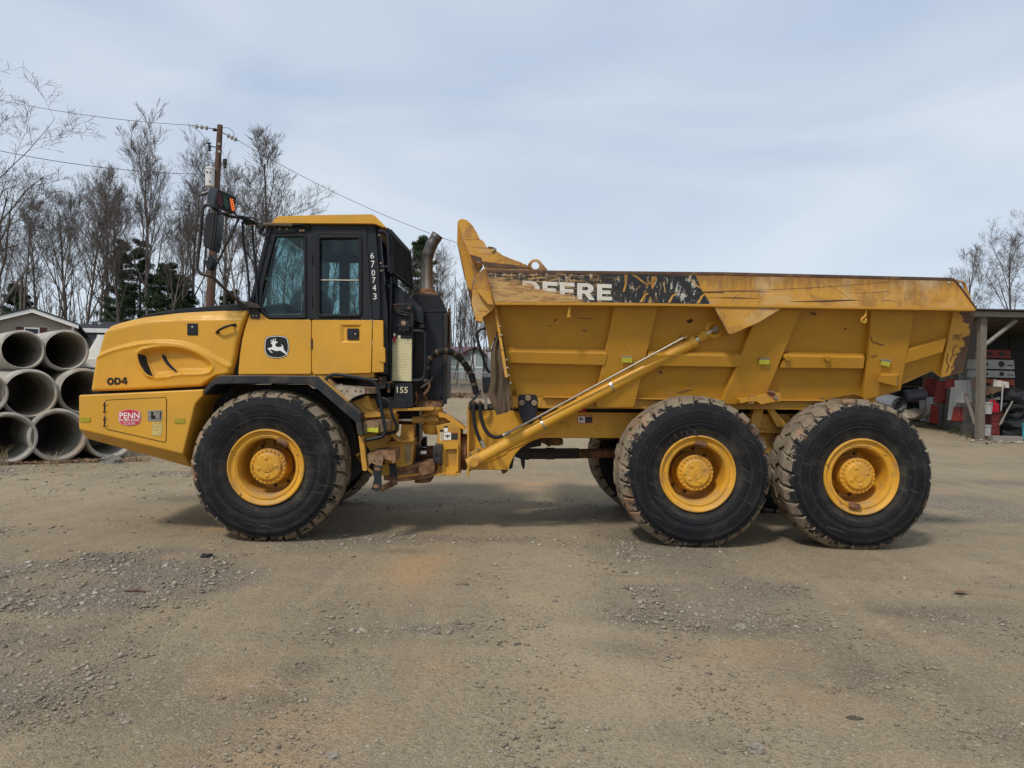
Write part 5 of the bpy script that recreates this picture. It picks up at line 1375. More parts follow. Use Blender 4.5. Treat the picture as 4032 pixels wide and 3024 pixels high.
plate('joint_cover', 'E', rpoly([(1116, 1000), (1180, 980), (1206, 985), (1202, 1170), (1170, 1168), (1118, 1160)], 8, 2), .66, .12, M['charcoal_dusty'], T, .014)
plate('cover_bracket', 'E', rpoly([(1140, 972), (1210, 975), (1206, 1190), (1180, 1190), (1145, 1000)], 6, 2), .70, .04, M['dark_metal'], T, .005)
lathe('cover_hole', [(0, -.003), (.02, -.003), (.024, .004)], M['black'], T, 14, 'y', L('E', 1148, 1082, .655))
tube('propeller_shaft', TP('E', [(925, 1075), (1000, 1070)], 1.2), .10, M['dark_metal'], T, 16)
tube('shaft_yoke', TP('E', [(1000, 1068), (1060, 1066)], 1.2), .072, M['steel'], T, 16)
tube('shaft_coupling', TP('E', [(1060, 1066), (1130, 1062)], 1.2), .085, M['rust'], T, 16)
plate('shaft_housing', 'E', rpoly([(918, 1000), (990, 1005), (985, 1140), (925, 1150)], 12, 3), 1.05, .3, M['dark_metal'], T, .02)
plate('step', 'E', [(985, 925), (1050, 910), (1055, 1030), (985, 1030)], 2.2, .2, M['dark_metal'], T, .006)
for fr, q, m in (('E', [(1224, 808), (1260, 808), (1260, 860), (1224, 860)], 'decal_white'), ('E', [(1184, 842), (1219, 842), (1219, 945), (1184, 945)], 'cream'), ('E', [(1226, 868), (1292, 868), (1292, 938), (1226, 938)], 'decal_white'), ('E', [(1293, 868), (1358, 868), (1358, 936), (1293, 936)], 'sheet_black')):
    w_ = plate('warning_label', fr, q, .777, .002, M[m], T)
plate('label_border', 'E', [(1224, 806), (1260, 806), (1260, 822), (1224, 822)], .776, .001, M['decal_black'], T)
plate('label_border', 'E', [(1184, 840), (1219, 840), (1219, 862), (1184, 862)], .776, .001, M['decal_black'], T)
plate('label_heading', 'E', [(1294, 869), (1357, 869), (1357, 878), (1294, 878)], .7755, .001, M['plastic_orange'], T)
pic = plate('label_picture', 'E', [(1256, 885), (1262, 885), (1262, 895), (1282, 890), (1282, 908), (1263, 905), (1268, 925), (1262, 925), (1259, 910), (1254, 925), (1249, 925), (1255, 905), (1235, 908), (1235, 890), (1256, 895)], .7755, .001, M['decal_black'], T)
for i in range(5):
    plate('label_picture', 'E', [(1192, 868 + i * 15), (1212, 868 + i * 15), (1212, 873 + i * 15), (1192, 873 + i * 15)], .7755, .001, M['decal_black'], T)
# trunnion ring between the halves
cx = L('E', 1388, 1070, .85); dx = L('E', 1452, 1070, .85)
lathe('trunnion', [(0, 0), (.215, 0), (.215, .06), (.19, .07), (.19, .11), (.225, .12), (.225, dx.x - cx.x), (0, dx.x - cx.x)], M['rust'], T, 40, 'x', (cx.x, 1.06, cx.z))
fl_ = plate('frame_flange', 'E', [(1449, 612), (1470, 612), (1470, 1270), (1458, 1302), (1445, 1302)], .72, 1.3, M['yellow_grimy'], T, .005)

# ------------------------------------------------------------------ rear frame
yr = .84
rf_top = [(405, 455), (860, 462), (1300, 472), (2075, 480), (2700, 486), (4900, 500), (4900, 800), (2700, 768), (2030, 762), (1210, 760), (1130, 780), (1050, 818), (970, 870), (912, 935), (875, 1000), (850, 1060), (835, 1108), (405, 1108)]
rf = plate('rear_frame', 'J', rf_top, yr, .28, M['yellow'], T, .012)
mirror_copy(rf)
for xx, yy_ in ((1900, 620), (3000, 620), (4300, 640)):
    p = L('J', xx, yy_, 1.1); box2('cross_member', (p.x - .1, 1.1, p.z - .18), (p.x + .1, 1.8, p.z + .05), M['dark_metal'], T, .01)
plate('frame_doubler', 'J', [(400, 600), (520, 575), (700, 480), (850, 470), (1000, 480), (1180, 500), (1380, 590), (1390, 640), (1330, 690), (1150, 760), (820, 900), (810, 930), (600, 1030), (420, 1090)], yr - .012, .014, M['yellow'], rf, .004)
tube('frame_weld', TP('J', [(1200, 742), (1330, 690), (1385, 640), (1400, 608), (1440, 596), (1475, 606), (1488, 632)], yr - .012), .010, M['yellow'], rf, 6, 3)
tube('frame_weld', TP('J', [(770, 510), (782, 548), (800, 558), (960, 560)], yr - .006), .009, M['yellow'], rf, 6)
tube('frame_weld', TP('J', [(410, 600), (530, 585), (690, 500)], yr - .006), .006, M['yellow'], rf, 6)
g3 = TP('J', ell(1816, 645, 32, 34, 20), yr - .002); tube('frame_weld', g3 + g3[:2], .008, M['yellow'], rf, 6)
dn = plate('danger_label', 'J', [(1588, 516), (1749, 514), (1749, 599), (1588, 598)], yr - .004, .002, M['red'], T)
plate('label_field', 'J', [(1594, 522), (1668, 521), (1668, 592), (1594, 592)], yr - .0055, .001, M['decal_white'], dn)
plate('label_field', 'J', [(1671, 533), (1743, 532), (1743, 592), (1671, 593)], yr - .0055, .001, M['sheet_black'], dn)
plate('label_picture', 'J', [(1618, 530), (1650, 556), (1640, 570), (1622, 552), (1616, 580), (1608, 580), (1612, 550)], yr - .007, .001, M['decal_black'], dn)
text_on('label_heading', 'DANGER', 'J', [(1684, 520), (1744, 519), (1744, 529), (1684, 530)], yr - .004, M['decal_white'], dn, 0.0, gap=.003)
tube('red_strap', TP('J', [(1580, 445), (1640, 452), (1675, 458)], .80), .022, M['red'], T, 8)
# bracket plate with three bolts
hp = plate('bracket_plate', 'J', rpoly([(944, 305), (965, 287), (1130, 287), (1150, 310), (1150, 480), (1120, 570), (1090, 605), (1010, 612), (985, 590), (945, 470)], 14, 3), .52, .03, M['charcoal'], T, .006)
for x, y in ((1049, 326), (980, 378), (1114, 379)):
    lathe('bracket_bolt', [(0, -.022), (.012, -.022), (.016, -.03), (.028, -.028), (.032, -.012), (.034, .004)], M['bolt'], hp, 16, 'y', L('J', x, y, .52))
plate('bracket_lip', 'J', [(965, 535), (1125, 540), (1090, 600), (1010, 606)], .50, .03, M['charcoal'], hp, .006)
plate('bump_pad', 'J', [(878, 405), (880, 385), (940, 390), (940, 445), (880, 450)], .75, .2, M['rust'], T, .006)
tube('dark_gap_beam', [L('J', 420, 440, .95), L('J', 4800, 470, .95)], .06, M['black'], T, 8)  # black bar added as the shade in the gap over the frame
# lift ram
yl = .60
A_, B_ = L('J', 520, 985, yl), L('F', 1980, 1092, .34)
dr_ = (B_ - A_).normalized()
ram = tube('lift_ram', [A_, B_], .066, M['yellow'], T, 24)
tube('ram_gland', [B_ - dr_ * .05, B_ + dr_ * .015], .072, M['yellow'], ram, 24)
tube('ram_gland_ring', [B_ + dr_ * .015, B_ + dr_ * .05], .042, M['steel'], ram, 20)
C_ = L('F', 2070, 1036, .32)
tube('ram_rod_end', [B_ + dr_ * .05, C_ - dr_ * .01], .046, M['yellow'], ram, 20)
tube('ram_nut', [C_ - dr_ * .06, C_], .056, M['yellow'], ram, 6)
D_ = L('F', 2132, 1000, .32)
tube('ram_rod', [C_, D_], .030, M['steel'], ram, 16)
eye = [D_ + Vector((.075 * math.cos(a), 0, .075 * math.sin(a))) for a in [i * math.pi / 10 for i in range(21)]]
tube('ram_eye', eye, .030, M['yellow'], ram, 10)
tube('ram_pin', [D_ + Vector((0, -.08, 0)), D_ + Vector((0, .3, 0))], .030, M['steel_line'], T, 16)
lug = plate('ram_lug', 'F', rpoly([(2145, 925), (2190, 905), (2240, 960), (2245, 1020), (2200, 1035), (2160, 1000)], 10, 2), .25, .06, M['yellow_bed'], T, .01)
for k in (.30, .62):
    p = A_.lerp(B_, k)
    tube('ram_band', [p - dr_ * .012, p + dr_ * .012], .0685, M['steel'], ram, 24)
    tube('ram_clamp', [p + Vector((-.03, -.03, .05)), p + Vector((-.045, -.03, .10))], .012, M['dark_metal'], ram, 8)
foot = tube('ram_foot', [A_ - dr_ * .14, A_ + dr_ * .02], .075, M['yellow_grimy'], ram, 24)
tube('ram_foot_pin', [A_ - dr_ * .07 + Vector((0, -.10, 0)), A_ - dr_ * .07 + Vector((0, .3, 0))], .05, M['yellow_grimy'], ram, 16)
plate('ram_bearing_cap', 'J', rpoly([(415, 920), (520, 870), (540, 895), (430, 950)], 6, 2), yl + .08, .12, M['yellow_grimy'], T, .008)
plate('ram_bearing_cap', 'J', rpoly([(410, 1075), (560, 1020), (570, 1045), (430, 1100)], 6, 2), yl + .08, .12, M['yellow_grimy'], T, .008)
for x, y in ((415, 935), (505, 888), (485, 1066), (555, 1035)):
    lathe('bearing_bolt', [(0, -.03), (.016, -.028), (.02, 0)], M['bolt'], T, 8, 'y', L('J', x, y, yl + .08))
s0, s1 = L('J', 860, 690, yl - .11), L('F', 1890, 1068, .20)
tube('ram_oil_line', [L('J', 790, 730, yl - .08), s0, s0.lerp(s1, .5), s1], .012, M['steel_line'], T, 10)
tube('line_fitting', TP('J', [(775, 735), (850, 698)], yl - .02), .024, M['steel_line'], T, 8)
tube('line_fitting', TP('F', [(1870, 1078), (1905, 1058)], .30), .020, M['steel_line'], T, 8)
plate('ram_port', 'F', [(1892, 1050), (1918, 1036), (1932, 1062), (1905, 1080)], .28, .08, M['yellow_bed'], T, .006)
plate('line_clip', 'J', [(1696, 226), (1722, 216), (1726, 238), (1702, 246)], .46, .02, M['white'], T)
tube('hydraulic_hose', TP('J', [(470, 375), (455, 430), (455, 520), (480, 660), (520, 770), (560, 850)], yl - .01), .021, M['black_rough'], T, 12, 4)
tube('hose_ferrule', TP('J', [(535, 790), (572, 862)], yl - .012), .025, M['steel_line'], T, 8)
tube('hydraulic_hose', TP('J', [(530, 375), (528, 470), (545, 570), (580, 660), (630, 725), (700, 752), (775, 738)], yl - .03), .021, M['black_rough'], T, 12, 4)
plate('hose_bracket', 'J', rpoly([(400, 380), (530, 235), (545, 250), (430, 395), (425, 450), (400, 450)], 4, 2), .70, .2, M['dark_metal'], T, .005)
plate('hose_bracket', 'J', rpoly([(500, 265), (580, 285), (605, 330), (605, 445), (570, 450), (575, 340), (545, 305)], 4, 2), .72, .03, M['steel_line'], T, .004)
for x in (470, 530):
    tube('hose_elbow', TP('J', [(x - 5, 400), (x - 2, 372), (x + 12, 362)], .68), .027, M['rust'], T, 8)
plate('mount_plinth', 'J', [(880, 258), (1300, 265), (1300, 280), (1240, 300), (1200, 345), (1185, 430), (880, 425)], .55, .3, M['yellow_grimy'], T, .008)
tube('grab_cable', TP('F', [(335, 992), (290, 998), (262, 1030), (265, 1090), (300, 1200), (330, 1300), (360, 1345)], 1.0), .016, M['black'], T, 8, 4)
# drive line below the frame
tube('drive_shaft', TP('J', [(1060, 930), (1600, 930), (2050, 918), (3200, 930)], 1.45), .060, M['rust'], T, 16)
tube('shaft_sleeve', TP('J', [(1060, 930), (1240, 930)], 1.45), .068, M['dark_metal'], T, 16)
tube('shaft_sleeve', TP('J', [(1240, 928), (1340, 928)], 1.45), .074, M['dark_metal'], T, 16)
tube('shaft_sleeve', TP('J', [(1340, 928), (1600, 926)], 1.45), .066, M['dark_metal'], T, 16)
plate('drop_box', 'J', rpoly([(960, 760), (1190, 770), (1195, 845), (1060, 870), (1060, 965), (960, 985), (900, 960), (880, 1080), (850, 1110), (840, 1060)], 8, 2), 1.2, .5, M['dark_metal'], T, .015)
plate('brake_disc', 'J', ell(1000, 1030, 16, 72, 18), 1.25, .35, M['dark_metal'], T, .004)
plate('drop_box_foot', 'J', [(752, 1110), (835, 1108), (800, 1145), (770, 1150)], .9, .1, M['rust'], T, .005)
plate('transmission_pan', 'J', rpoly([(1195, 765), (1430, 768), (1432, 830), (1390, 845), (1300, 842), (1270, 860), (1240, 830), (1195, 815)], 8, 2), 1.3, .4, M['rust'], T, .015)
plate('retarder', 'J', rpoly([(960, 880), (1065, 880), (1062, 1000), (960, 995)], 8, 2), 1.3, .3, M['dark_metal'], T, .01)
# walking beam and bed prop between the rear wheels
plate('walking_beam', 'K', rpoly([(1660, 305), (2020, 308), (2100, 420), (2100, 700), (1700, 680)], 12, 2), .72, .14, M['yellow_grimy'], T, .015)
plate('beam_ledge', 'K', [(1760, 468), (1960, 476), (1960, 486), (1760, 480)], .62, .2, M['yellow_grimy'], T, .003)
for pts in ([(1770, 400), (1800, 385), (1830, 405), (1860, 372), (1900, 368), (1930, 400)], [(1765, 445), (1790, 430), (1830, 465)]):
    tube('cast_rib', TP('K', pts, .715), .012, M['yellow_grimy'], T, 6, 4)
pr = plate('bed_prop', 'K', [(1735, 200), (1812, 205), (1758, 440), (1720, 440), (1672, 420), (1680, 330)], .66, .12, M['yellow_grimy'], T, .01)
plate('prop_stay', 'K', [(1810, 230), (1850, 215), (2002, 395), (1990, 440), (1920, 430), (1912, 415)], .62, .05, M['yellow_grimy'], T, .008)
plate('prop_back', 'K', [(1672, 300), (1712, 320), (1770, 470), (1765, 530), (1680, 420)], .70, .05, M['yellow_grimy'], T, .008)
arm = plate('prop_arm', 'K', rpoly([(1572, 165), (1690, 150), (1830, 120), (1948, 108), (1956, 190), (1840, 205), (1770, 222), (1730, 192), (1640, 196), (1575, 212)], 8, 2), .34, .16, M['yellow_bed'], T, .010)
tube('prop_pin', TP('K', [(1830, 108), (1860, 105), (1895, 112)], .33), .020, M['rust'], arm, 8)
lathe('prop_bolt', [(0, -.02), (.024, -.018), (.03, .0)], M['bolt'], arm, 8, 'y', L('K', 1905, 155, .34))
plate('prop_worn_patch', 'K', rpoly([(1855, 130), (1895, 125), (1890, 155), (1860, 162)], 5, 2), .337, .003, plain('red_scuff', (.32, .08, .06), .6), arm)
bolts('prop_rivet', 'K', [(1662, 142), (1707, 136), (1664, 206), (1690, 205)], .345, arm, .012)
# ------------------------------------------------------------------ the dump bed
bed = empty('dump_bed', (0, 0, 0), T)
yrail = .02
zr = L('P', 2600, 1199, .14).z
zb = L('P', 2600, 1572, .44).z
kk = (.44 - .14) / (zr - zb)
PS = Pl((0, .14, zr), (0, -1, -kk))
side_pts = [(1946, 1190), (2600, 1194), (3842, 1215), (3835, 1245), (3790, 1464), (3708, 1488), (3668, 1458), (3558, 1488), (3546, 1537), (3406, 1577), (3369, 1546), (3247, 1577), (2847, 1574), (2512, 1570), (2015, 1560), (2003, 1496), (1979, 1342)]
bs = plate('bed_side', 'P', side_pts, PS.off(-.10), .05, M['yellow_bed'], bed)
mirror_copy(bs)
def bed_hit(x, y, d=0.0): return PS.off(d - .10).hit(x, y)
# tapered posts
def post(pts, d, m='yellow_bed', bev=.012):
    p = plate('post', 'P', pts, PS.off(d - .10), d + .02, M[m], bed, bev, seg=3); mirror_copy(p); return p
post([(2419, 1204), (2592, 1206), (2546, 1397), (2499, 1600), (2490, 1607), (2353, 1607), (2343, 1580)], .085)
post([(2990, 1214), (3158, 1217), (3022, 1548), (3010, 1588), (2995, 1596), (2860, 1594), (2845, 1580)], .085)
post([(3432, 1220), (3602, 1223), (3575, 1390), (3546, 1537), (3406, 1578), (3400, 1570)], .085)
# ribs with a sloping top face
def rib(TL, TR, BR, BL, drop=25, d=.095):
    b = [bed_hit(*p, -.02) for p in (TL, TR, BR, BL)]
    f = [bed_hit(TL[0] + 4, TL[1] + drop, d), bed_hit(TR[0] + 4, TR[1] + drop, d), bed_hit(BR[0], BR[1], d), bed_hit(BL[0], BL[1], d)]
    o = hexa('rib', f, b, M['yellow_bed'], bed, .008); mirror_copy(o); return o
rib((1981, 1359), (2389, 1367), (2382, 1439), (1996, 1429))
rib((2549, 1371), (2926, 1377), (2914, 1446), (2530, 1441))
rib((3095, 1377), (3402, 1383), (3400, 1452), (3068, 1449))
rib((3574, 1361), (3723, 1316), (3712, 1387), (3562, 1433), 17)
plate('rib_boss', 'G', ell(823, 672, 20, 20, 14), PS.off(.03), .08, M['yellow_bed'], bed, .01)
plate('rib_boss', 'G', ell(1083, 676, 20, 20, 14), PS.off(.03), .08, M['yellow_bed'], bed, .01)
bx = hexa('side_stop', [bed_hit(*p, .17) for p in pp('G', [(1418, 782), (1530, 782), (1520, 855), (1395, 822)])], [bed_hit(*p, .05) for p in pp('G', [(1430, 765), (1548, 770), (1545, 850), (1420, 815)])], M['yellow_bed'], bed, .006)
# worn tail panel
t, zz, a_n = WORN_TAIL
pA, pB = bed_hit(3842, 1222), bed_hit(3720, 1480)
edge0 = bed_hit(3760, 1350).x
co = t.coord('Object'); s3 = t.sep(co)
# distance from the raked tail edge
sl = (pA.x - bed_hit(3790, 1464).x) / max(.01, pA.z - bed_hit(3790, 1464).z)
dist = t.math('SUBTRACT', s3[0], t.math('ADD', t.math('MULTIPLY', t.math('SUBTRACT', s3[2], pA.z), sl), pA.x - .24))
f = t.math('ADD', t.math('MULTIPLY', dist, 4.0), t.math('MULTIPLY', t.math('SUBTRACT', a_n, .5), 3.0))
col = t.ramp(t.noise(co, 1.6, 5, .6), [(.3, (.46, .24, .035)), (.7, (.56, .30, .05))])
col = t.mix(t.ramp(t.noise(co, 6, 8, .72, .8), [(.60, 0.0), (.66, .9)]), col, (.10, .045, .025))
col = t.mix(t.ramp(f, [(.36, 0.0), (.46, 1.0)]), col, t.ramp(t.noise(co, 12, 6, .7), [(.3, (.045, .028, .022)), (.7, (.115, .062, .042))]))
t.set(Base_Color=col, Roughness=.7)
tp = plate('tail_panel', 'P', [(3756, 1222), (3841, 1224), (3790, 1462), (3708, 1487), (3716, 1420), (3740, 1300)], PS.off(-.055), .06, M['worn_tail'], bed, .006)
mirror_copy(tp)
# rail along the top, standing out over the side
rail_pts = [(1912, 1066), (2850, 1076), (3753, 1098), (3768, 1110), (3843, 1211), (3842, 1222), (2600, 1201), (1948, 1197)]
rl = plate('rail', 'P', rail_pts, yrail, .16, M['rail'], bed, .016, seg=3); mirror_copy(rl)
cap_pts = [(1915, 1062), (2850, 1071), (3750, 1093), (3756, 1105), (2850, 1084), (1918, 1074)]
rc_ = plate('rail_cap', 'P', cap_pts, yrail - .006, .18, M['rust_edge'], bed, .006); mirror_copy(rc_)
lipm = plate('rail_lip', 'P', [(1950, 1190), (2600, 1194), (3838, 1214), (3842, 1224), (2600, 1204), (1950, 1200)], yrail - .004, .14, M['yellow_bed'], bed, .004)
tube('tail_edge', [YP(yrail - .002).hit(*p) for p in ((3752, 1097), (3768, 1112), (3842, 1212))], .010, M['rust_edge'], bed, 8)
# long gouges in the rail
for pts, r in (([(2560, 1150), (2780, 1149), (2900, 1147), (3015, 1149), (3060, 1148)], .007), ([(3060, 1188), (3200, 1187), (3330, 1183), (3425, 1182)], .013), ([(2700, 1140), (2960, 1143), (3250, 1130), (3480, 1112), (3600, 1104)], .004),
               ([(3270, 1150), (3400, 1154), (3480, 1149), (3520, 1147)], .005), ([(3450, 1183), (3500, 1184), (3545, 1187)], .004), ([(3180, 1090), (3310, 1150), (3385, 1212)], .003), ([(2860, 1114), (2960, 1088), (3100, 1085)], .003), ([(2880, 1200), (2890, 1175), (2905, 1155)], .004)):
    q = smooth_path([YP(yrail + r * .55).hit(*p) for p in pts], 4); n_ = len(q)
    tube('gouge', q, [r * (.35 + .65 * math.sin(math.pi * min(1, max(0.02, i / (n_ - 1) + .02)) * .98)) for i in range(n_)], M['rust_edge'], bed, 6)
# black lettering band, torn by loading
xa, xb = YP(yrail).hit(*pp('F', [(330, 600)])[0]).x, YP(yrail).hit(*pp('F', [(2110, 600)])[0]).x
za, zb_ = YP(yrail).hit(*pp('F', [(1000, 540)])[0]).z, YP(yrail).hit(*pp('F', [(1000, 790)])[0]).z
def torn(name, front_c, letters=False):
    t = NT(name); co = t.coord('Object'); s3 = t.sep(co)
    u = t.math('DIVIDE', t.math('SUBTRACT', s3[0], xa), xb - xa)          # 0 at the front, 1 at the rear end
    v = t.math('DIVIDE', t.math('SUBTRACT', za, s3[2]), za - zb_)         # 0 at the top, 1 at the bottom
    st = t.noise(t.coord('Object', (1.3, 1, 13), (0, R(13), 0)), 3.0, 7, .7)
    st_f = t.noise(t.coord('Object', (1.6, 1, 15), (0, R(11), 0)), 4.0, 6, .7)
    ch = t.noise(t.coord('Object', (5, 1, 2.2)), 3.6, 8, .74, .5)
    big = t.noise(co, 2.4, 4, .6)
    # raked off from the lower front corner
    rake = t.math('SUBTRACT', t.math('SUBTRACT', v, .16), t.math('MULTIPLY', t.math('SUBTRACT', u, .04), 1.7))
    rake = t.math('ADD', rake, t.math('MULTIPLY', t.math('SUBTRACT', st, .5), 1.1))
    gone = t.ramp(rake, [(.0, 0.0), (.10, 1.0)])
    gone = t.math('MULTIPLY', gone, t.ramp(t.math('ADD', u, t.math('MULTIPLY', t.math('SUBTRACT', st_f, .5), .10)), [(.40, 1.0), (.44, .0)]))
    gone = t.math('MULTIPLY', gone, t.ramp(u, [(.01, .25), (.06, 1.0)]))
    lines = t.math('MULTIPLY', t.ramp(st_f, [(.52, 0.0), (.57, .9)]), t.ramp(u, [(.30, 1.0), (.62, .0)]))
    gone = t.math('MAXIMUM', gone, lines if not letters else t.math('MULTIPLY', lines, .6))
    chips = t.ramp(ch, [(.565, 0.0), (.60, 1.0)])
    tears = t.ramp(t.noise(t.coord('Object', (2.4, 1, .8), (0, R(-28), 0)), 2.6, 4, .6, .5), [(.62, 0.0), (.645, 1.0)])
    bar = t.math('MULTIPLY', tears, t.ramp(u, [(.35, .15), (.5, 1.0)]))
    stc = t.noise(t.coord('Object', (.9, 1, 8), (0, R(14), 0)), 3.4, 7, .72)
    yl_ = t.ramp(stc, [(.32, (.42, .23, .06)), (.48, (.54, .34, .13)), (.56, (.30, .13, .055)), (.62, (.52, .33, .12)), (.72, (.56, .47, .34))])
    wh = (.50, .47, .41)
    col = t.mix(t.math('MULTIPLY', chips, 1.0 if not letters else .35), front_c, t.mix(t.ramp(big, [(.45, 0.0), (.55, 1.0)]), wh, (.40, .23, .08)))
    col = t.mix(t.math('MAXIMUM', gone, bar if not letters else t.math('MULTIPLY', bar, .3)), col, yl_)
    t.set(Base_Color=col, Roughness=.6, Specular_IOR_Level=.3); return t.m
M['band'] = torn('torn_black_band', (.022, .024, .026)); M['band_text'] = torn('scraped_white_letters', (.66, .63, .55), True)
band = plate('lettering_band', 'F', [(332, 540), (1000, 560), (1330, 562), (1990, 574), (2038, 690), (2110, 798), (1325, 785), (1000, 782), (395, 782)], yrail - .003, .002, M['band'], bed)
block_text('lettering', 'DEERE', 'F', [(618, 612), (1327, 644), (1327, 770), (618, 752)], yrail - .006, M['band_text'], bed, .13)
for pts in ([(1424, 564), (1450, 566), (1444, 640), (1425, 702), (1412, 700), (1428, 640)], [(1640, 578), (1682, 580), (1665, 640), (1648, 684), (1636, 660)], [(1545, 780), (1578, 728), (1612, 708), (1616, 718), (1588, 736), (1565, 784)], [(1768, 786), (1800, 730), (1836, 712), (1838, 722), (1812, 738), (1788, 788)], [(2000, 790), (2030, 735), (2062, 712), (2066, 722), (2044, 742), (2020, 792)], [(1480, 566), (1520, 570), (1600, 640), (1680, 600), (1684, 608), (1602, 652), (1510, 585)], [(1940, 600), (1956, 598), (1990, 640), (2040, 672), (2038, 684), (1985, 652)]):
    plate('band_tear', 'F', pts, yrail - .0045, .001, M['rail'], bed)
tube('band_seam', [YP(yrail - .004).hit(*p) for p in pp('F', [(1310, 702), (1600, 704), (2212, 706)])], .003, M['rust_edge'], bed, 5)
# hooks under the rail
for fr, pts in (('F', [(992, 796), (990, 840), (985, 880), (978, 900), (990, 902), (996, 885)]), ('G', [(1326, 358), (1322, 400), (1300, 420), (1302, 440), (1322, 440), (1326, 415)])):
    tube('hook', TP(fr, pts, .06), .016, M['yellow_bed'], bed, 8, 4)
# reflectors on brackets
for fr, q, bq in (('F', [(1402, 1222), (1489, 1224), (1487, 1265), (1402, 1262)], [(1408, 1212), (1488, 1213), (1488, 1228), (1400, 1226)]), ('G', [(640, 682), (706, 685), (703, 715), (637, 712)], [(642, 670), (706, 674), (706, 688), (640, 684)]),
                  ('G', [(1426, 690), (1486, 700), (1480, 730), (1422, 718)], [(1428, 680), (1492, 686), (1490, 702), (1426, 692)])):
    rb_ = plate('reflector', fr, q, PS.off(.015), .01, M['lime'], bed, .003)
    plate('reflector_bracket', fr, bq, PS.off(.014), .03, M['steel_line'], bed, .003)
# lift-ram gusset under the rail
gs = plate('ram_gusset', 'G', [(343, 335), (790, 349), (640, 440), (455, 522), (440, 515)], .035, .05, M['rail'], bed, .008)
tube('gusset_flange', TP('G', [(345, 335), (395, 425), (448, 520)], .05), .014, M['rust_edge'], bed, 8)
hexa('gusset_back', TP('G', [(343, 335), (790, 349), (640, 440), (450, 520)], .09), TP('G', [(343, 335), (790, 349), (640, 440), (450, 520)], .22), M['yellow_bed'], bed)
mirror_copy(gs)
# lifting lug and tail lug
plate('lifting_lug', 'F', rpoly([(655, 492), (690, 448), (722, 440), (752, 450), (785, 490), (816, 526), (816, 545), (690, 545), (690, 525)], 14, 3), .06, .03, M['rail'], bed, .005, holes=[ell(721, 492, 31, 31, 18)])
plate('tail_lug', 'G', rpoly([(1895, 168), (1950, 172), (1978, 200), (1985, 240), (2002, 280), (2022, 330), (2034, 352), (2000, 340), (1930, 230)], 8, 2), .10, .035, M['rail'], bed, .005, holes=[ell(1946, 208, 22, 26, 16)])
for x in (1856, 1866): lathe('rail_rivet', [(0, -.006), (.01, -.005), (.012, .0)], M['steel'], bed, 8, 'y', L('G', x, 186, yrail - .002))
# front wall, spill guard and corner post
wing = plate('spill_guard', 'F', [(103, 145), (122, 125), (150, 125), (176, 131), (205, 158), (228, 184), (250, 222), (268, 255), (280, 285), (300, 292), (318, 312), (332, 345), (362, 352), (385, 360), (402, 372), (430, 388), (462, 412), (520, 436), (600, 466), (650, 488), (690, 522), (690, 545), (335, 552), (305, 485), (290, 468), (250, 458), (212, 444), (195, 405), (150, 280), (108, 170)], .08, .03, M['rail'], bed, .006)
tube('guard_tear', TP('F', [(345, 348), (385, 352), (410, 368), (395, 380), (378, 392)], .075), .008, M['rust_edge'], bed, 6)
plate('guard_rust_line', 'F', [(200, 405), (292, 430), (300, 462), (560, 490), (680, 515), (560, 520), (340, 505), (300, 480), (215, 440)], .076, .004, M['rust_edge'], bed)
fa = TP('F', [(103, 150), (150, 285), (196, 405), (216, 450), (238, 565), (214, 690), (184, 670), (124, 380), (100, 320)], .20)
prism3('spill_guard_front', fa, (0, 2.5, 0), M['yellow_bed'], bed, .006)
mirror_copy(wing)
plate('guard_edge', 'F', [(188, 430), (216, 448), (298, 478), (305, 500), (262, 560), (252, 600), (236, 560)], .16, .05, M['rail'], bed, .004)
plate('corner_post', 'F', rpoly([(252, 568), (312, 514), (330, 535), (388, 792), (384, 806), (345, 802), (262, 700), (245, 620)], 6, 2), .05, .16, M['rail'], bed, .01)
plate('corner_shoe', 'F', rpoly([(222, 690), (250, 615), (268, 705), (345, 802), (386, 808), (384, 842), (300, 905), (304, 945), (250, 928), (215, 795)], 6, 2), .12, .16, M['rail'], bed, .01)
plate('front_flange', 'F', [(300, 870), (384, 842), (396, 800), (440, 985), (402, 1050), (380, 1120), (362, 1160), (330, 1010)], .30, .06, M['yellow_bed'], bed, .008)
plate('front_flange_face', 'F', [(392, 815), (408, 812), (442, 1000), (505, 1380), (480, 1380), (420, 1000)], .16, .04, M['rail'], bed, .004)
for fr, x, y in (('F', 438, 972), ('F', 450, 1046), ('F', 492, 1240), ('F', 500, 1302), ('F', 510, 1362), ('J', 840, 78), ('J', 856, 160)):
    lathe('flap_bolt', [(0, -.014), (.010, -.012), (.013, 0)], M['steel'], bed, 8, 'y', L(fr, x, y, .15))
top_f, bot_f = bed_hit(1950, 1192), bed_hit(2015, 1560)
hexa('front_wall', [top_f, bot_f, Vector(W(bot_f)), Vector(W(top_f))], [p + Vector((.06, 0, 0)) for p in (top_f, bot_f, Vector(W(bot_f)), Vector(W(top_f)))], M['yellow_bed'], bed)
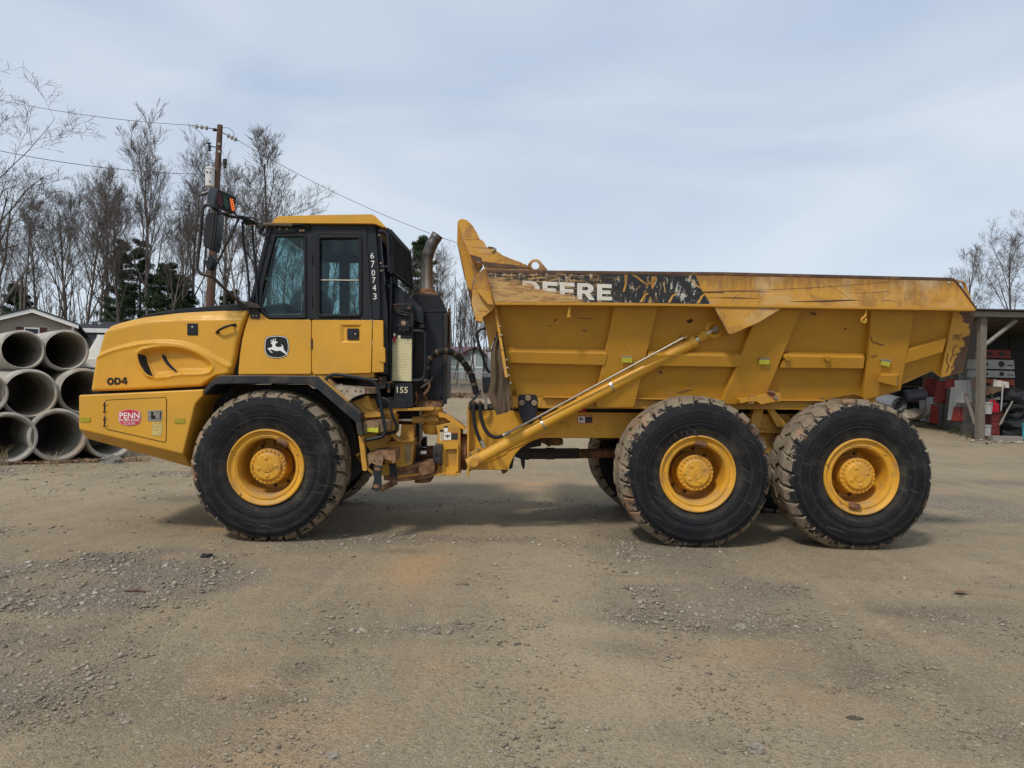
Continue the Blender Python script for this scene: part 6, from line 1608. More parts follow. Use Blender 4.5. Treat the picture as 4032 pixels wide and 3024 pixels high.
# floor of the bed and the beams under it
q0, q1 = bed_hit(2015, 1560), bed_hit(3400, 1560)
box2('bed_floor', (q0.x, q0.y + .06, q0.z + .03), (q1.x, TW - q0.y - .06, q0.z + .09), M['yellow_bed'], bed)
e0, e1 = bed_hit(3400, 1565), bed_hit(3790, 1464)
hexa('tail_floor', [(e0.x, .5, q0.z + .03), (e1.x - .1, .42, e1.z + .12), (e1.x - .1, TW - .42, e1.z + .12), (e0.x, TW - .5, q0.z + .03)], [(e0.x, .5, q0.z + .09), (e1.x - .1, .42, e1.z + .18), (e1.x - .1, TW - .42, e1.z + .18), (e0.x, TW - .5, q0.z + .09)], M['yellow_bed'], bed)
sill = plate('bed_sill', 'P', [(2015, 1548), (2175, 1550), (2145, 1566), (2500, 1572), (2845, 1578), (3245, 1580), (3245, 1614), (2150, 1608), (2015, 1606)], .56, .10, M['yellow_bed'], bed, .008); mirror_copy(sill)
plate('sill_edge', 'P', [(2140, 1560), (2500, 1566), (2845, 1572), (3245, 1574), (3245, 1580), (2845, 1578), (2500, 1572), (2140, 1566)], .50, .10, M['yellow_bed'], bed, .003)
plate('tail_hinge', 'G', [(1190, 915), (1250, 898), (1320, 945), (1392, 925), (1392, 965), (1330, 962), (1215, 960)], .62, .3, M['yellow'], bed, .008)
# dents where paint is gone
for fr, x, y, rx, ry, ro in (('F', 880, 926, 12, 9, -30), ('F', 1112, 1010, 22, 7, 0), ('F', 1945, 935, 26, 12, -25), ('F', 838, 972, 8, 4, -30), ('F', 1110, 912, 70, 3, 3), ('G', 192, 432, 22, 12, -20), ('G', 1195, 482, 10, 7, -20), ('G', 985, 385, 26, 9, 10), ('G', 158, 886, 45, 5, -12), ('G', 1040, 935, 12, 10, 0), ('F', 1710, 1338, 16, 12, 20)):
    pts = [(px_ + random.Random(x + i).uniform(-.22, .22) * rx, py_ + random.Random(y + i).uniform(-.22, .22) * ry) for i, (px_, py_) in enumerate(ell(x, y, rx, ry, 14, ro))]
    plate('rust_spot', fr, pts, PS.off(-.097), .002, M['rust'], bed)
for pts in ([(1356, 530), (1362, 552), (1370, 568), (1395, 572), (1408, 580), (1440, 588)], [(1362, 658), (1378, 662), (1396, 650)], [(1856, 640), (1848, 690), (1862, 720), (1845, 760)], [(1870, 690), (1888, 650), (1890, 610), (1912, 590)]):
    tube('crack', [PS.off(-.012 if pts[0][0] < 1700 else -.050).hit(*p) for p in pp('G', pts)], .0045, M['rust_edge'], bed, 5)
# mud flap hanging from the front corner
fl0 = pp('F', [(432, 985), (460, 1050), (478, 1150), (495, 1260), (512, 1400)]); fl1 = pp('E', [(1870, 600), (1868, 640), (1850, 668)])
fl2 = pp('E', [(1735, 700), (1690, 610), (1650, 500)]); fl3 = pp('F', [(366, 1390), (366, 1240), (372, 1150), (400, 1070), (418, 1020)])
op = fl0 + fl1 + fl2 + fl3
left_e = resample([Vector(p) for p in (fl0[0:1] + fl3[::-1] + fl2[::-1])], 30); right_e = resample([Vector(p) for p in (fl0 + fl1)] , 30)
Vv, Ff = [], []; NW = 12
for j in range(30):
    for i in range(NW):
        p = left_e[j].lerp(right_e[j], i / (NW - 1))
        if j == 29: p = left_e[j].lerp(right_e[j], i / (NW - 1))
        yy = .24 + .022 * math.sin(i * 1.35 + j * .06) + .015 * math.sin(j * .35)
        Vv.append(L('P', p.x, p.y, yy))
Ff = [(j * NW + i, j * NW + i + 1, (j + 1) * NW + i + 1, (j + 1) * NW + i) for j in range(29) for i in range(NW - 1)]
nb = len(Vv); Vv += [p + Vector((0, .015, 0)) for p in Vv]; Ff += [tuple(nb + k for k in f[::-1]) for f in Ff]
lp_ = [i for i in range(NW)] + [j * NW + NW - 1 for j in range(1, 30)] + [29 * NW + i for i in range(NW - 2, -1, -1)] + [j * NW for j in range(28, 0, -1)]
for a, b in zip(lp_, lp_[1:] + lp_[:1]): Ff.append((b, a, nb + a, nb + b))
pydata('mud_flap', Vv, Ff, M['rubber_flap'], T, smooth=60)
# ================================================================== things round the yard
# ------------------------------------------------------------------ stacked concrete pipes
YP_ = 6.2; PTH = 43.0
def pipe(fr, x, y, r_px, dep, label, length=6.4, seed=0, groove=True, theta=PTH, rest=False):
    """mouth centred at (x, y) of view fr on the common sloping face of the stack, dep behind it"""
    ax = Vector((-math.sin(R(theta)), math.cos(R(theta)), 0)); p0 = at('A', 70, 1290, YP_) + ax * dep
    (px, py), = pp(fr, [(x, y)]); d = ray(px, py); c = CAM + d * ((p0 - CAM).dot(ax) / d.dot(ax)); s = FR[fr][2]
    rad = r_px / s / FPX * (c.y - CAM.y)
    if rest: c.z = rad + gz(c.x, c.y) - .02
    rnd = random.Random(seed)
    inn = (.86 if groove else .82) * rad
    if groove: prof = [(inn, length), (inn, .06), (inn * 1.01, .05), (inn * 1.035, .0), (rad * .90, -.004), (rad * .905, .045), (rad * .955, .05), (rad * .965, .075), (rad, .085), (rad, length), (inn, length)]
    else: prof = [(inn, length), (inn, .09), (inn * 1.07, .075), (inn * 1.085, .0), (rad * .93, -.003), (rad * .985, .012), (rad, .05), (rad, length), (inn, length)]
    V, F = lathe_geo(prof, 64, 'y')
    V = [Vector(v) for v in V]
    for v in V:
        if v.y < .12:
            k = mnoise.noise(Vector((v.x * 9 + seed, v.y * 9, v.z * 9)))
            v.y += .012 * k; f = 1 + .012 * k * (1 if v.y < .06 else .3); v.x *= f; v.z *= f
    o = pydata('concrete_pipe', V, F, M['concrete'], None, smooth=35)
    bm = bmesh.new(); bm.from_mesh(o.data); bmesh.ops.recalc_face_normals(bm, faces=bm.faces); bm.to_mesh(o.data); bm.free(); o.data.set_sharp_from_angle(angle=R(35))
    o.location = c; o.rotation_euler = (0, R(seed * 71), R(theta))
    tag(o, label, 'pipe', 'concrete pipes stacked in a pyramid')
    return o, rad
pipe('A', 70, 1290, 228, 0, 'concrete pipe in the bottom row at the left edge, beside a weed stalk', seed=1, groove=False, rest=True)
pipe('A', 512, 1262, 232, .03, 'concrete pipe in the bottom row right under the truck nose corner', seed=2, groove=False, rest=True)
pipe('A', 965, 1248, 205, .1, 'rearmost bottom-row concrete pipe, half hidden behind the truck nose, rubble at its mouth', seed=3, groove=False, rest=True)
pipe('A', 268, 888, 218, .12, 'concrete pipe with a stepped rim in the middle row, whole mouth in view', seed=4)
pipe('A', 735, 868, 205, .16, 'middle-row concrete pipe whose mouth is cut off by the yellow hood', seed=5)
pipe('A', -160, 885, 200, .05, 'concrete pipe with an orange-stained chipped rim at the left picture edge', seed=6, groove=False)
pipe('A', 200, 505, 176, .5, 'left concrete pipe of the top row, its rim pale and chipped', seed=7)
pipe('A', 582, 508, 182, .52, 'right concrete pipe of the top row, rim stained brown', seed=8)
# pale precast cone behind them
c = at('A', 905, 660, YP_ + 3.2); sc = (YP_ + 3.2 - CAM.y) / FPX / 2.2125
cone = lathe('concrete_cone', [(0, 0), (150 * sc * 1.15, 0), (150 * sc * 1.15, 70 * sc), (148 * sc, 78 * sc), (146 * sc, 90 * sc), (60 * sc, 262 * sc), (56 * sc, 285 * sc), (45 * sc, 285 * sc), (44 * sc, 262 * sc), (0, 200 * sc)], M['concrete_pale'], None, 40, 'z', (0, 0, 0), 30)
cone.location = (c.x, c.y, c.z); tag(cone, 'white precast concrete manhole cone behind the top pipes', 'concrete cone')
rz_ = lathe('precast_ring', [(0, 0), (170 * sc, 0), (170 * sc, c.z - .05), (0, c.z - .05)], M['concrete_pale'], None, 40, 'z', (0, 0, 0), 30)
rz_.location = (c.x, c.y, gz(c.x, c.y)); tag(rz_, 'pale concrete ring under the manhole cone, hidden behind the pipes', 'concrete ring')
# rubble lump and weeds at the pipe mouths
def lump(name, loc, s, mat, seed, label, cat, flat=.5):
    bm = bmesh.new(); bmesh.ops.create_icosphere(bm, subdivisions=3, radius=1.0)
    for v in bm.verts:
        k = 1 + .45 * mnoise.noise(v.co * 1.6 + Vector((seed, 0, 0))) + .2 * mnoise.noise(v.co * 4 + Vector((0, seed, 0)))
        v.co = Vector((v.co.x * s[0] * k, v.co.y * s[1] * k, v.co.z * s[2] * k))
    o = finish(name, bm, mat, None, 20); o.location = loc; tag(o, label, cat); return o
p = at('A', 965, 1430, YP_ + .45)
lump('concrete_rubble', (p.x, p.y, gz(p.x, p.y) + .03), (.22, .16, .10), plain('grey_rubble', (.17, .155, .13), .9, var=.4, scale=14, bump=1.0, bscale=20), 3, 'broken concrete lump lying at the mouth of the rear pipe', 'rubble')
def grass_tuft(x, y, n, h, mat, label, seed, spread=.15):
    r = random.Random(seed); V, F = [], []
    for i in range(n):
        a = r.uniform(0, 6.28); d = r.uniform(0, spread); b = Vector((d * math.cos(a), d * math.sin(a), 0))
        hh = h * r.uniform(.5, 1.1); lean = Vector((r.uniform(-.5, .5), r.uniform(-.5, .5), 0)) * hh
        pts = [b, b + lean * .3 + Vector((0, 0, hh * .6)), b + lean + Vector((0, 0, hh))]
        v, f = tube_geo(pts, [.006, .004, .0015], 3, False, len(V)); V += v; F += f
    o = pydata('weed_tuft', V, F, mat); o.location = (x, y, gz(x, y)); tag(o, label, 'weed'); return o
p = at('A', 15, 1500, YP_ - .35); grass_tuft(p.x, p.y, 22, .38, M['grass_dry'], 'dry weed stalks in front of the leftmost bottom pipe', 1, .12)
p = at('A', 440, 1480, YP_ - .25); grass_tuft(p.x, p.y, 14, .34, M['grass_dry'], 'thin dry weed before the bottom pipe under the truck nose', 2, .14)
p = at('A', 1190, 1440, YP_ + .8); grass_tuft(p.x, p.y, 30, .22, M['grass_dry'], 'low dry weeds beside the rearmost bottom pipe', 3, .3)
# leaf litter under the pipes
def litter(name, n, area, mat, label, seed, s0=.03, s1=.06):
    r = random.Random(seed); V, F = [], []
    for i in range(n):
        x, y = area(r); z = gz(x, y) + r.uniform(.006, .03); s = r.uniform(s0, s1); a = r.uniform(0, 6.28)
        e1 = Vector((math.cos(a), math.sin(a), r.uniform(-.4, .4))) * s; e2 = Vector((-math.sin(a), math.cos(a), r.uniform(-.4, .4))) * s * .55
        b = len(V); c0 = Vector((x, y, z + s * .2)); V += [c0 - e1, c0 + e2, c0 + e1, c0 - e2]; F.append((b, b + 1, b + 2, b + 3))
    o = pydata(name, V, F, mat); tag(o, label, 'leaves', kind='stuff'); return o
pA_, pB_ = at('A', -60, 1500, YP_ - .3), at('A', 1200, 1450, YP_ + .9)
def area1(r):
    k = r.random(); q = pA_.lerp(pB_, k); return q.x + r.uniform(-.2, .2), q.y + abs(r.gauss(0, .22)) - .12
litter('leaf_litter', 380, area1, M['leaf'], 'brown leaf litter blown under the concrete pipes', 5)

# ------------------------------------------------------------------ houses
def lap_boards(name, x0, x1, zlist, yfun, parent, mat, top=None):
    """each lap board of a wall: a strip tilted outwards at its foot"""
    for z0, z1 in zip(zlist, zlist[1:]):
        a0, a1 = x0, x1
        if top:
            a0, a1 = top(z0, x0, x1)
            if a1 - a0 < .05: continue
        b0, b1 = (top(z1, x0, x1) if top else (x0, x1))
        pydata('siding_board', [(a0, yfun - .035, z0), (a1, yfun - .035, z0), (b1, yfun - .008, z1), (b0, yfun - .008, z1), (a0, yfun, z0), (a1, yfun, z0)], [(0, 1, 2, 3), (4, 5, 1, 0)], mat, parent)
# tan house with the gable
HY = 33.0
def hp_(x, y, Y=HY): return at('A', x, y, Y)
pk, rl_, el_ = hp_(285, 150), hp_(650, 268), hp_(-80, 232)
tan = empty('mobile_home', (pk.x, HY, gz(pk.x, HY)))
tan.rotation_euler = (0, 0, R(28)); tan.scale = (.86, 1, 1)
tag(tan, 'tan sided mobile home with white gable trim and maroon shutters, behind the pipes', 'house')
def rel(p, o): return Vector(p) - o.location
x0, x1 = el_.x - 1.2 - pk.x, rl_.x - pk.x - .1; zk = pk.z - tan.location.z; ze = rl_.z - tan.location.z
slope = (zk - ze) / (rl_.x - pk.x); hw_l = x0
def gable(z, a0, a1):
    if z <= ze: return a0, a1
    return max(a0, -(zk - z) / slope), min(a1, (zk - z) / slope)
zs = [i * .115 for i in range(int(zk / .115) + 1)]
lap_boards('siding', x0, x1, zs, 0.0, tan, M['siding_tan'], gable)
box2('wall', (x0, .02, 0), (x1, 16, ze - .05), M['siding_tan'], tan)
gv_ = [(x0, .02, ze - .05), (x1, .02, ze - .05), (0, .02, zk - .06), (x0, .1, ze - .05), (x1, .1, ze - .05), (0, .1, zk - .06)]
pydata('gable_wall', gv_, [(0, 1, 2), (3, 5, 4)], M['siding_tan'], tan)
for s, xe in ((1, x1 + .35), (-1, x0 - .35)):
    zz_ = zk - slope * abs(xe)
    hexa('fascia', [(0, -.32, zk + .02), (xe, -.32, zz_ + .02), (xe, -.32, zz_ - .20), (0, -.32, zk - .20)], [(0, -.26, zk + .02), (xe, -.26, zz_ + .02), (xe, -.26, zz_ - .20), (0, -.26, zk - .20)], M['white'], tan)
    hexa('roof', [(0, -.36, zk + .10), (xe, -.36, zz_ + .10), (xe, -.36, zz_ + .03), (0, -.36, zk + .03)], [(0, 16.3, zk + .10), (xe, 16.3, zz_ + .10), (xe, 16.3, zz_ + .03), (0, 16.3, zk + .03)], M['shingle'], tan)
box2('corner_trim', (x1 - .06, -.05, 0), (x1 + .05, .06, ze), M['white'], tan)
w0, w1 = rel(hp_(212, 308), tan), rel(hp_(342, 392), tan)
wf = box2('window', (w0.x, -.07, w1.z - .9), (w1.x, .01, w0.z), M['white'], tan)
box2('pane', (w0.x + .07, -.09, w1.z - .83), (w1.x - .07, -.072, w0.z - .07), M['glass_dark'], wf)
for a, b in ((145, 208), (345, 403)):
    q0, q1 = rel(hp_(a, 305), tan), rel(hp_(b, 380), tan)
    box2('shutter', (q0.x, -.075, w1.z - .9), (q1.x, -.03, q0.z), M['maroon'], tan, .008)
q0 = rel(hp_(618, 282), tan); lathe('porch_lamp', [(0, .06), (.05, .05), (.06, -.08), (0, -.09)], M['black'], tan, 10, 'z', (q0.x, -.12, q0.z))
# grey house further back
GY_ = 47.0
a, b = at('A', 640, 318, GY_), at('A', 990, 300, GY_)
gh_ = empty('mobile_home', (a.x, GY_, gz(a.x, GY_))); tag(gh_, 'grey sided mobile home with dark shingle roof, seen between pipes and hood', 'house')
wd = b.x - a.x + 6; zt = a.z - gh_.location.z
lap_boards('siding', 0, wd, [zt - .15 - i * .14 for i in range(22)][::-1], 0.0, gh_, M['siding_grey'])
box2('wall', (0, .02, -.5), (wd, 6, zt - .15), M['siding_grey'], gh_)
hexa('roof', [(-.3, -.35, zt + .02), (wd, -.35, zt + .02), (wd, 3, zt + .78), (-.3, 3, zt + .78)], [(-.3, -.35, zt - .06), (wd, -.35, zt - .06), (wd, 3, zt + .70), (-.3, 3, zt + .70)], M['shingle'], gh_)
hexa('roof', [(-.3, 3, zt + .78), (wd, 3, zt + .78), (wd, 6.4, zt + .02), (-.3, 6.4, zt + .02)], [(-.3, 3, zt + .70), (wd, 3, zt + .70), (wd, 6.4, zt - .06), (-.3, 6.4, zt - .06)], M['shingle'], gh_)
box2('fascia', (-.3, -.40, zt - .28), (wd, -.36, zt + .03), M['white'], gh_)
for xx in (792, 870):
    q0 = at('A', xx, 280, GY_ + 1.2) - gh_.location
    lathe('roof_vent', [(.05, -.3), (.05, .12), (.13, .12), (.14, .2), (0, .22)], M['white'], gh_, 10, 'z', (q0.x, 1.2, q0.z - .1))
# sage green house in the gap behind the bed
SY = 62.0
def sp_(x, y, Y=SY): return at('E', x, y, Y)
g0 = sp_(1250, 355)
sg = empty('mobile_home', (g0.x - 2, SY, g0.z)); tag(sg, 'sage green mobile home with maroon metal roof and white skirting, far behind the cab', 'house')
g0z = 0
xl, xr = sp_(1180, 300).x - sg.location.x, sp_(1600, 300).x - sg.location.x
zsk = sp_(1400, 282).z - g0.z; zbt = sp_(1400, 234).z - g0.z; zev = sp_(1400, 108).z - g0.z; zpk = sp_(1525, 44).z - g0.z
xg0 = sp_(1400, 100).x - sg.location.x; xpk = sp_(1530, 50).x - sg.location.x
box2('wall', (xl - 6, 0, zsk), (xr, 12, zev), M['siding_green'], sg)
sk = box2('skirting', (xl - 6, .03, -.6), (xr, .2, zsk), M['plastic_white'], sg)
box2('trim', (xl - 6, -.03, zbt - .06), (xr, 0.0, zbt + .06), M['white'], sg)
for i in range(26):
    xx = xl - 5 + (xr - xl + 5) * i / 26
    box2('siding_batten', (xx, -.02, zbt + .07), (xx + .05, 0.0, zev - .02), M['siding_green'], sg)
pydata('gable_wall', [(xg0, -.01, zev), (xr, -.01, zev), (xpk, -.01, zpk)], [(0, 1, 2)], M['siding_green'], sg)
hexa('roof', [(xl - 6.4, -.4, zev + .02), (xg0 + .6, -.4, zev + .02), (xpk - .1, 5, zpk + .3), (xl - 6, 5, zpk + .3)], [(xl - 6.4, -.4, zev - .06), (xg0 + .6, -.4, zev - .06), (xpk - .1, 5, zpk + .2), (xl - 6, 5, zpk + .2)], M['roof_maroon'], sg)
for s in (xg0 - .2, xr + .35):
    hexa('roof', [(s, -.45, zev + .02), (xpk, -.45, zpk + .12), (xpk, 5, zpk + .12), (s, 5, zev + .02)], [(s, -.45, zev - .08), (xpk, -.45, zpk + .02), (xpk, 5, zpk + .02), (s, 5, zev - .08)], M['roof_maroon'], sg)
for i in range(14):
    xx = xl - 5.5 + (xg0 + 5 - xl) * i / 14
    hexa('roof_seam', [(xx, -.42, zev + .06), (xx + .05, -.42, zev + .06), (xx + .05, 5, zpk + .34), (xx, 5, zpk + .34)], [(xx, -.42, zev), (xx + .05, -.42, zev), (xx + .05, 5, zpk + .28), (xx, 5, zpk + .28)], M['roof_maroon'], sg)
w0, w1 = sp_(1488, 110) - sg.location, sp_(1530, 228) - sg.location
wf = box2('window', (w0.x, -.06, w1.z), (w1.x, 0, w0.z), M['white'], sg)
zm = (w0.z + w1.z) / 2
box2('pane', (w0.x + .13, -.07, w1.z + .1), (w1.x - .13, -.062, zm - .04), plain('pale_pane', (.36, .42, .43), .2), wf)
box2('pane', (w0.x + .13, -.07, zm + .04), (w1.x - .13, -.062, w0.z - .1), plain('pale_pane', (.36, .42, .43), .2), wf)
q0, q1 = sp_(1612, 80) - sg.location, sp_(1655, 330) - sg.location
box2('porch_wall', (q0.x, 2.0, q1.z), (q1.x + 1.5, 6.0, q0.z), M['white'], sg)
for i in range(4): box2('porch_post', (q0.x + .2 + i * .55, 1.2, q1.z - .6), (q0.x + .3 + i * .55, 1.32, q0.z), M['wood_grey'], sg)

# ------------------------------------------------------------------ chain-link fence before the sage house
FY = 44.0
fx0, fx1 = at('E', 1120, 300, FY), at('E', 1960, 300, FY)
fen = empty('chain_link_fence', (fx0.x, FY, gz(fx0.x, FY))); tag(fen, 'chain-link fence in front of the sage green mobile home', 'fence')
fz0 = at('E', 1370, 282, FY).z - fen.location.z
for xx in (1130, 1250, 1370, 1495, 1620, 1745, 1870):
    q = at('E', xx, 400, FY).x - fx0.x
    tube('fence_post', [(q, 0, -.3), (q, 0, fz0 + .08)], .04, M['galv_mesh'], fen, 8)
tube('top_rail', [(0, 0, fz0), (fx1.x - fx0.x, 0, fz0)], .025, M['galv_mesh'], fen, 6)
V, F = [], []; wdt = fx1.x - fx0.x; stp_ = .16
for i in range(int((wdt + fz0) / stp_)):
    for s in (1, -1):
        xa_ = i * stp_ - (fz0 if s == 1 else 0); xb_ = xa_ + s * fz0
        if s == -1: xa_ += 0
        v, f = tube_geo([(xa_, 0, 0), (xb_, 0, fz0)], .008, 3, False, len(V)); V += v; F += f
pydata('wire_mesh', V, F, M['galv_mesh'], fen)['kind'] = 'stuff'
# trash bin by the fence
q = at('E', 1640, 470, 40.0)
tb = empty('trash_bin', (q.x, 40, gz(q.x, 40))); tag(tb, 'dark wheeled trash bin by the fence behind the hose loom', 'bin')
hexa('bin_body', [(-.25, -.3, 0), (.25, -.3, 0), (.32, -.35, .95), (-.32, -.35, .95)], [(-.25, .3, 0), (.25, .3, 0), (.32, .35, .95), (-.32, .35, .95)], M['black'], tb, .03)
hexa('bin_lid', [(-.34, -.38, .96), (.34, -.38, .96), (.34, -.36, 1.02), (-.34, -.36, 1.02)], [(-.34, .38, .98), (.34, .38, .98), (.34, .36, 1.08), (-.34, .36, 1.08)], M['black'], tb, .02)
def area2(r):
    q0 = at('E', r.uniform(1150, 1700), 540, 38.0); return q0.x, 36 + r.uniform(-2, 2.5)
litter('leaf_litter', 900, area2, M['leaf'], 'band of fallen leaves along the foot of the far fence', 8, .06, .12)

# ------------------------------------------------------------------ utility pole with transformer
PY = 24.0
pb_, pt_ = at('O', 440, 1640, PY), at('O', 520, 181, PY)
dpl = (pt_ - pb_); base = pb_ + dpl * ((gz(pb_.x, PY) - .3 - pb_.z) / dpl.z)
pole = empty('utility_pole', (base.x, PY, base.z)); tag(pole, 'leaning brown wooden utility pole with white transformer can', 'utility pole')
def pr_(x, y, dy=0.0): return at('O', x, y, PY + dy) - pole.location
tube('pole', [(0, 0, 0), (dpl * .5) * ((pt_.z - base.z) / dpl.z), pt_ - base], [.215, .175, .115], M['wood_pole'], pole, 14)
tr = lathe('transformer', [(0, -.42), (.17, -.42), (.19, -.40), (.19, .30), (.205, .31), (.205, .36), (.17, .40), (0, .42)], plain('transformer_white', (.60, .60, .58), .45, var=.08), pole, 20, 'z', pr_(443, 578, -.2))
for (x, y) in ((420, 540), (447, 545), (442, 612)): lathe('terminal', [(0, -.05), (.03, -.04), (.035, 0)], M['black'], tr, 8, 'y', pr_(x, y, -.4))
for yy_ in (562, 600): tube('transformer_bracket', [pr_(455, yy_, -.2), pr_(500, yy_, 0)], .03, M['galv_mesh'], pole, 6)
def insul(a, b, n, r, m):
    a, b = Vector(a), Vector(b); d = b - a; pts, rad = [], []
    for i in range(n):
        for k, rr in ((.1, .35), (.3, 1), (.55, .95), (.7, .35)):
            pts.append(a + d * ((i + k) / n)); rad.append(r * rr)
    return tube('insulator', pts, rad, m, pole, 10)
insul(pr_(325, 188), pr_(440, 205), 3, .10, M['porcelain']); tube('strain_rod', [pr_(300, 182), pr_(500, 215)], .018, M['dark_metal'], pole, 6)
insul(pr_(575, 258), pr_(655, 298), 3, .10, M['porcelain']); tube('strain_rod', [pr_(530, 235), pr_(660, 300)], .022, M['dark_metal'], pole, 6)
lathe('wire_clamp', [(0, -.07), (.09, -.05), (.1, .03), (0, .08)], M['dark_metal'], pole, 10, 'z', pr_(480, 216))
insul(pr_(434, 315), pr_(440, 385), 4, .085, M['black']); plate_p = tube('cutout_fuse', [pr_(408, 340), pr_(420, 398)], .05, M['porcelain'], pole, 8)
tube('cutout_arm', [pr_(440, 345), pr_(510, 352)], .025, M['dark_metal'], pole, 6); tube('cutout_arm', [pr_(392, 330), pr_(440, 316)], .02, M['dark_metal'], pole, 6)
lathe('arrester', [(0, -.2), (.06, -.18), (.06, .0), (.09, .01), (.09, .2), (0, .22)], M['dark_metal'], pole, 10, 'z', pr_(558, 478)); tube('arrester_arm', [pr_(520, 480), pr_(555, 480)], .02, M['dark_metal'], pole, 6)
for yy_ in (325, 383): box2('pole_strap', pr_(512, yy_, -.14) - Vector((.05, .01, .05)), pr_(512, yy_, -.14) + Vector((.05, .02, .05)), M['galv_mesh'], pole)
tube('jumper_wire', [pr_(300, 190), pr_(360, 230), pr_(410, 290), pr_(420, 320)], .010, M['wire'], pole, 5, 4)
tube('jumper_wire', [pr_(540, 200), pr_(590, 205), pr_(625, 240), pr_(630, 270)], .010, M['wire'], pole, 5, 4)
tube('jumper_wire', [pr_(425, 395), pr_(395, 460), pr_(440, 520), pr_(470, 575), pr_(520, 580)], .010, M['wire'], pole, 5, 4)
# street lamp arm half way up
tube('lamp_arm', [pr_(360, 715), pr_(390, 705), pr_(430, 690)], .03, M['galv_mesh'], pole, 6); lathe('lamp_head', [(0, -.05), (.12, -.04), (.15, .02), (0, .08)], M['galv_mesh'], pole, 12, 'z', pr_(382, 715))
def wire(a, b, sag, label, r=.011):
    a, b = Vector(a), Vector(b); pts = [a.lerp(b, k / 24) + Vector((0, 0, -sag * 4 * (k / 24) * (1 - k / 24))) for k in range(25)]
    o = tube('power_line', [p - a for p in pts], r, M['wire'], None, 5); o.location = a; tag(o, label, 'wire', 'overhead wires'); return o
wire(at('N', -300, 300, PY - 1), at('O', 300, 182, PY), .25, 'upper overhead wire running left from the top of the utility pole')
wire(at('O', 655, 297, PY), at('V', 1010, 532, PY + 4), .35, 'overhead wire sloping down right from the utility pole past the cab roof')
wire(at('N', -300, 600, PY - 1), at('O', 500, 560, PY), .35, 'lower overhead wire running left from the transformer height', .014)
# far small pole among the left trees
q = at('N', 128, 1415, 60.0); sp2 = empty('utility_pole', (q.x, 60, gz(q.x, 60))); tag(sp2, 'small distant grey utility pole above the tan house roof', 'utility pole')
tube('pole', [(0, 0, 0), (0, 0, q.z - gz(q.x, 60))], .13, M['wood_grey'], sp2, 8); tube('crossarm', [(-1.0, 0, q.z - gz(q.x, 60) - .5), (.9, 0, q.z - gz(q.x, 60) - .5)], .06, M['wood_grey'], sp2, 6)
# ------------------------------------------------------------------ trees
def branch_tree(seed, H, style):
    """trunk, limbs and twigs of a bare tree; returns (wood V,F) and (twig V,F); built 0..H tall"""
    r = random.Random(seed)
    segs = [[], []]
    spread = style.get('spread', .5); first = style.get('first', .35); lean = Vector((r.uniform(-.05, .05), r.uniform(-.05, .05), 0))
    up_ = style.get('up', .5); r0 = style.get('r0', .012) * H; lv = style.get('levels', 4); nb = style.get('nb', 12)
    def grow_(p, d, length, rad, level, sides):
        n = 7 if level == 0 else (6 if level == 1 else (5 if level == 2 else 4))
        pts, rads = [p.copy()], [rad]; q = p.copy(); dd = d.copy()
        wob = (.07 if level == 0 else .15 if level < 3 else .17)
        for i in range(n):
            dd = (dd + Vector((r.uniform(-wob, wob), r.uniform(-wob, wob), r.uniform(-wob, wob) * .7 + (up_ * .20 if level == 1 else .03 if level == 0 else .07)))).normalized()
            q = q + dd * (length / n); pts.append(q.copy())
            k = (i + 1) / n
            rads.append(max(.0046, rad * (1 - .72 * k) if level else rad * (1 - .80 * k)))
        segs[0 if level < 2 else 1].append((pts, rads, sides))
        if level >= lv: return
        cnt = (nb if level == 0 else (6 if level == 1 else (7 if level == 2 else 5)))
        for c in range(cnt):
            t_ = (first + (1 - first) * (c + r.random() * .8) / cnt) if level == 0 else r.uniform(.22, 1.0)
            t_ = min(.985, t_); i = min(n - 1, int(t_ * n)); u = t_ * n - i
            b = pts[i].lerp(pts[i + 1], u); br = rads[i] * (1 - u) + rads[i + 1] * u
            axis = (pts[i + 1] - pts[i]).normalized()
            side = axis.orthogonal().normalized(); side.rotate(Matrix.Rotation(r.uniform(0, 6.283) if level else c * 2.4 + r.uniform(-.5, .5), 3, axis))
            sp = spread * r.uniform(.65, 1.25) * ((1.0, 1.05, 1.15, 1.2)[level] if level else (1.15 - .5 * t_))
            nd = (axis * math.cos(sp) + side * math.sin(sp)).normalized()
            if level == 0: ln = H * r.uniform(.26, .46) * (1.12 - .55 * t_) * style.get('limb', 1.0)
            else: ln = length * r.uniform(.38, .62) * (1.15 - .4 * t_)
            grow_(b, nd, ln, max(.0052, br * (r.uniform(.42, .62))), level + 1, 5 if level == 0 else (4 if level == 1 else 3))
    d0 = (Vector((0, 0, 1)) + lean).normalized()
    grow_(Vector((0, 0, 0)), d0, H * .97, r0, 0, 9)
    zmax = max(p.z for lst in segs for pts, rads, sides in lst for p in pts); kz = H / zmax
    out = []
    for lst in segs:
        V, F = [], []
        for pts, rads, sides in lst:
            v, f = tube_geo(pts, rads, sides, False, len(V)); V += v; F += f
        me = bpy.data.meshes.new('tree'); me.from_pydata([(x.x * kz, x.y * kz, x.z * kz) for x in V], [], F); me.update()
        me.polygons.foreach_set('use_smooth', [True] * len(me.polygons)); out.append(me)
    return out
styles = [dict(spread=.42, first=.34, up=.75, nb=15, r0=.0115), dict(spread=.62, first=.30, up=.45, nb=13, r0=.012, limb=1.1), dict(spread=.50, first=.46, up=.5, nb=12, r0=.0095, limb=.85),
          dict(spread=.75, first=.25, up=.35, nb=14, r0=.014, limb=1.2), dict(spread=.55, first=.5, up=.3, nb=11, r0=.010, limb=.8), dict(spread=.48, first=.28, up=.6, nb=13, r0=.011)]
PROTO = []
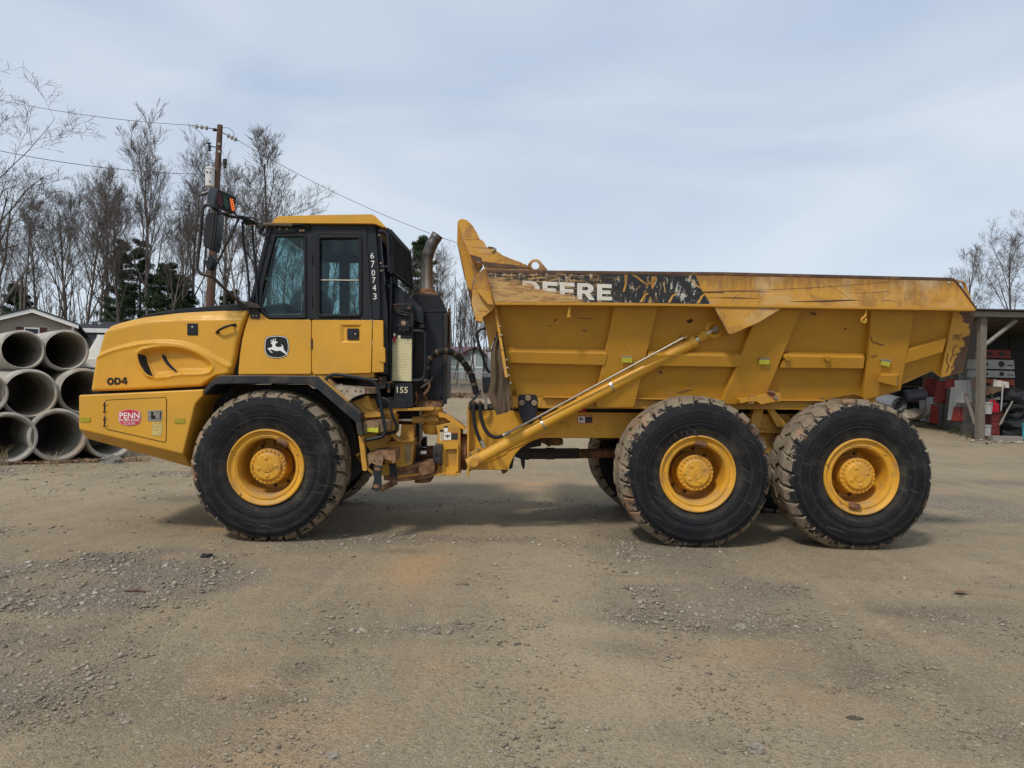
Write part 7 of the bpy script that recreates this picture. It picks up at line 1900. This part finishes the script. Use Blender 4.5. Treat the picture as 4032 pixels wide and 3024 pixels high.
for i, st in enumerate(styles):
    w_, t_ = branch_tree(100 + i, 10.0, st)
    w_.materials.append(M['bark_pale'] if i in (0, 2) else M['bark']); t_.materials.append(M['twig'] if i in (0, 1, 5) else M['twig_dark'])
    PROTO.append((w_, t_))
def bare_tree(px, top, Y, kind, label, rot=0, name='bare_tree', sx=1.0, lean=(0, 0)):
    b = at('P', px, 1500, Y); t_ = at('P', px, top, Y); g = gz(b.x, Y)
    h = t_.z - g; e_ = empty(name, (b.x, Y, g)); s = h / 10.0
    e_.scale = (s * sx, s * sx, s); e_.rotation_euler = (R(lean[0]), R(lean[1]), R(rot))
    for nm, me in zip(('trunk', 'crown'), PROTO[kind]):
        o = bpy.data.objects.new(nm, me); COL.objects.link(o); o.parent = e_
    tag(e_, label, 'tree', 'bare trees behind the yard'); return e_
bare_tree(575, 350, 52, 0, 'tallest bare tree, left of the utility pole, narrow upright crown', 20, sx=1.05)
bare_tree(-40, 150, 36, 3, 'big spreading bare tree at the left picture edge, limbs reaching right', 60, sx=1.15)
bare_tree(890, 545, 50, 1, 'broad bare tree just right of the utility pole behind the signal box', 130, sx=1.05)
bare_tree(1060, 530, 56, 5, 'rounded bare tree right of the utility pole, above the cab roof', 250, sx=1.2)
bare_tree(745, 510, 58, 0, 'upright bare tree just left of the utility pole', 200, sx=1.1)
left = [(15, 800, 50, 2, 'thin bare tree at the far left above the tan house'), (75, 700, 54, 4, 'slim bare tree second from the left edge above the tan house'), (150, 760, 60, 5, 'bare tree left of the distant grey pole'),
        (205, 700, 48, 2, 'crooked bare tree right of the tan house gable peak'), (262, 690, 62, 1, 'bare tree above the right end of the tan house roof'), (318, 720, 52, 5, 'thin bare trunk right of the tan house'),
        (372, 660, 56, 4, 'bare tree above the grey house roof, left side'), (425, 610, 64, 5, 'bare tree over the hood front, crown mid height'), (480, 640, 50, 1, 'forked bare tree left of the dark pines'),
        (640, 800, 46, 2, 'bare sapling between the tallest tree and the pines'), (690, 760, 50, 4, 'bent bare tree right of the pines, left of the pole'), (960, 690, 46, 2, 'thin bare tree seen through the mirror stays'),
        (1005, 640, 60, 4, 'bare tree just left of the windscreen'), (1120, 780, 52, 3, 'bare tree behind the windscreen and front cab window'), (1180, 900, 48, 1, 'bare tree seen through the front side window'),
        (1290, 930, 54, 5, 'bare tree seen through the left part of the door window'), (1355, 950, 50, 0, 'bare tree seen in the middle of the door window'), (1430, 960, 56, 1, 'bare tree seen through the right edge of the door window'),
        (1590, 1000, 58, 2, 'bare tree behind the mesh guard'), (1745, 930, 44, 1, 'bare tree right of the exhaust pipe'), (1800, 1090, 50, 0, 'slim bare tree in the gap before the bed'), (1850, 1130, 62, 5, 'farther bare tree behind the front corner of the bed'), (1700, 1050, 60, 4, 'bare tree behind the exhaust pipe base')]
for i, (px, tp_, Y, k, lb) in enumerate(left): bare_tree(px, tp_, Y, k, lb, rot=i * 67 % 360, sx=.85 + .3 * ((i * 37) % 10) / 10)
for i, (px, tp_, Y, k, lb) in enumerate([(3775, 945, 40, 5, 'bare tree behind the tail of the bed with a few leaves'), (4005, 840, 34, 1, 'bare tree with dark trunk at the right picture edge over the shed'), (4170, 780, 42, 1, 'bare tree cut by the right picture edge')]):
    bare_tree(px, tp_, Y, k, lb, rot=i * 110, sx=1.0)
# thicket of thin stems that reads as one mass
rr = random.Random(77); V, F = [], []
for i in range(640):
    px = rr.uniform(-150, 1950) if i < 260 else (rr.uniform(1950, 5200) if i < 480 else rr.uniform(-2600, -150)); Y = rr.uniform(58, 86); b = at('P', px, 1500, Y); g = gz(b.x, Y)
    h = rr.uniform(4, 12) if not 260 <= i < 480 else rr.uniform(3, 7.5); p0 = Vector((b.x, Y, g)); d = Vector((rr.uniform(-.15, .15), 0, 1)); pts = [p0, p0 + d * h * .5 + Vector((rr.uniform(-.4, .4), 0, 0)), p0 + d * h]
    v, f = tube_geo(pts, [.07, .05, .015], 4, False, len(V)); V += v; F += f
    for k in range(7):
        q = pts[1].lerp(pts[2], rr.random()); e_ = q + Vector((rr.uniform(-1.3, 1.3), rr.uniform(-.6, .6), rr.uniform(.5, 2.2)))
        v, f = tube_geo([q, q.lerp(e_, .5) + Vector((0, 0, .15)), e_], [.028, .02, .010], 3, False, len(V)); V += v; F += f
th = pydata('far_thicket', V, F, M['twig_dark']); tag(th, 'far tangle of thin bare stems along the tree line', 'thicket', kind='stuff')
# evergreen scrub low behind the houses
def needle_mass(blobs, leaf, mat, n_per, seed, name, wd_=.35):
    r = np.random.default_rng(seed); VV = []
    for (x, y, z, rx, ry, rz) in blobs:
        n = n_per; u = r.normal(size=(n, 3)); u /= np.linalg.norm(u, axis=1)[:, None]
        rad = r.uniform(.35, 1.0, n) ** .5; c = np.array([x, y, z]) + u * rad[:, None] * np.array([rx, ry, rz])
        a = r.normal(size=(n, 3)); a /= np.linalg.norm(a, axis=1)[:, None]; b = np.cross(a, r.normal(size=(n, 3))); b /= np.linalg.norm(b, axis=1)[:, None]
        s = leaf * r.uniform(.6, 1.3, n)[:, None]
        VV.append(np.stack([c + a * s, c - a * s * .5 + b * s * wd_, c - a * s * .5 - b * s * wd_], 1).reshape(-1, 3))
    V = np.concatenate(VV); F = np.arange(len(V)).reshape(-1, 3)
    me = bpy.data.meshes.new(name); me.vertices.add(len(V)); me.vertices.foreach_set('co', V.ravel().astype(np.float32))
    me.loops.add(F.size); me.loops.foreach_set('vertex_index', F.ravel().astype(np.int32)); me.polygons.add(len(F))
    me.polygons.foreach_set('loop_start', np.arange(0, F.size, 3, dtype=np.int32)); me.polygons.foreach_set('loop_total', np.full(len(F), 3, dtype=np.int32)); me.update(); me.validate()
    me.materials.append(mat); return me
def pine(px, top, Y, label, seed, wid=.20, bare=.25, dens=1.0):
    b = at('P', px, 1500, Y); t_ = at('P', px, top, Y); g = gz(b.x, Y); h = t_.z - g
    e_ = empty('pine_tree', (b.x, Y, g)); r = random.Random(seed); blobs, V, F = [], [], []
    v, f = tube_geo([(0, 0, 0), (.1, 0, h * .5), (0, 0, h)], [.017 * h, .011 * h, .02], 8, False, 0); V += v; F += f
    k = bare
    while k < .98:
        w_ = wid * h * (1 - k) ** .75 * 1.05 + .2
        for j in range(5):
            a = r.uniform(0, 6.28); ln = w_ * r.uniform(.6, 1.1); e2 = Vector((math.cos(a) * ln, math.sin(a) * ln, h * k + r.uniform(-.1, .35) + ln * .12))
            v, f = tube_geo([(0, 0, h * k), e2], [.035, .012], 4, False, len(V)); V += v; F += f
            for u in (.5, .78, 1.0):
                q = Vector((0, 0, h * k)).lerp(e2, u); s = (.22 + .22 * (1 - k)) * r.uniform(.7, 1.25); blobs.append((q.x, q.y, q.z + .05, s * 1.3, s * 1.3, s * .62))
        k += .042 * r.uniform(.8, 1.3)
    pydata('trunk', V, F, M['bark'], e_)
    me = needle_mass(blobs, .24, M['needles'], int(70 * dens), seed, 'crown', .12); o = bpy.data.objects.new('crown', me); COL.objects.link(o); o.parent = e_
    tag(e_, label, 'pine tree', 'dark pines among the bare trees'); return e_
pine(470, 945, 60, 'left one of the dark pines behind the tallest bare tree', 1)
pine(540, 950, 57, 'tall dark pine right behind the trunk of the tallest bare tree', 2, .24)
pine(650, 1040, 50, 'lower bushy pine between the tallest bare tree and the pole', 3, .30, .2)
pine(705, 1090, 54, 'small pine just left of the utility pole', 8, .28, .2)
pine(60, 1120, 62, 'low dark evergreen above the left end of the tan house roof', 4, .35, .1)
pine(905, 1150, 55, 'short pine right of the utility pole over the hood', 5, .35, .12)
pine(1648, 935, 46, 'dark pine behind the mesh guard, left of the exhaust pipe', 6, .20, .2)
blobs = []
rr = random.Random(5)
for i in range(300):
    px = rr.uniform(-200, 2050) if i < 120 else rr.uniform(-2600, 5200); Y = rr.uniform(66, 92); b = at('P', px, 1500, Y); g = gz(b.x, Y); s = rr.uniform(1.0, 2.2)
    blobs.append((b.x, Y, g + s * .7, s * 1.5, s, s * rr.uniform(.8, 1.3)))
for i in range(40):
    px = rr.uniform(3500, 4300); Y = rr.uniform(50, 70); b = at('P', px, 1500, Y); g = gz(b.x, Y); s = rr.uniform(1.0, 2.0); blobs.append((b.x, Y, g + s * .7, s * 1.5, s, s))
me = needle_mass(blobs, .26, M['scrub'], 400, 9, 'far_undergrowth'); o = bpy.data.objects.new('far_undergrowth', me); COL.objects.link(o); tag(o, 'low brown undergrowth along the far tree line', 'undergrowth', kind='stuff')
# ------------------------------------------------------------------ open shed on the right
SHY = 17.2
def sh(x, y, Y=SHY): return at('H', x, y, Y)
b0 = sh(1160, 1275); shed = empty('pole_shed', (b0.x, SHY, gz(b0.x, SHY))); tag(shed, 'weathered open timber shed with dark interior at the right', 'shed')
so = shed.location.copy()
def sr(x, y, Y=SHY): return sh(x, y, Y) - so
zt = sr(1160, 335).z; zf0, zf1 = sr(1300, 311).z, sr(1300, 268).z
pw = .115
for nm, xx in (('post', 0.0), ('post', 4.6)):
    box2(nm, (xx - pw, -.1, -.3), (xx + pw * .8, .12, zf0 + .04), M['wood_grey'], shed, .01)
box2('fascia', (-.9, -.22, zf0), (9.0, -.13, zf1), M['wood_beam'], shed, .006)
hexa('roof', [(-1.1, -.45, zf1 + .02), (9.2, -.45, zf1 + .02), (9.2, -.45, zf1 + .06), (-1.1, -.45, zf1 + .06)], [(-2.2, 8.5, zf1 + .25), (9.2, 8.5, zf1 + .25), (9.2, 8.5, zf1 + .29), (-2.2, 8.5, zf1 + .29)], M['tin'], shed)
a, b = sr(1192, 540), sr(1450, 335)
tube('brace', [(a.x, -.02, a.z), (b.x, -.02, b.z)], .07, M['wood_beam'], shed, 4)
for i in range(9):
    box2('rafter', (-.9 + i * 1.1, -.12, zf0 + .02), (-.85 + i * 1.1, 8.0, zf0 + .16), M['wood_grey'], shed)
# sheet walls: back and far end, ribbed panels
for i in range(16):
    x0 = -2.2 + i * .72
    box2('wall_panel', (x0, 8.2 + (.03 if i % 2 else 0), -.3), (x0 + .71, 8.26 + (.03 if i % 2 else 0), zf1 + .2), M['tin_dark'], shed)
# left side wall of chain-link on leaning poles, stepping back and to the left
s0, s1 = sr(1128, 1276, SHY + .1), sr(700, 1172, SHY + 8.2)
s1 = Vector((s1.x, 8.2, 0))
for k, (x, yb_, yt) in enumerate(((890, 1205, 790), (700, 1160, 795))):
    kf = (1128 - x) / (1128 - 700); q = Vector((0, 0, 0)).lerp(s1, kf)
    tube('side_post', [(q.x, q.y, -.3), (q.x, q.y, zf0)], .12, M['wood_grey'], shed, 8)
for (xa, ya, xb, yb_) in ((780, 800, 900, 1190), (1030, 800, 940, 1010), (990, 770, 1120, 1190), (770, 800, 700, 1100)):
    ka, kb = (1128 - xa) / 428, (1128 - xb) / 428
    pa = sh(xa, ya, SHY + 8.2 * ka) - so; pb2 = sh(xb, yb_, SHY + 8.2 * kb) - so
    tube('side_brace', [pa, pb2], .055, M['wood_grey'], shed, 5)
V, F = [], []; wl_ = math.hypot(s1.x, s1.y); hh = zf0 - .1; n_ = int((wl_ + hh) / .17)
def wp(u, z): return Vector((s1.x * u / wl_ - .05, s1.y * u / wl_, z))
for i in range(n_ + 1):
    for s in (1, -1):
        u0 = i * .17 - (hh if s == 1 else 0); za, zc = 0.0, hh; ua, ub = u0, u0 + s * hh
        pts = []
        for (u, z) in ((ua, za), (ub, zc)): pts.append([u, z])
        # clip to the wall
        for a_, b_ in ((0, 1), (1, 0)):
            if pts[a_][0] < 0: t_ = (0 - pts[a_][0]) / (pts[b_][0] - pts[a_][0] + 1e-9); pts[a_] = [0, pts[a_][1] + (pts[b_][1] - pts[a_][1]) * t_]
            if pts[a_][0] > wl_: t_ = (wl_ - pts[a_][0]) / (pts[b_][0] - pts[a_][0] + 1e-9); pts[a_] = [wl_, pts[a_][1] + (pts[b_][1] - pts[a_][1]) * t_]
        if min(pts[0][0], pts[1][0]) >= -1e-6 and max(pts[0][0], pts[1][0]) <= wl_ + 1e-6:
            v, f = tube_geo([wp(*pts[0]), wp(*pts[1])], .006, 3, False, len(V)); V += v; F += f
pydata('wire_mesh', V, F, M['galv_mesh'], shed)['kind'] = 'stuff'
def area3(r):
    k = r.random(); return so.x + s1.x * k + r.gauss(.1, .25), so.y + s1.y * k + r.gauss(-.2, .3)
litter('leaf_litter', 420, area3, M['leaf'], 'brown leaves along the foot of the shed side fence', 12, .04, .09)
for i, k in enumerate((.12, .3, .5, .75)):
    q = s1 * k; grass_tuft(so.x + q.x - .15, so.y + q.y - .2, 46, .28, M['grass_green'], ['green weeds at the front post of the shed', 'green weeds at the foot of the shed side fence, nearer pair', 'weeds at the middle of the shed side fence', 'weeds at the rear of the shed side fence'][i], 30 + i, .35)
# plastic barricades stacked inside
def barricade(x0, y0, x1, y1, Y, mat, label, tilt=0, depth=.55, holes=True):
    a, b = sh(x0, y0, Y), sh(x1, y1, Y); w_, h_ = abs(b.x - a.x), abs(b.z - a.z)
    e_ = empty('barricade', ((a.x + b.x) / 2, Y, min(a.z, b.z)), rz=0)
    o = hexa('barricade_body', [(-w_ / 2, 0, 0), (w_ / 2, 0, 0), (w_ / 2 - .02, .03, h_), (-w_ / 2 + .02, .03, h_)], [(-w_ / 2, depth, 0), (w_ / 2, depth, 0), (w_ / 2 - .02, depth - .03, h_), (-w_ / 2 + .02, depth - .03, h_)], mat, e_, .03)
    r_ = min(.17, h_ * .30)
    if not holes: hexa('end_rib', [(-w_ * .2, -.03, h_ * .08), (w_ * .2, -.03, h_ * .08), (w_ * .2, -.03, h_ * .9), (-w_ * .2, -.03, h_ * .9)], [(-w_ * .26, .02, h_ * .04), (w_ * .26, .02, h_ * .04), (w_ * .26, .02, h_ * .94), (-w_ * .26, .02, h_ * .94)], mat, e_, .01)
    else: lathe('pin_hole', [(0, -.012), (r_, -.012), (r_ * 1.08, .02)], M['black'], e_, 16, 'y', (w_ * .16, .01, h_ * .52))
    if holes: hexa('hand_slot', [(-w_ * .34, -.008, h_ * .32), (-w_ * .18, -.008, h_ * .32), (-w_ * .18, -.008, h_ * .62), (-w_ * .34, -.008, h_ * .62)], [(-w_ * .34, .03, h_ * .32), (-w_ * .18, .03, h_ * .32), (-w_ * .18, .03, h_ * .62), (-w_ * .34, .03, h_ * .62)], M['tin_dark'], e_)
    if holes: hexa('groove', [(w_ * .30, -.008, h_ * .35), (w_ * .44, -.008, h_ * .35), (w_ * .44, -.008, h_ * .45), (w_ * .30, -.008, h_ * .45)], [(w_ * .30, .03, h_ * .35), (w_ * .44, .03, h_ * .35), (w_ * .44, .03, h_ * .45), (w_ * .30, .03, h_ * .45)], M['tin_dark'], e_)
    e_.rotation_euler = (0, R(tilt), 0); tag(e_, label, 'barricade', 'plastic barricades in the shed'); return e_
BY = SHY + 2.2
barricade(1185, 570, 1416, 645, BY, M['plastic_red'], 'red plastic barricade on top of the shed stack')
barricade(1120, 650, 1446, 736, BY, M['plastic_white'], 'upper white plastic barricade in the shed stack, black hole at right')
barricade(1120, 740, 1450, 806, BY, M['plastic_white'], 'lower white plastic barricade in the shed stack, under its twin')
barricade(1150, 812, 1448, 905, BY, M['plastic_orange'], 'orange plastic barricade at the foot of the visible stack')
barricade(1150, 912, 1500, 1000, BY + .1, M['plastic_white'], 'white plastic barricade low in the stack behind the cardboard box')
barricade(1150, 1005, 1500, 1130, BY + .1, M['plastic_orange'], 'bottom orange barricade behind the buckets')
# barricades on end behind the side fence
for i, (x0, y0, x1, y1, dy, m, lb) in enumerate(((1020, 820, 1100, 1010, 1.6, 'plastic_white', 'white upended barricade behind the fence next to the shed front post'), (960, 880, 1050, 1160, 2.4, 'plastic_white', 'white upended barricade behind the fence, second from the front post'),
        (985, 1040, 1050, 1165, 2.0, 'plastic_red', 'short red barricade end behind the fence near the ground'), (940, 810, 1000, 890, 2.8, 'plastic_red', 'red barricade piece high behind the shed side fence'), (840, 830, 885, 1010, 4.2, 'plastic_red', 'upright red barricade behind the middle of the side fence'),
        (780, 960, 880, 1170, 4.8, 'plastic_white', 'white barricade block behind the middle of the side fence'), (800, 1020, 825, 1180, 4.3, 'plastic_red', 'narrow red strip of a barricade before the white block'), (740, 810, 815, 965, 5.8, 'plastic_red', 'red barricade leaning at the rear of the side fence'),
        (725, 880, 775, 1160, 6.6, 'plastic_white', 'rearmost white barricade behind the side fence'), (880, 790, 960, 900, 4.9, 'plastic_white', 'white barricade piece above the middle of the side fence'))):
    barricade(x0, y0, x1, y1, SHY + dy, M[m], lb, tilt=(-4, 3, 8, -6, 5, -3, 2, 9, -5, 4)[i], depth=.5, holes=False)
# small things at the shed mouth
def bucket(x, y, w_px, h_px, Y, mat, label, lid=False):
    c = sh(x, y, Y); k = (Y - CAM.y) / FPX / 2.0738; w_, h_ = w_px * k / 2, h_px * k
    e_ = empty('bucket', (c.x, Y, c.z))
    lathe('bucket_wall', [(0, 0), (w_ * .86, 0), (w_, h_), (w_ * 1.04, h_), (w_ * 1.04, h_ * .94), (w_ * .97, h_ * .93), (w_ * .84, .02), (0, .02)], mat, e_, 20, 'z')
    for q in (.80, .86): lathe('bucket_ring', [(w_ * .985, h_ * q), (w_ * 1.05, h_ * q), (w_ * 1.05, h_ * (q + .025)), (w_ * .985, h_ * (q + .025))], mat, e_, 20, 'z')
    tube('bail', [(w_ * math.cos(a), -w_ * 1.02 * .3 - .02, h_ * .9 - h_ * .45 * math.sin(a)) for a in [i * math.pi / 8 for i in range(9)]], .006, M['wire'], e_, 5)
    tag(e_, label, 'bucket', 'buckets at the shed'); return e_
bucket(1218, 1098, 76, 98, SHY + .6, M['plastic_white'], 'dirty white bucket set high on a red toolbox by the shed post')
bucket(1216, 1278, 60, 90, SHY + .35, M['plastic_white'], 'grey-white bucket on the ground right of the shed post')
bucket(1525, 1305, 44, 130, SHY + .1, M['teal'], 'turquoise bucket at the right picture edge')
def crate(name, x0, y0, x1, y1, Y, d, mat, label, cat, bev=.01, rz=0):
    a, b = sh(x0, y0, Y), sh(x1, y1, Y); w_, h_ = abs(b.x - a.x), abs(b.z - a.z); e_ = empty(name, ((a.x + b.x) / 2, Y, min(a.z, b.z)), rz=rz)
    return e_, w_, h_
e_, w_, h_ = crate('cardboard_box', 1256, 876, 1362, 955, SHY + 1.4, .5, None, '', '')
box2('carton', (-w_ / 2, 0, 0), (w_ / 2, .5, h_), M['cardboard'], e_, .006); hexa('flap', [(-w_ / 2, -.01, h_), (w_ / 2, -.01, h_), (w_ / 2 - .05, .2, h_ + .12), (-w_ / 2 + .05, .2, h_ + .12)], [(-w_ / 2, 0, h_), (w_ / 2, 0, h_), (w_ / 2 - .05, .21, h_ + .12), (-w_ / 2 + .05, .21, h_ + .12)], M['cardboard'], e_)
tag(e_, 'brown cardboard carton on the pile below the white sign', 'box'); e_.rotation_euler = (0, R(6), 0)
e_, w_, h_ = crate('fuel_can', 1245, 992, 1318, 1090, SHY + .8, .3, None, '', '')
hexa('can_body', [(-w_ / 2, 0, 0), (w_ / 2, 0, 0), (w_ / 2, 0, h_ * .8), (-w_ / 2, 0, h_ * .8)], [(-w_ / 2, .3, 0), (w_ / 2, .3, 0), (w_ / 2, .3, h_ * .8), (-w_ / 2, .3, h_ * .8)], M['plastic_jerry'], e_, .04)
tube('can_handle', [(-w_ * .3, .15, h_ * .78), (-w_ * .25, .15, h_ * 1.0), (w_ * .2, .15, h_ * 1.0), (w_ * .3, .15, h_ * .78)], .03, M['plastic_jerry'], e_, 8, 3); tube('can_spout', [(w_ * .35, .15, h_ * .78), (w_ * .5, .15, h_ * 1.05)], .025, M['black'], e_, 8)
tag(e_, 'red plastic fuel can beside the white bucket in the shed', 'fuel can')
e_, w_, h_ = crate('tool_chest', 1176, 1100, 1318, 1275, SHY + .75, .5, None, '', '')
box2('chest_body', (-w_ / 2 + w_ * .45, 0, 0), (w_ / 2, .5, h_ * .96), plain('dark_red_steel', (.12, .02, .018), .5, var=.3), e_, .01)
for i in range(3): box2('drawer', (-w_ / 2 + w_ * .48, -.015, h_ * (.06 + i * .3)), (w_ / 2 - .03, -.002, h_ * (.32 + i * .3)), plain('dark_red_drawer', (.14, .022, .02), .5, var=.3), e_, .004)
box2('shelf', (-w_ / 2, .05, h_ * .93), (-w_ / 2 + w_ * .44, .5, h_ * .97), M['black'], e_); box2('shelf_leg', (-w_ / 2, .05, 0), (-w_ / 2 + .04, .1, h_ * .93), M['black'], e_)
tag(e_, 'dark red steel tool chest under the fuel can', 'tool chest')
# white sign on a stick
a, b = sh(1268, 815, SHY + 1.0), sh(1392, 880, SHY + 1.0); e_ = empty('sign_on_stick', ((a.x + b.x) / 2, SHY + 1.0, gz(so.x, SHY + 1)))
zz0 = e_.location.z; hexa('sign_board', [(a.x - e_.location.x, -.02, a.z - zz0), (b.x - e_.location.x, -.02, a.z - zz0 - .1), (b.x - e_.location.x, -.02, b.z - zz0 - .02), (a.x - e_.location.x, -.02, b.z - zz0 + .02)], [(a.x - e_.location.x, 0, a.z - zz0), (b.x - e_.location.x, 0, a.z - zz0 - .1), (b.x - e_.location.x, 0, b.z - zz0 - .02), (a.x - e_.location.x, 0, b.z - zz0 + .02)], plain('smudged_board', (.42, .38, .34), .6, var=.4, scale=8, c2=(.55, .50, .45)), e_)
p0, p1 = sh(1345, 868, SHY + .9) - e_.location, sh(1330, 1075, SHY + .9) - e_.location; tube('stick', [p0, p1], .025, M['plastic_white'], e_, 8); tag(e_, 'smudged white sign board on a pale stick in the shed', 'sign')
# heap of black tarpaulin and hose
def heap(x, y, Y, s, mat, seed, label, cat, name):
    c = sh(x, y, Y); return lump(name, (c.x, c.y, c.z), s, mat, seed, label, cat)
heap(1440, 985, SHY + 1.3, (.75, .5, .42), M['tarp'], 21, 'crumpled black tarpaulin heap right of the cardboard carton', 'tarpaulin', 'tarpaulin_heap')
heap(1470, 1200, SHY + .9, (.75, .5, .42), M['tin_dark'], 22, 'dark blue-black machine lump at the right edge of the shed', 'machine', 'covered_machine')
for i, (x, y, rx, ry) in enumerate(((1470, 1110, 100, 70), (1455, 1080, 80, 50))):
    pts = [sh(x + rx * math.cos(a), y + ry * math.sin(a), SHY + .5 + .2 * math.sin(a)) for a in [k * math.pi / 12 for k in range(25)]]
    o = tube('hose_coil', [p - pts[0] for p in pts], .05, M['black_rough'], None, 8); o.location = pts[0]; tag(o, ['larger loop of thick black hose at the shed mouth', 'smaller upper loop of thick black hose at the shed mouth'][i], 'hose')
for i, (x0, y0, x1, y1) in enumerate(((1425, 995, 1318, 1190), (1385, 1060, 1330, 1180))):
    p0, p1 = sh(x0, y0, SHY + .3), sh(x1, y1, SHY + .2); o = tube('wooden_stake', [p0 - p1, Vector((0, 0, 0))], .025, M['wood_beam'], None, 6); o.location = p1; tag(o, ['long pale wooden stake leaning by the hose coils', 'short wooden stake leaning left of the hose coils'][i], 'stake')
c = sh(1365, 1305, SHY - .1); o = box('timber_block', (0, 0, .09), (1.0, .3, .18), M['wood_beam'], None, .01); o.location = (c.x, c.y, gz(c.x, c.y)); tag(o, 'grey timber block on the ground before the shed', 'timber')
def area4(r):
    q0 = sh(r.uniform(1030, 1500), 1290, SHY - .3); return q0.x, SHY - .5 + r.gauss(0, .4)
litter('sawdust_litter', 170, area4, plain('pale_litter', (.38, .33, .25), .9), 'pale scraps and shavings on the ground before the shed', 14, .03, .09)
# rolls of chain-link behind the rear wheel
def roll(x0, y0, x1, y1, Y0, Y1, r, label):
    a, b = sh(x0, y0, Y0), sh(x1, y1, Y1); d = b - a; e_ = empty('wire_roll', a)
    q = d.to_track_quat('Z', 'Y')
    t = NT('rolled_mesh'); br = t.noise(t.coord('Object', (22, 22, 22)), 3, 3, .6)
    t.set(Base_Color=t.ramp(br, [(.4, (.06, .065, .07)), (.6, (.34, .35, .36))]), Metallic=.3, Roughness=.5); t.bump(br, .8, .02)
    n = 60; pts = []
    V, F = [], []
    ln = d.length
    for k in range(n * 2 + 1):
        an = k / n * 2 * math.pi * 1.5; rr_ = r * (1 - .55 * k / (n * 2))
        V += [Vector((rr_ * math.cos(an), rr_ * math.sin(an), 0)), Vector((rr_ * math.cos(an), rr_ * math.sin(an), ln))]
    for k in range(n * 2): F.append((2 * k, 2 * k + 2, 2 * k + 3, 2 * k + 1))
    o = pydata('rolled_mesh', V, F, t.m, e_, smooth=50); e_.rotation_mode = 'QUATERNION'; e_.rotation_quaternion = q
    tag(e_, label, 'wire roll', 'rolls of chain-link wire'); return e_
roll(500, 1035, 330, 985, SHY + 4.0, SHY + 5.2, .36, 'big silver roll of chain-link lying behind the rear wheel')
roll(525, 958, 690, 940, SHY + 5.4, SHY + 5.9, .27, 'thinner grey roll of chain-link lying higher, left of the shed fence')
bx0, bx1 = sh(500, 800, SHY + 7.5), sh(695, 1130, SHY + 7.5)
e_ = empty('rusty_rack', ((bx0.x + bx1.x) / 2, SHY + 7.5, gz(bx0.x, SHY + 7.5))); tag(e_, 'dark rusty rack full of scrap behind the wire rolls', 'rack')
w_ = (bx1.x - bx0.x) / 2
for s in (-1, 1): box2('upright', (s * w_ - .06, -.05, -.1), (s * w_ + .06, .07, bx0.z - e_.location.z), M['rust'], e_)
for k in (.12, .45, .78): box2('shelf', (-w_ * 2, 0, (bx0.z - e_.location.z) * k), (w_, 1.2, (bx0.z - e_.location.z) * k + .06), M['rust'], e_)
box2('back_sheet', (-w_ * 2.6, 1.2, -.2), (w_, 1.25, bx0.z - e_.location.z), M['tin_dark'], e_)
for i, (x, y, s) in enumerate(((560, 1110, (.55, .4, .24)), (640, 1095, (.5, .4, .22)), (430, 930, (.5, .4, .25)))):
    heap(x, y, SHY + 5.0 + .4 * i, s, M['galv'] if i < 2 else M['tarp'], 40 + i, ['tan sack lying nearest the rear wheel by the wire rolls', 'tan sack at the foot of the rusty rack upright', 'dark bundle behind the big wire roll'][i], 'sack', 'sack')

# ------------------------------------------------------------------ odd bits on the yard
M['pebble'] = plain('stone_pale', (.25, .22, .175), .9, var=.3, scale=40, bump=.6); M['pebble_dark'] = plain('brown_clod', (.085, .066, .048), .95, var=.3, scale=30, bump=.6)
def on_ground(px, py):
    d = ray(px, py); t_ = -CAM.z / d.z; return CAM + d * t_
def bit(name, px, py, s, mat, seed, label, cat):
    p = on_ground(px, py); return lump(name, (p.x, p.y, s[2] * .3), s, mat, seed, label, cat)
bit('stone', 2975, 2955, (.045, .03, .026), M['pebble'], 3, 'flat pale stone near the bottom edge, right of centre', 'stone')
bit('stone', 1310, 2985, (.035, .025, .02), M['pebble'], 6, 'grey stone at the bottom edge left of centre', 'stone')
bit('stone', 2915, 2478, (.05, .036, .03), M['pebble'], 8, 'light stone below the gap between the front wheel and the middle wheel', 'stone')
bit('clod', 3365, 2832, (.05, .022, .012), M['pebble_dark'], 9, 'dark flat clod on bare dirt at lower right', 'clod')
bit('rubber_scrap', 815, 2196, (.07, .03, .03), M['black_rough'], 12, 'torn black rubber scrap on the gravel left of the front wheel', 'scrap')
p = on_ground(3783, 2340); lf = pydata('fallen_leaf', [(-.07, 0, .01), (-.02, -.05, .02), (.03, -.02, .015), (.09, -.03, .03), (.05, .02, .012), (.02, .06, .025), (-.03, .03, .01)], [(0, 1, 2, 3, 4, 5, 6)], M['leaf']); lf.location = (p.x, p.y, .006); tag(lf, 'single orange-brown leaf on the dirt below the rear wheel', 'leaf')
p = on_ground(535, 2334); o = tube('wood_splinter', [(-.09, 0, .01), (0, .01, .014), (.1, -.01, .01)], [.006, .012, .005], M['wood_pole'], None, 6); o.location = (p.x, p.y, 0); tag(o, 'brown wood splinter lying on the gravel patch at left', 'splinter')
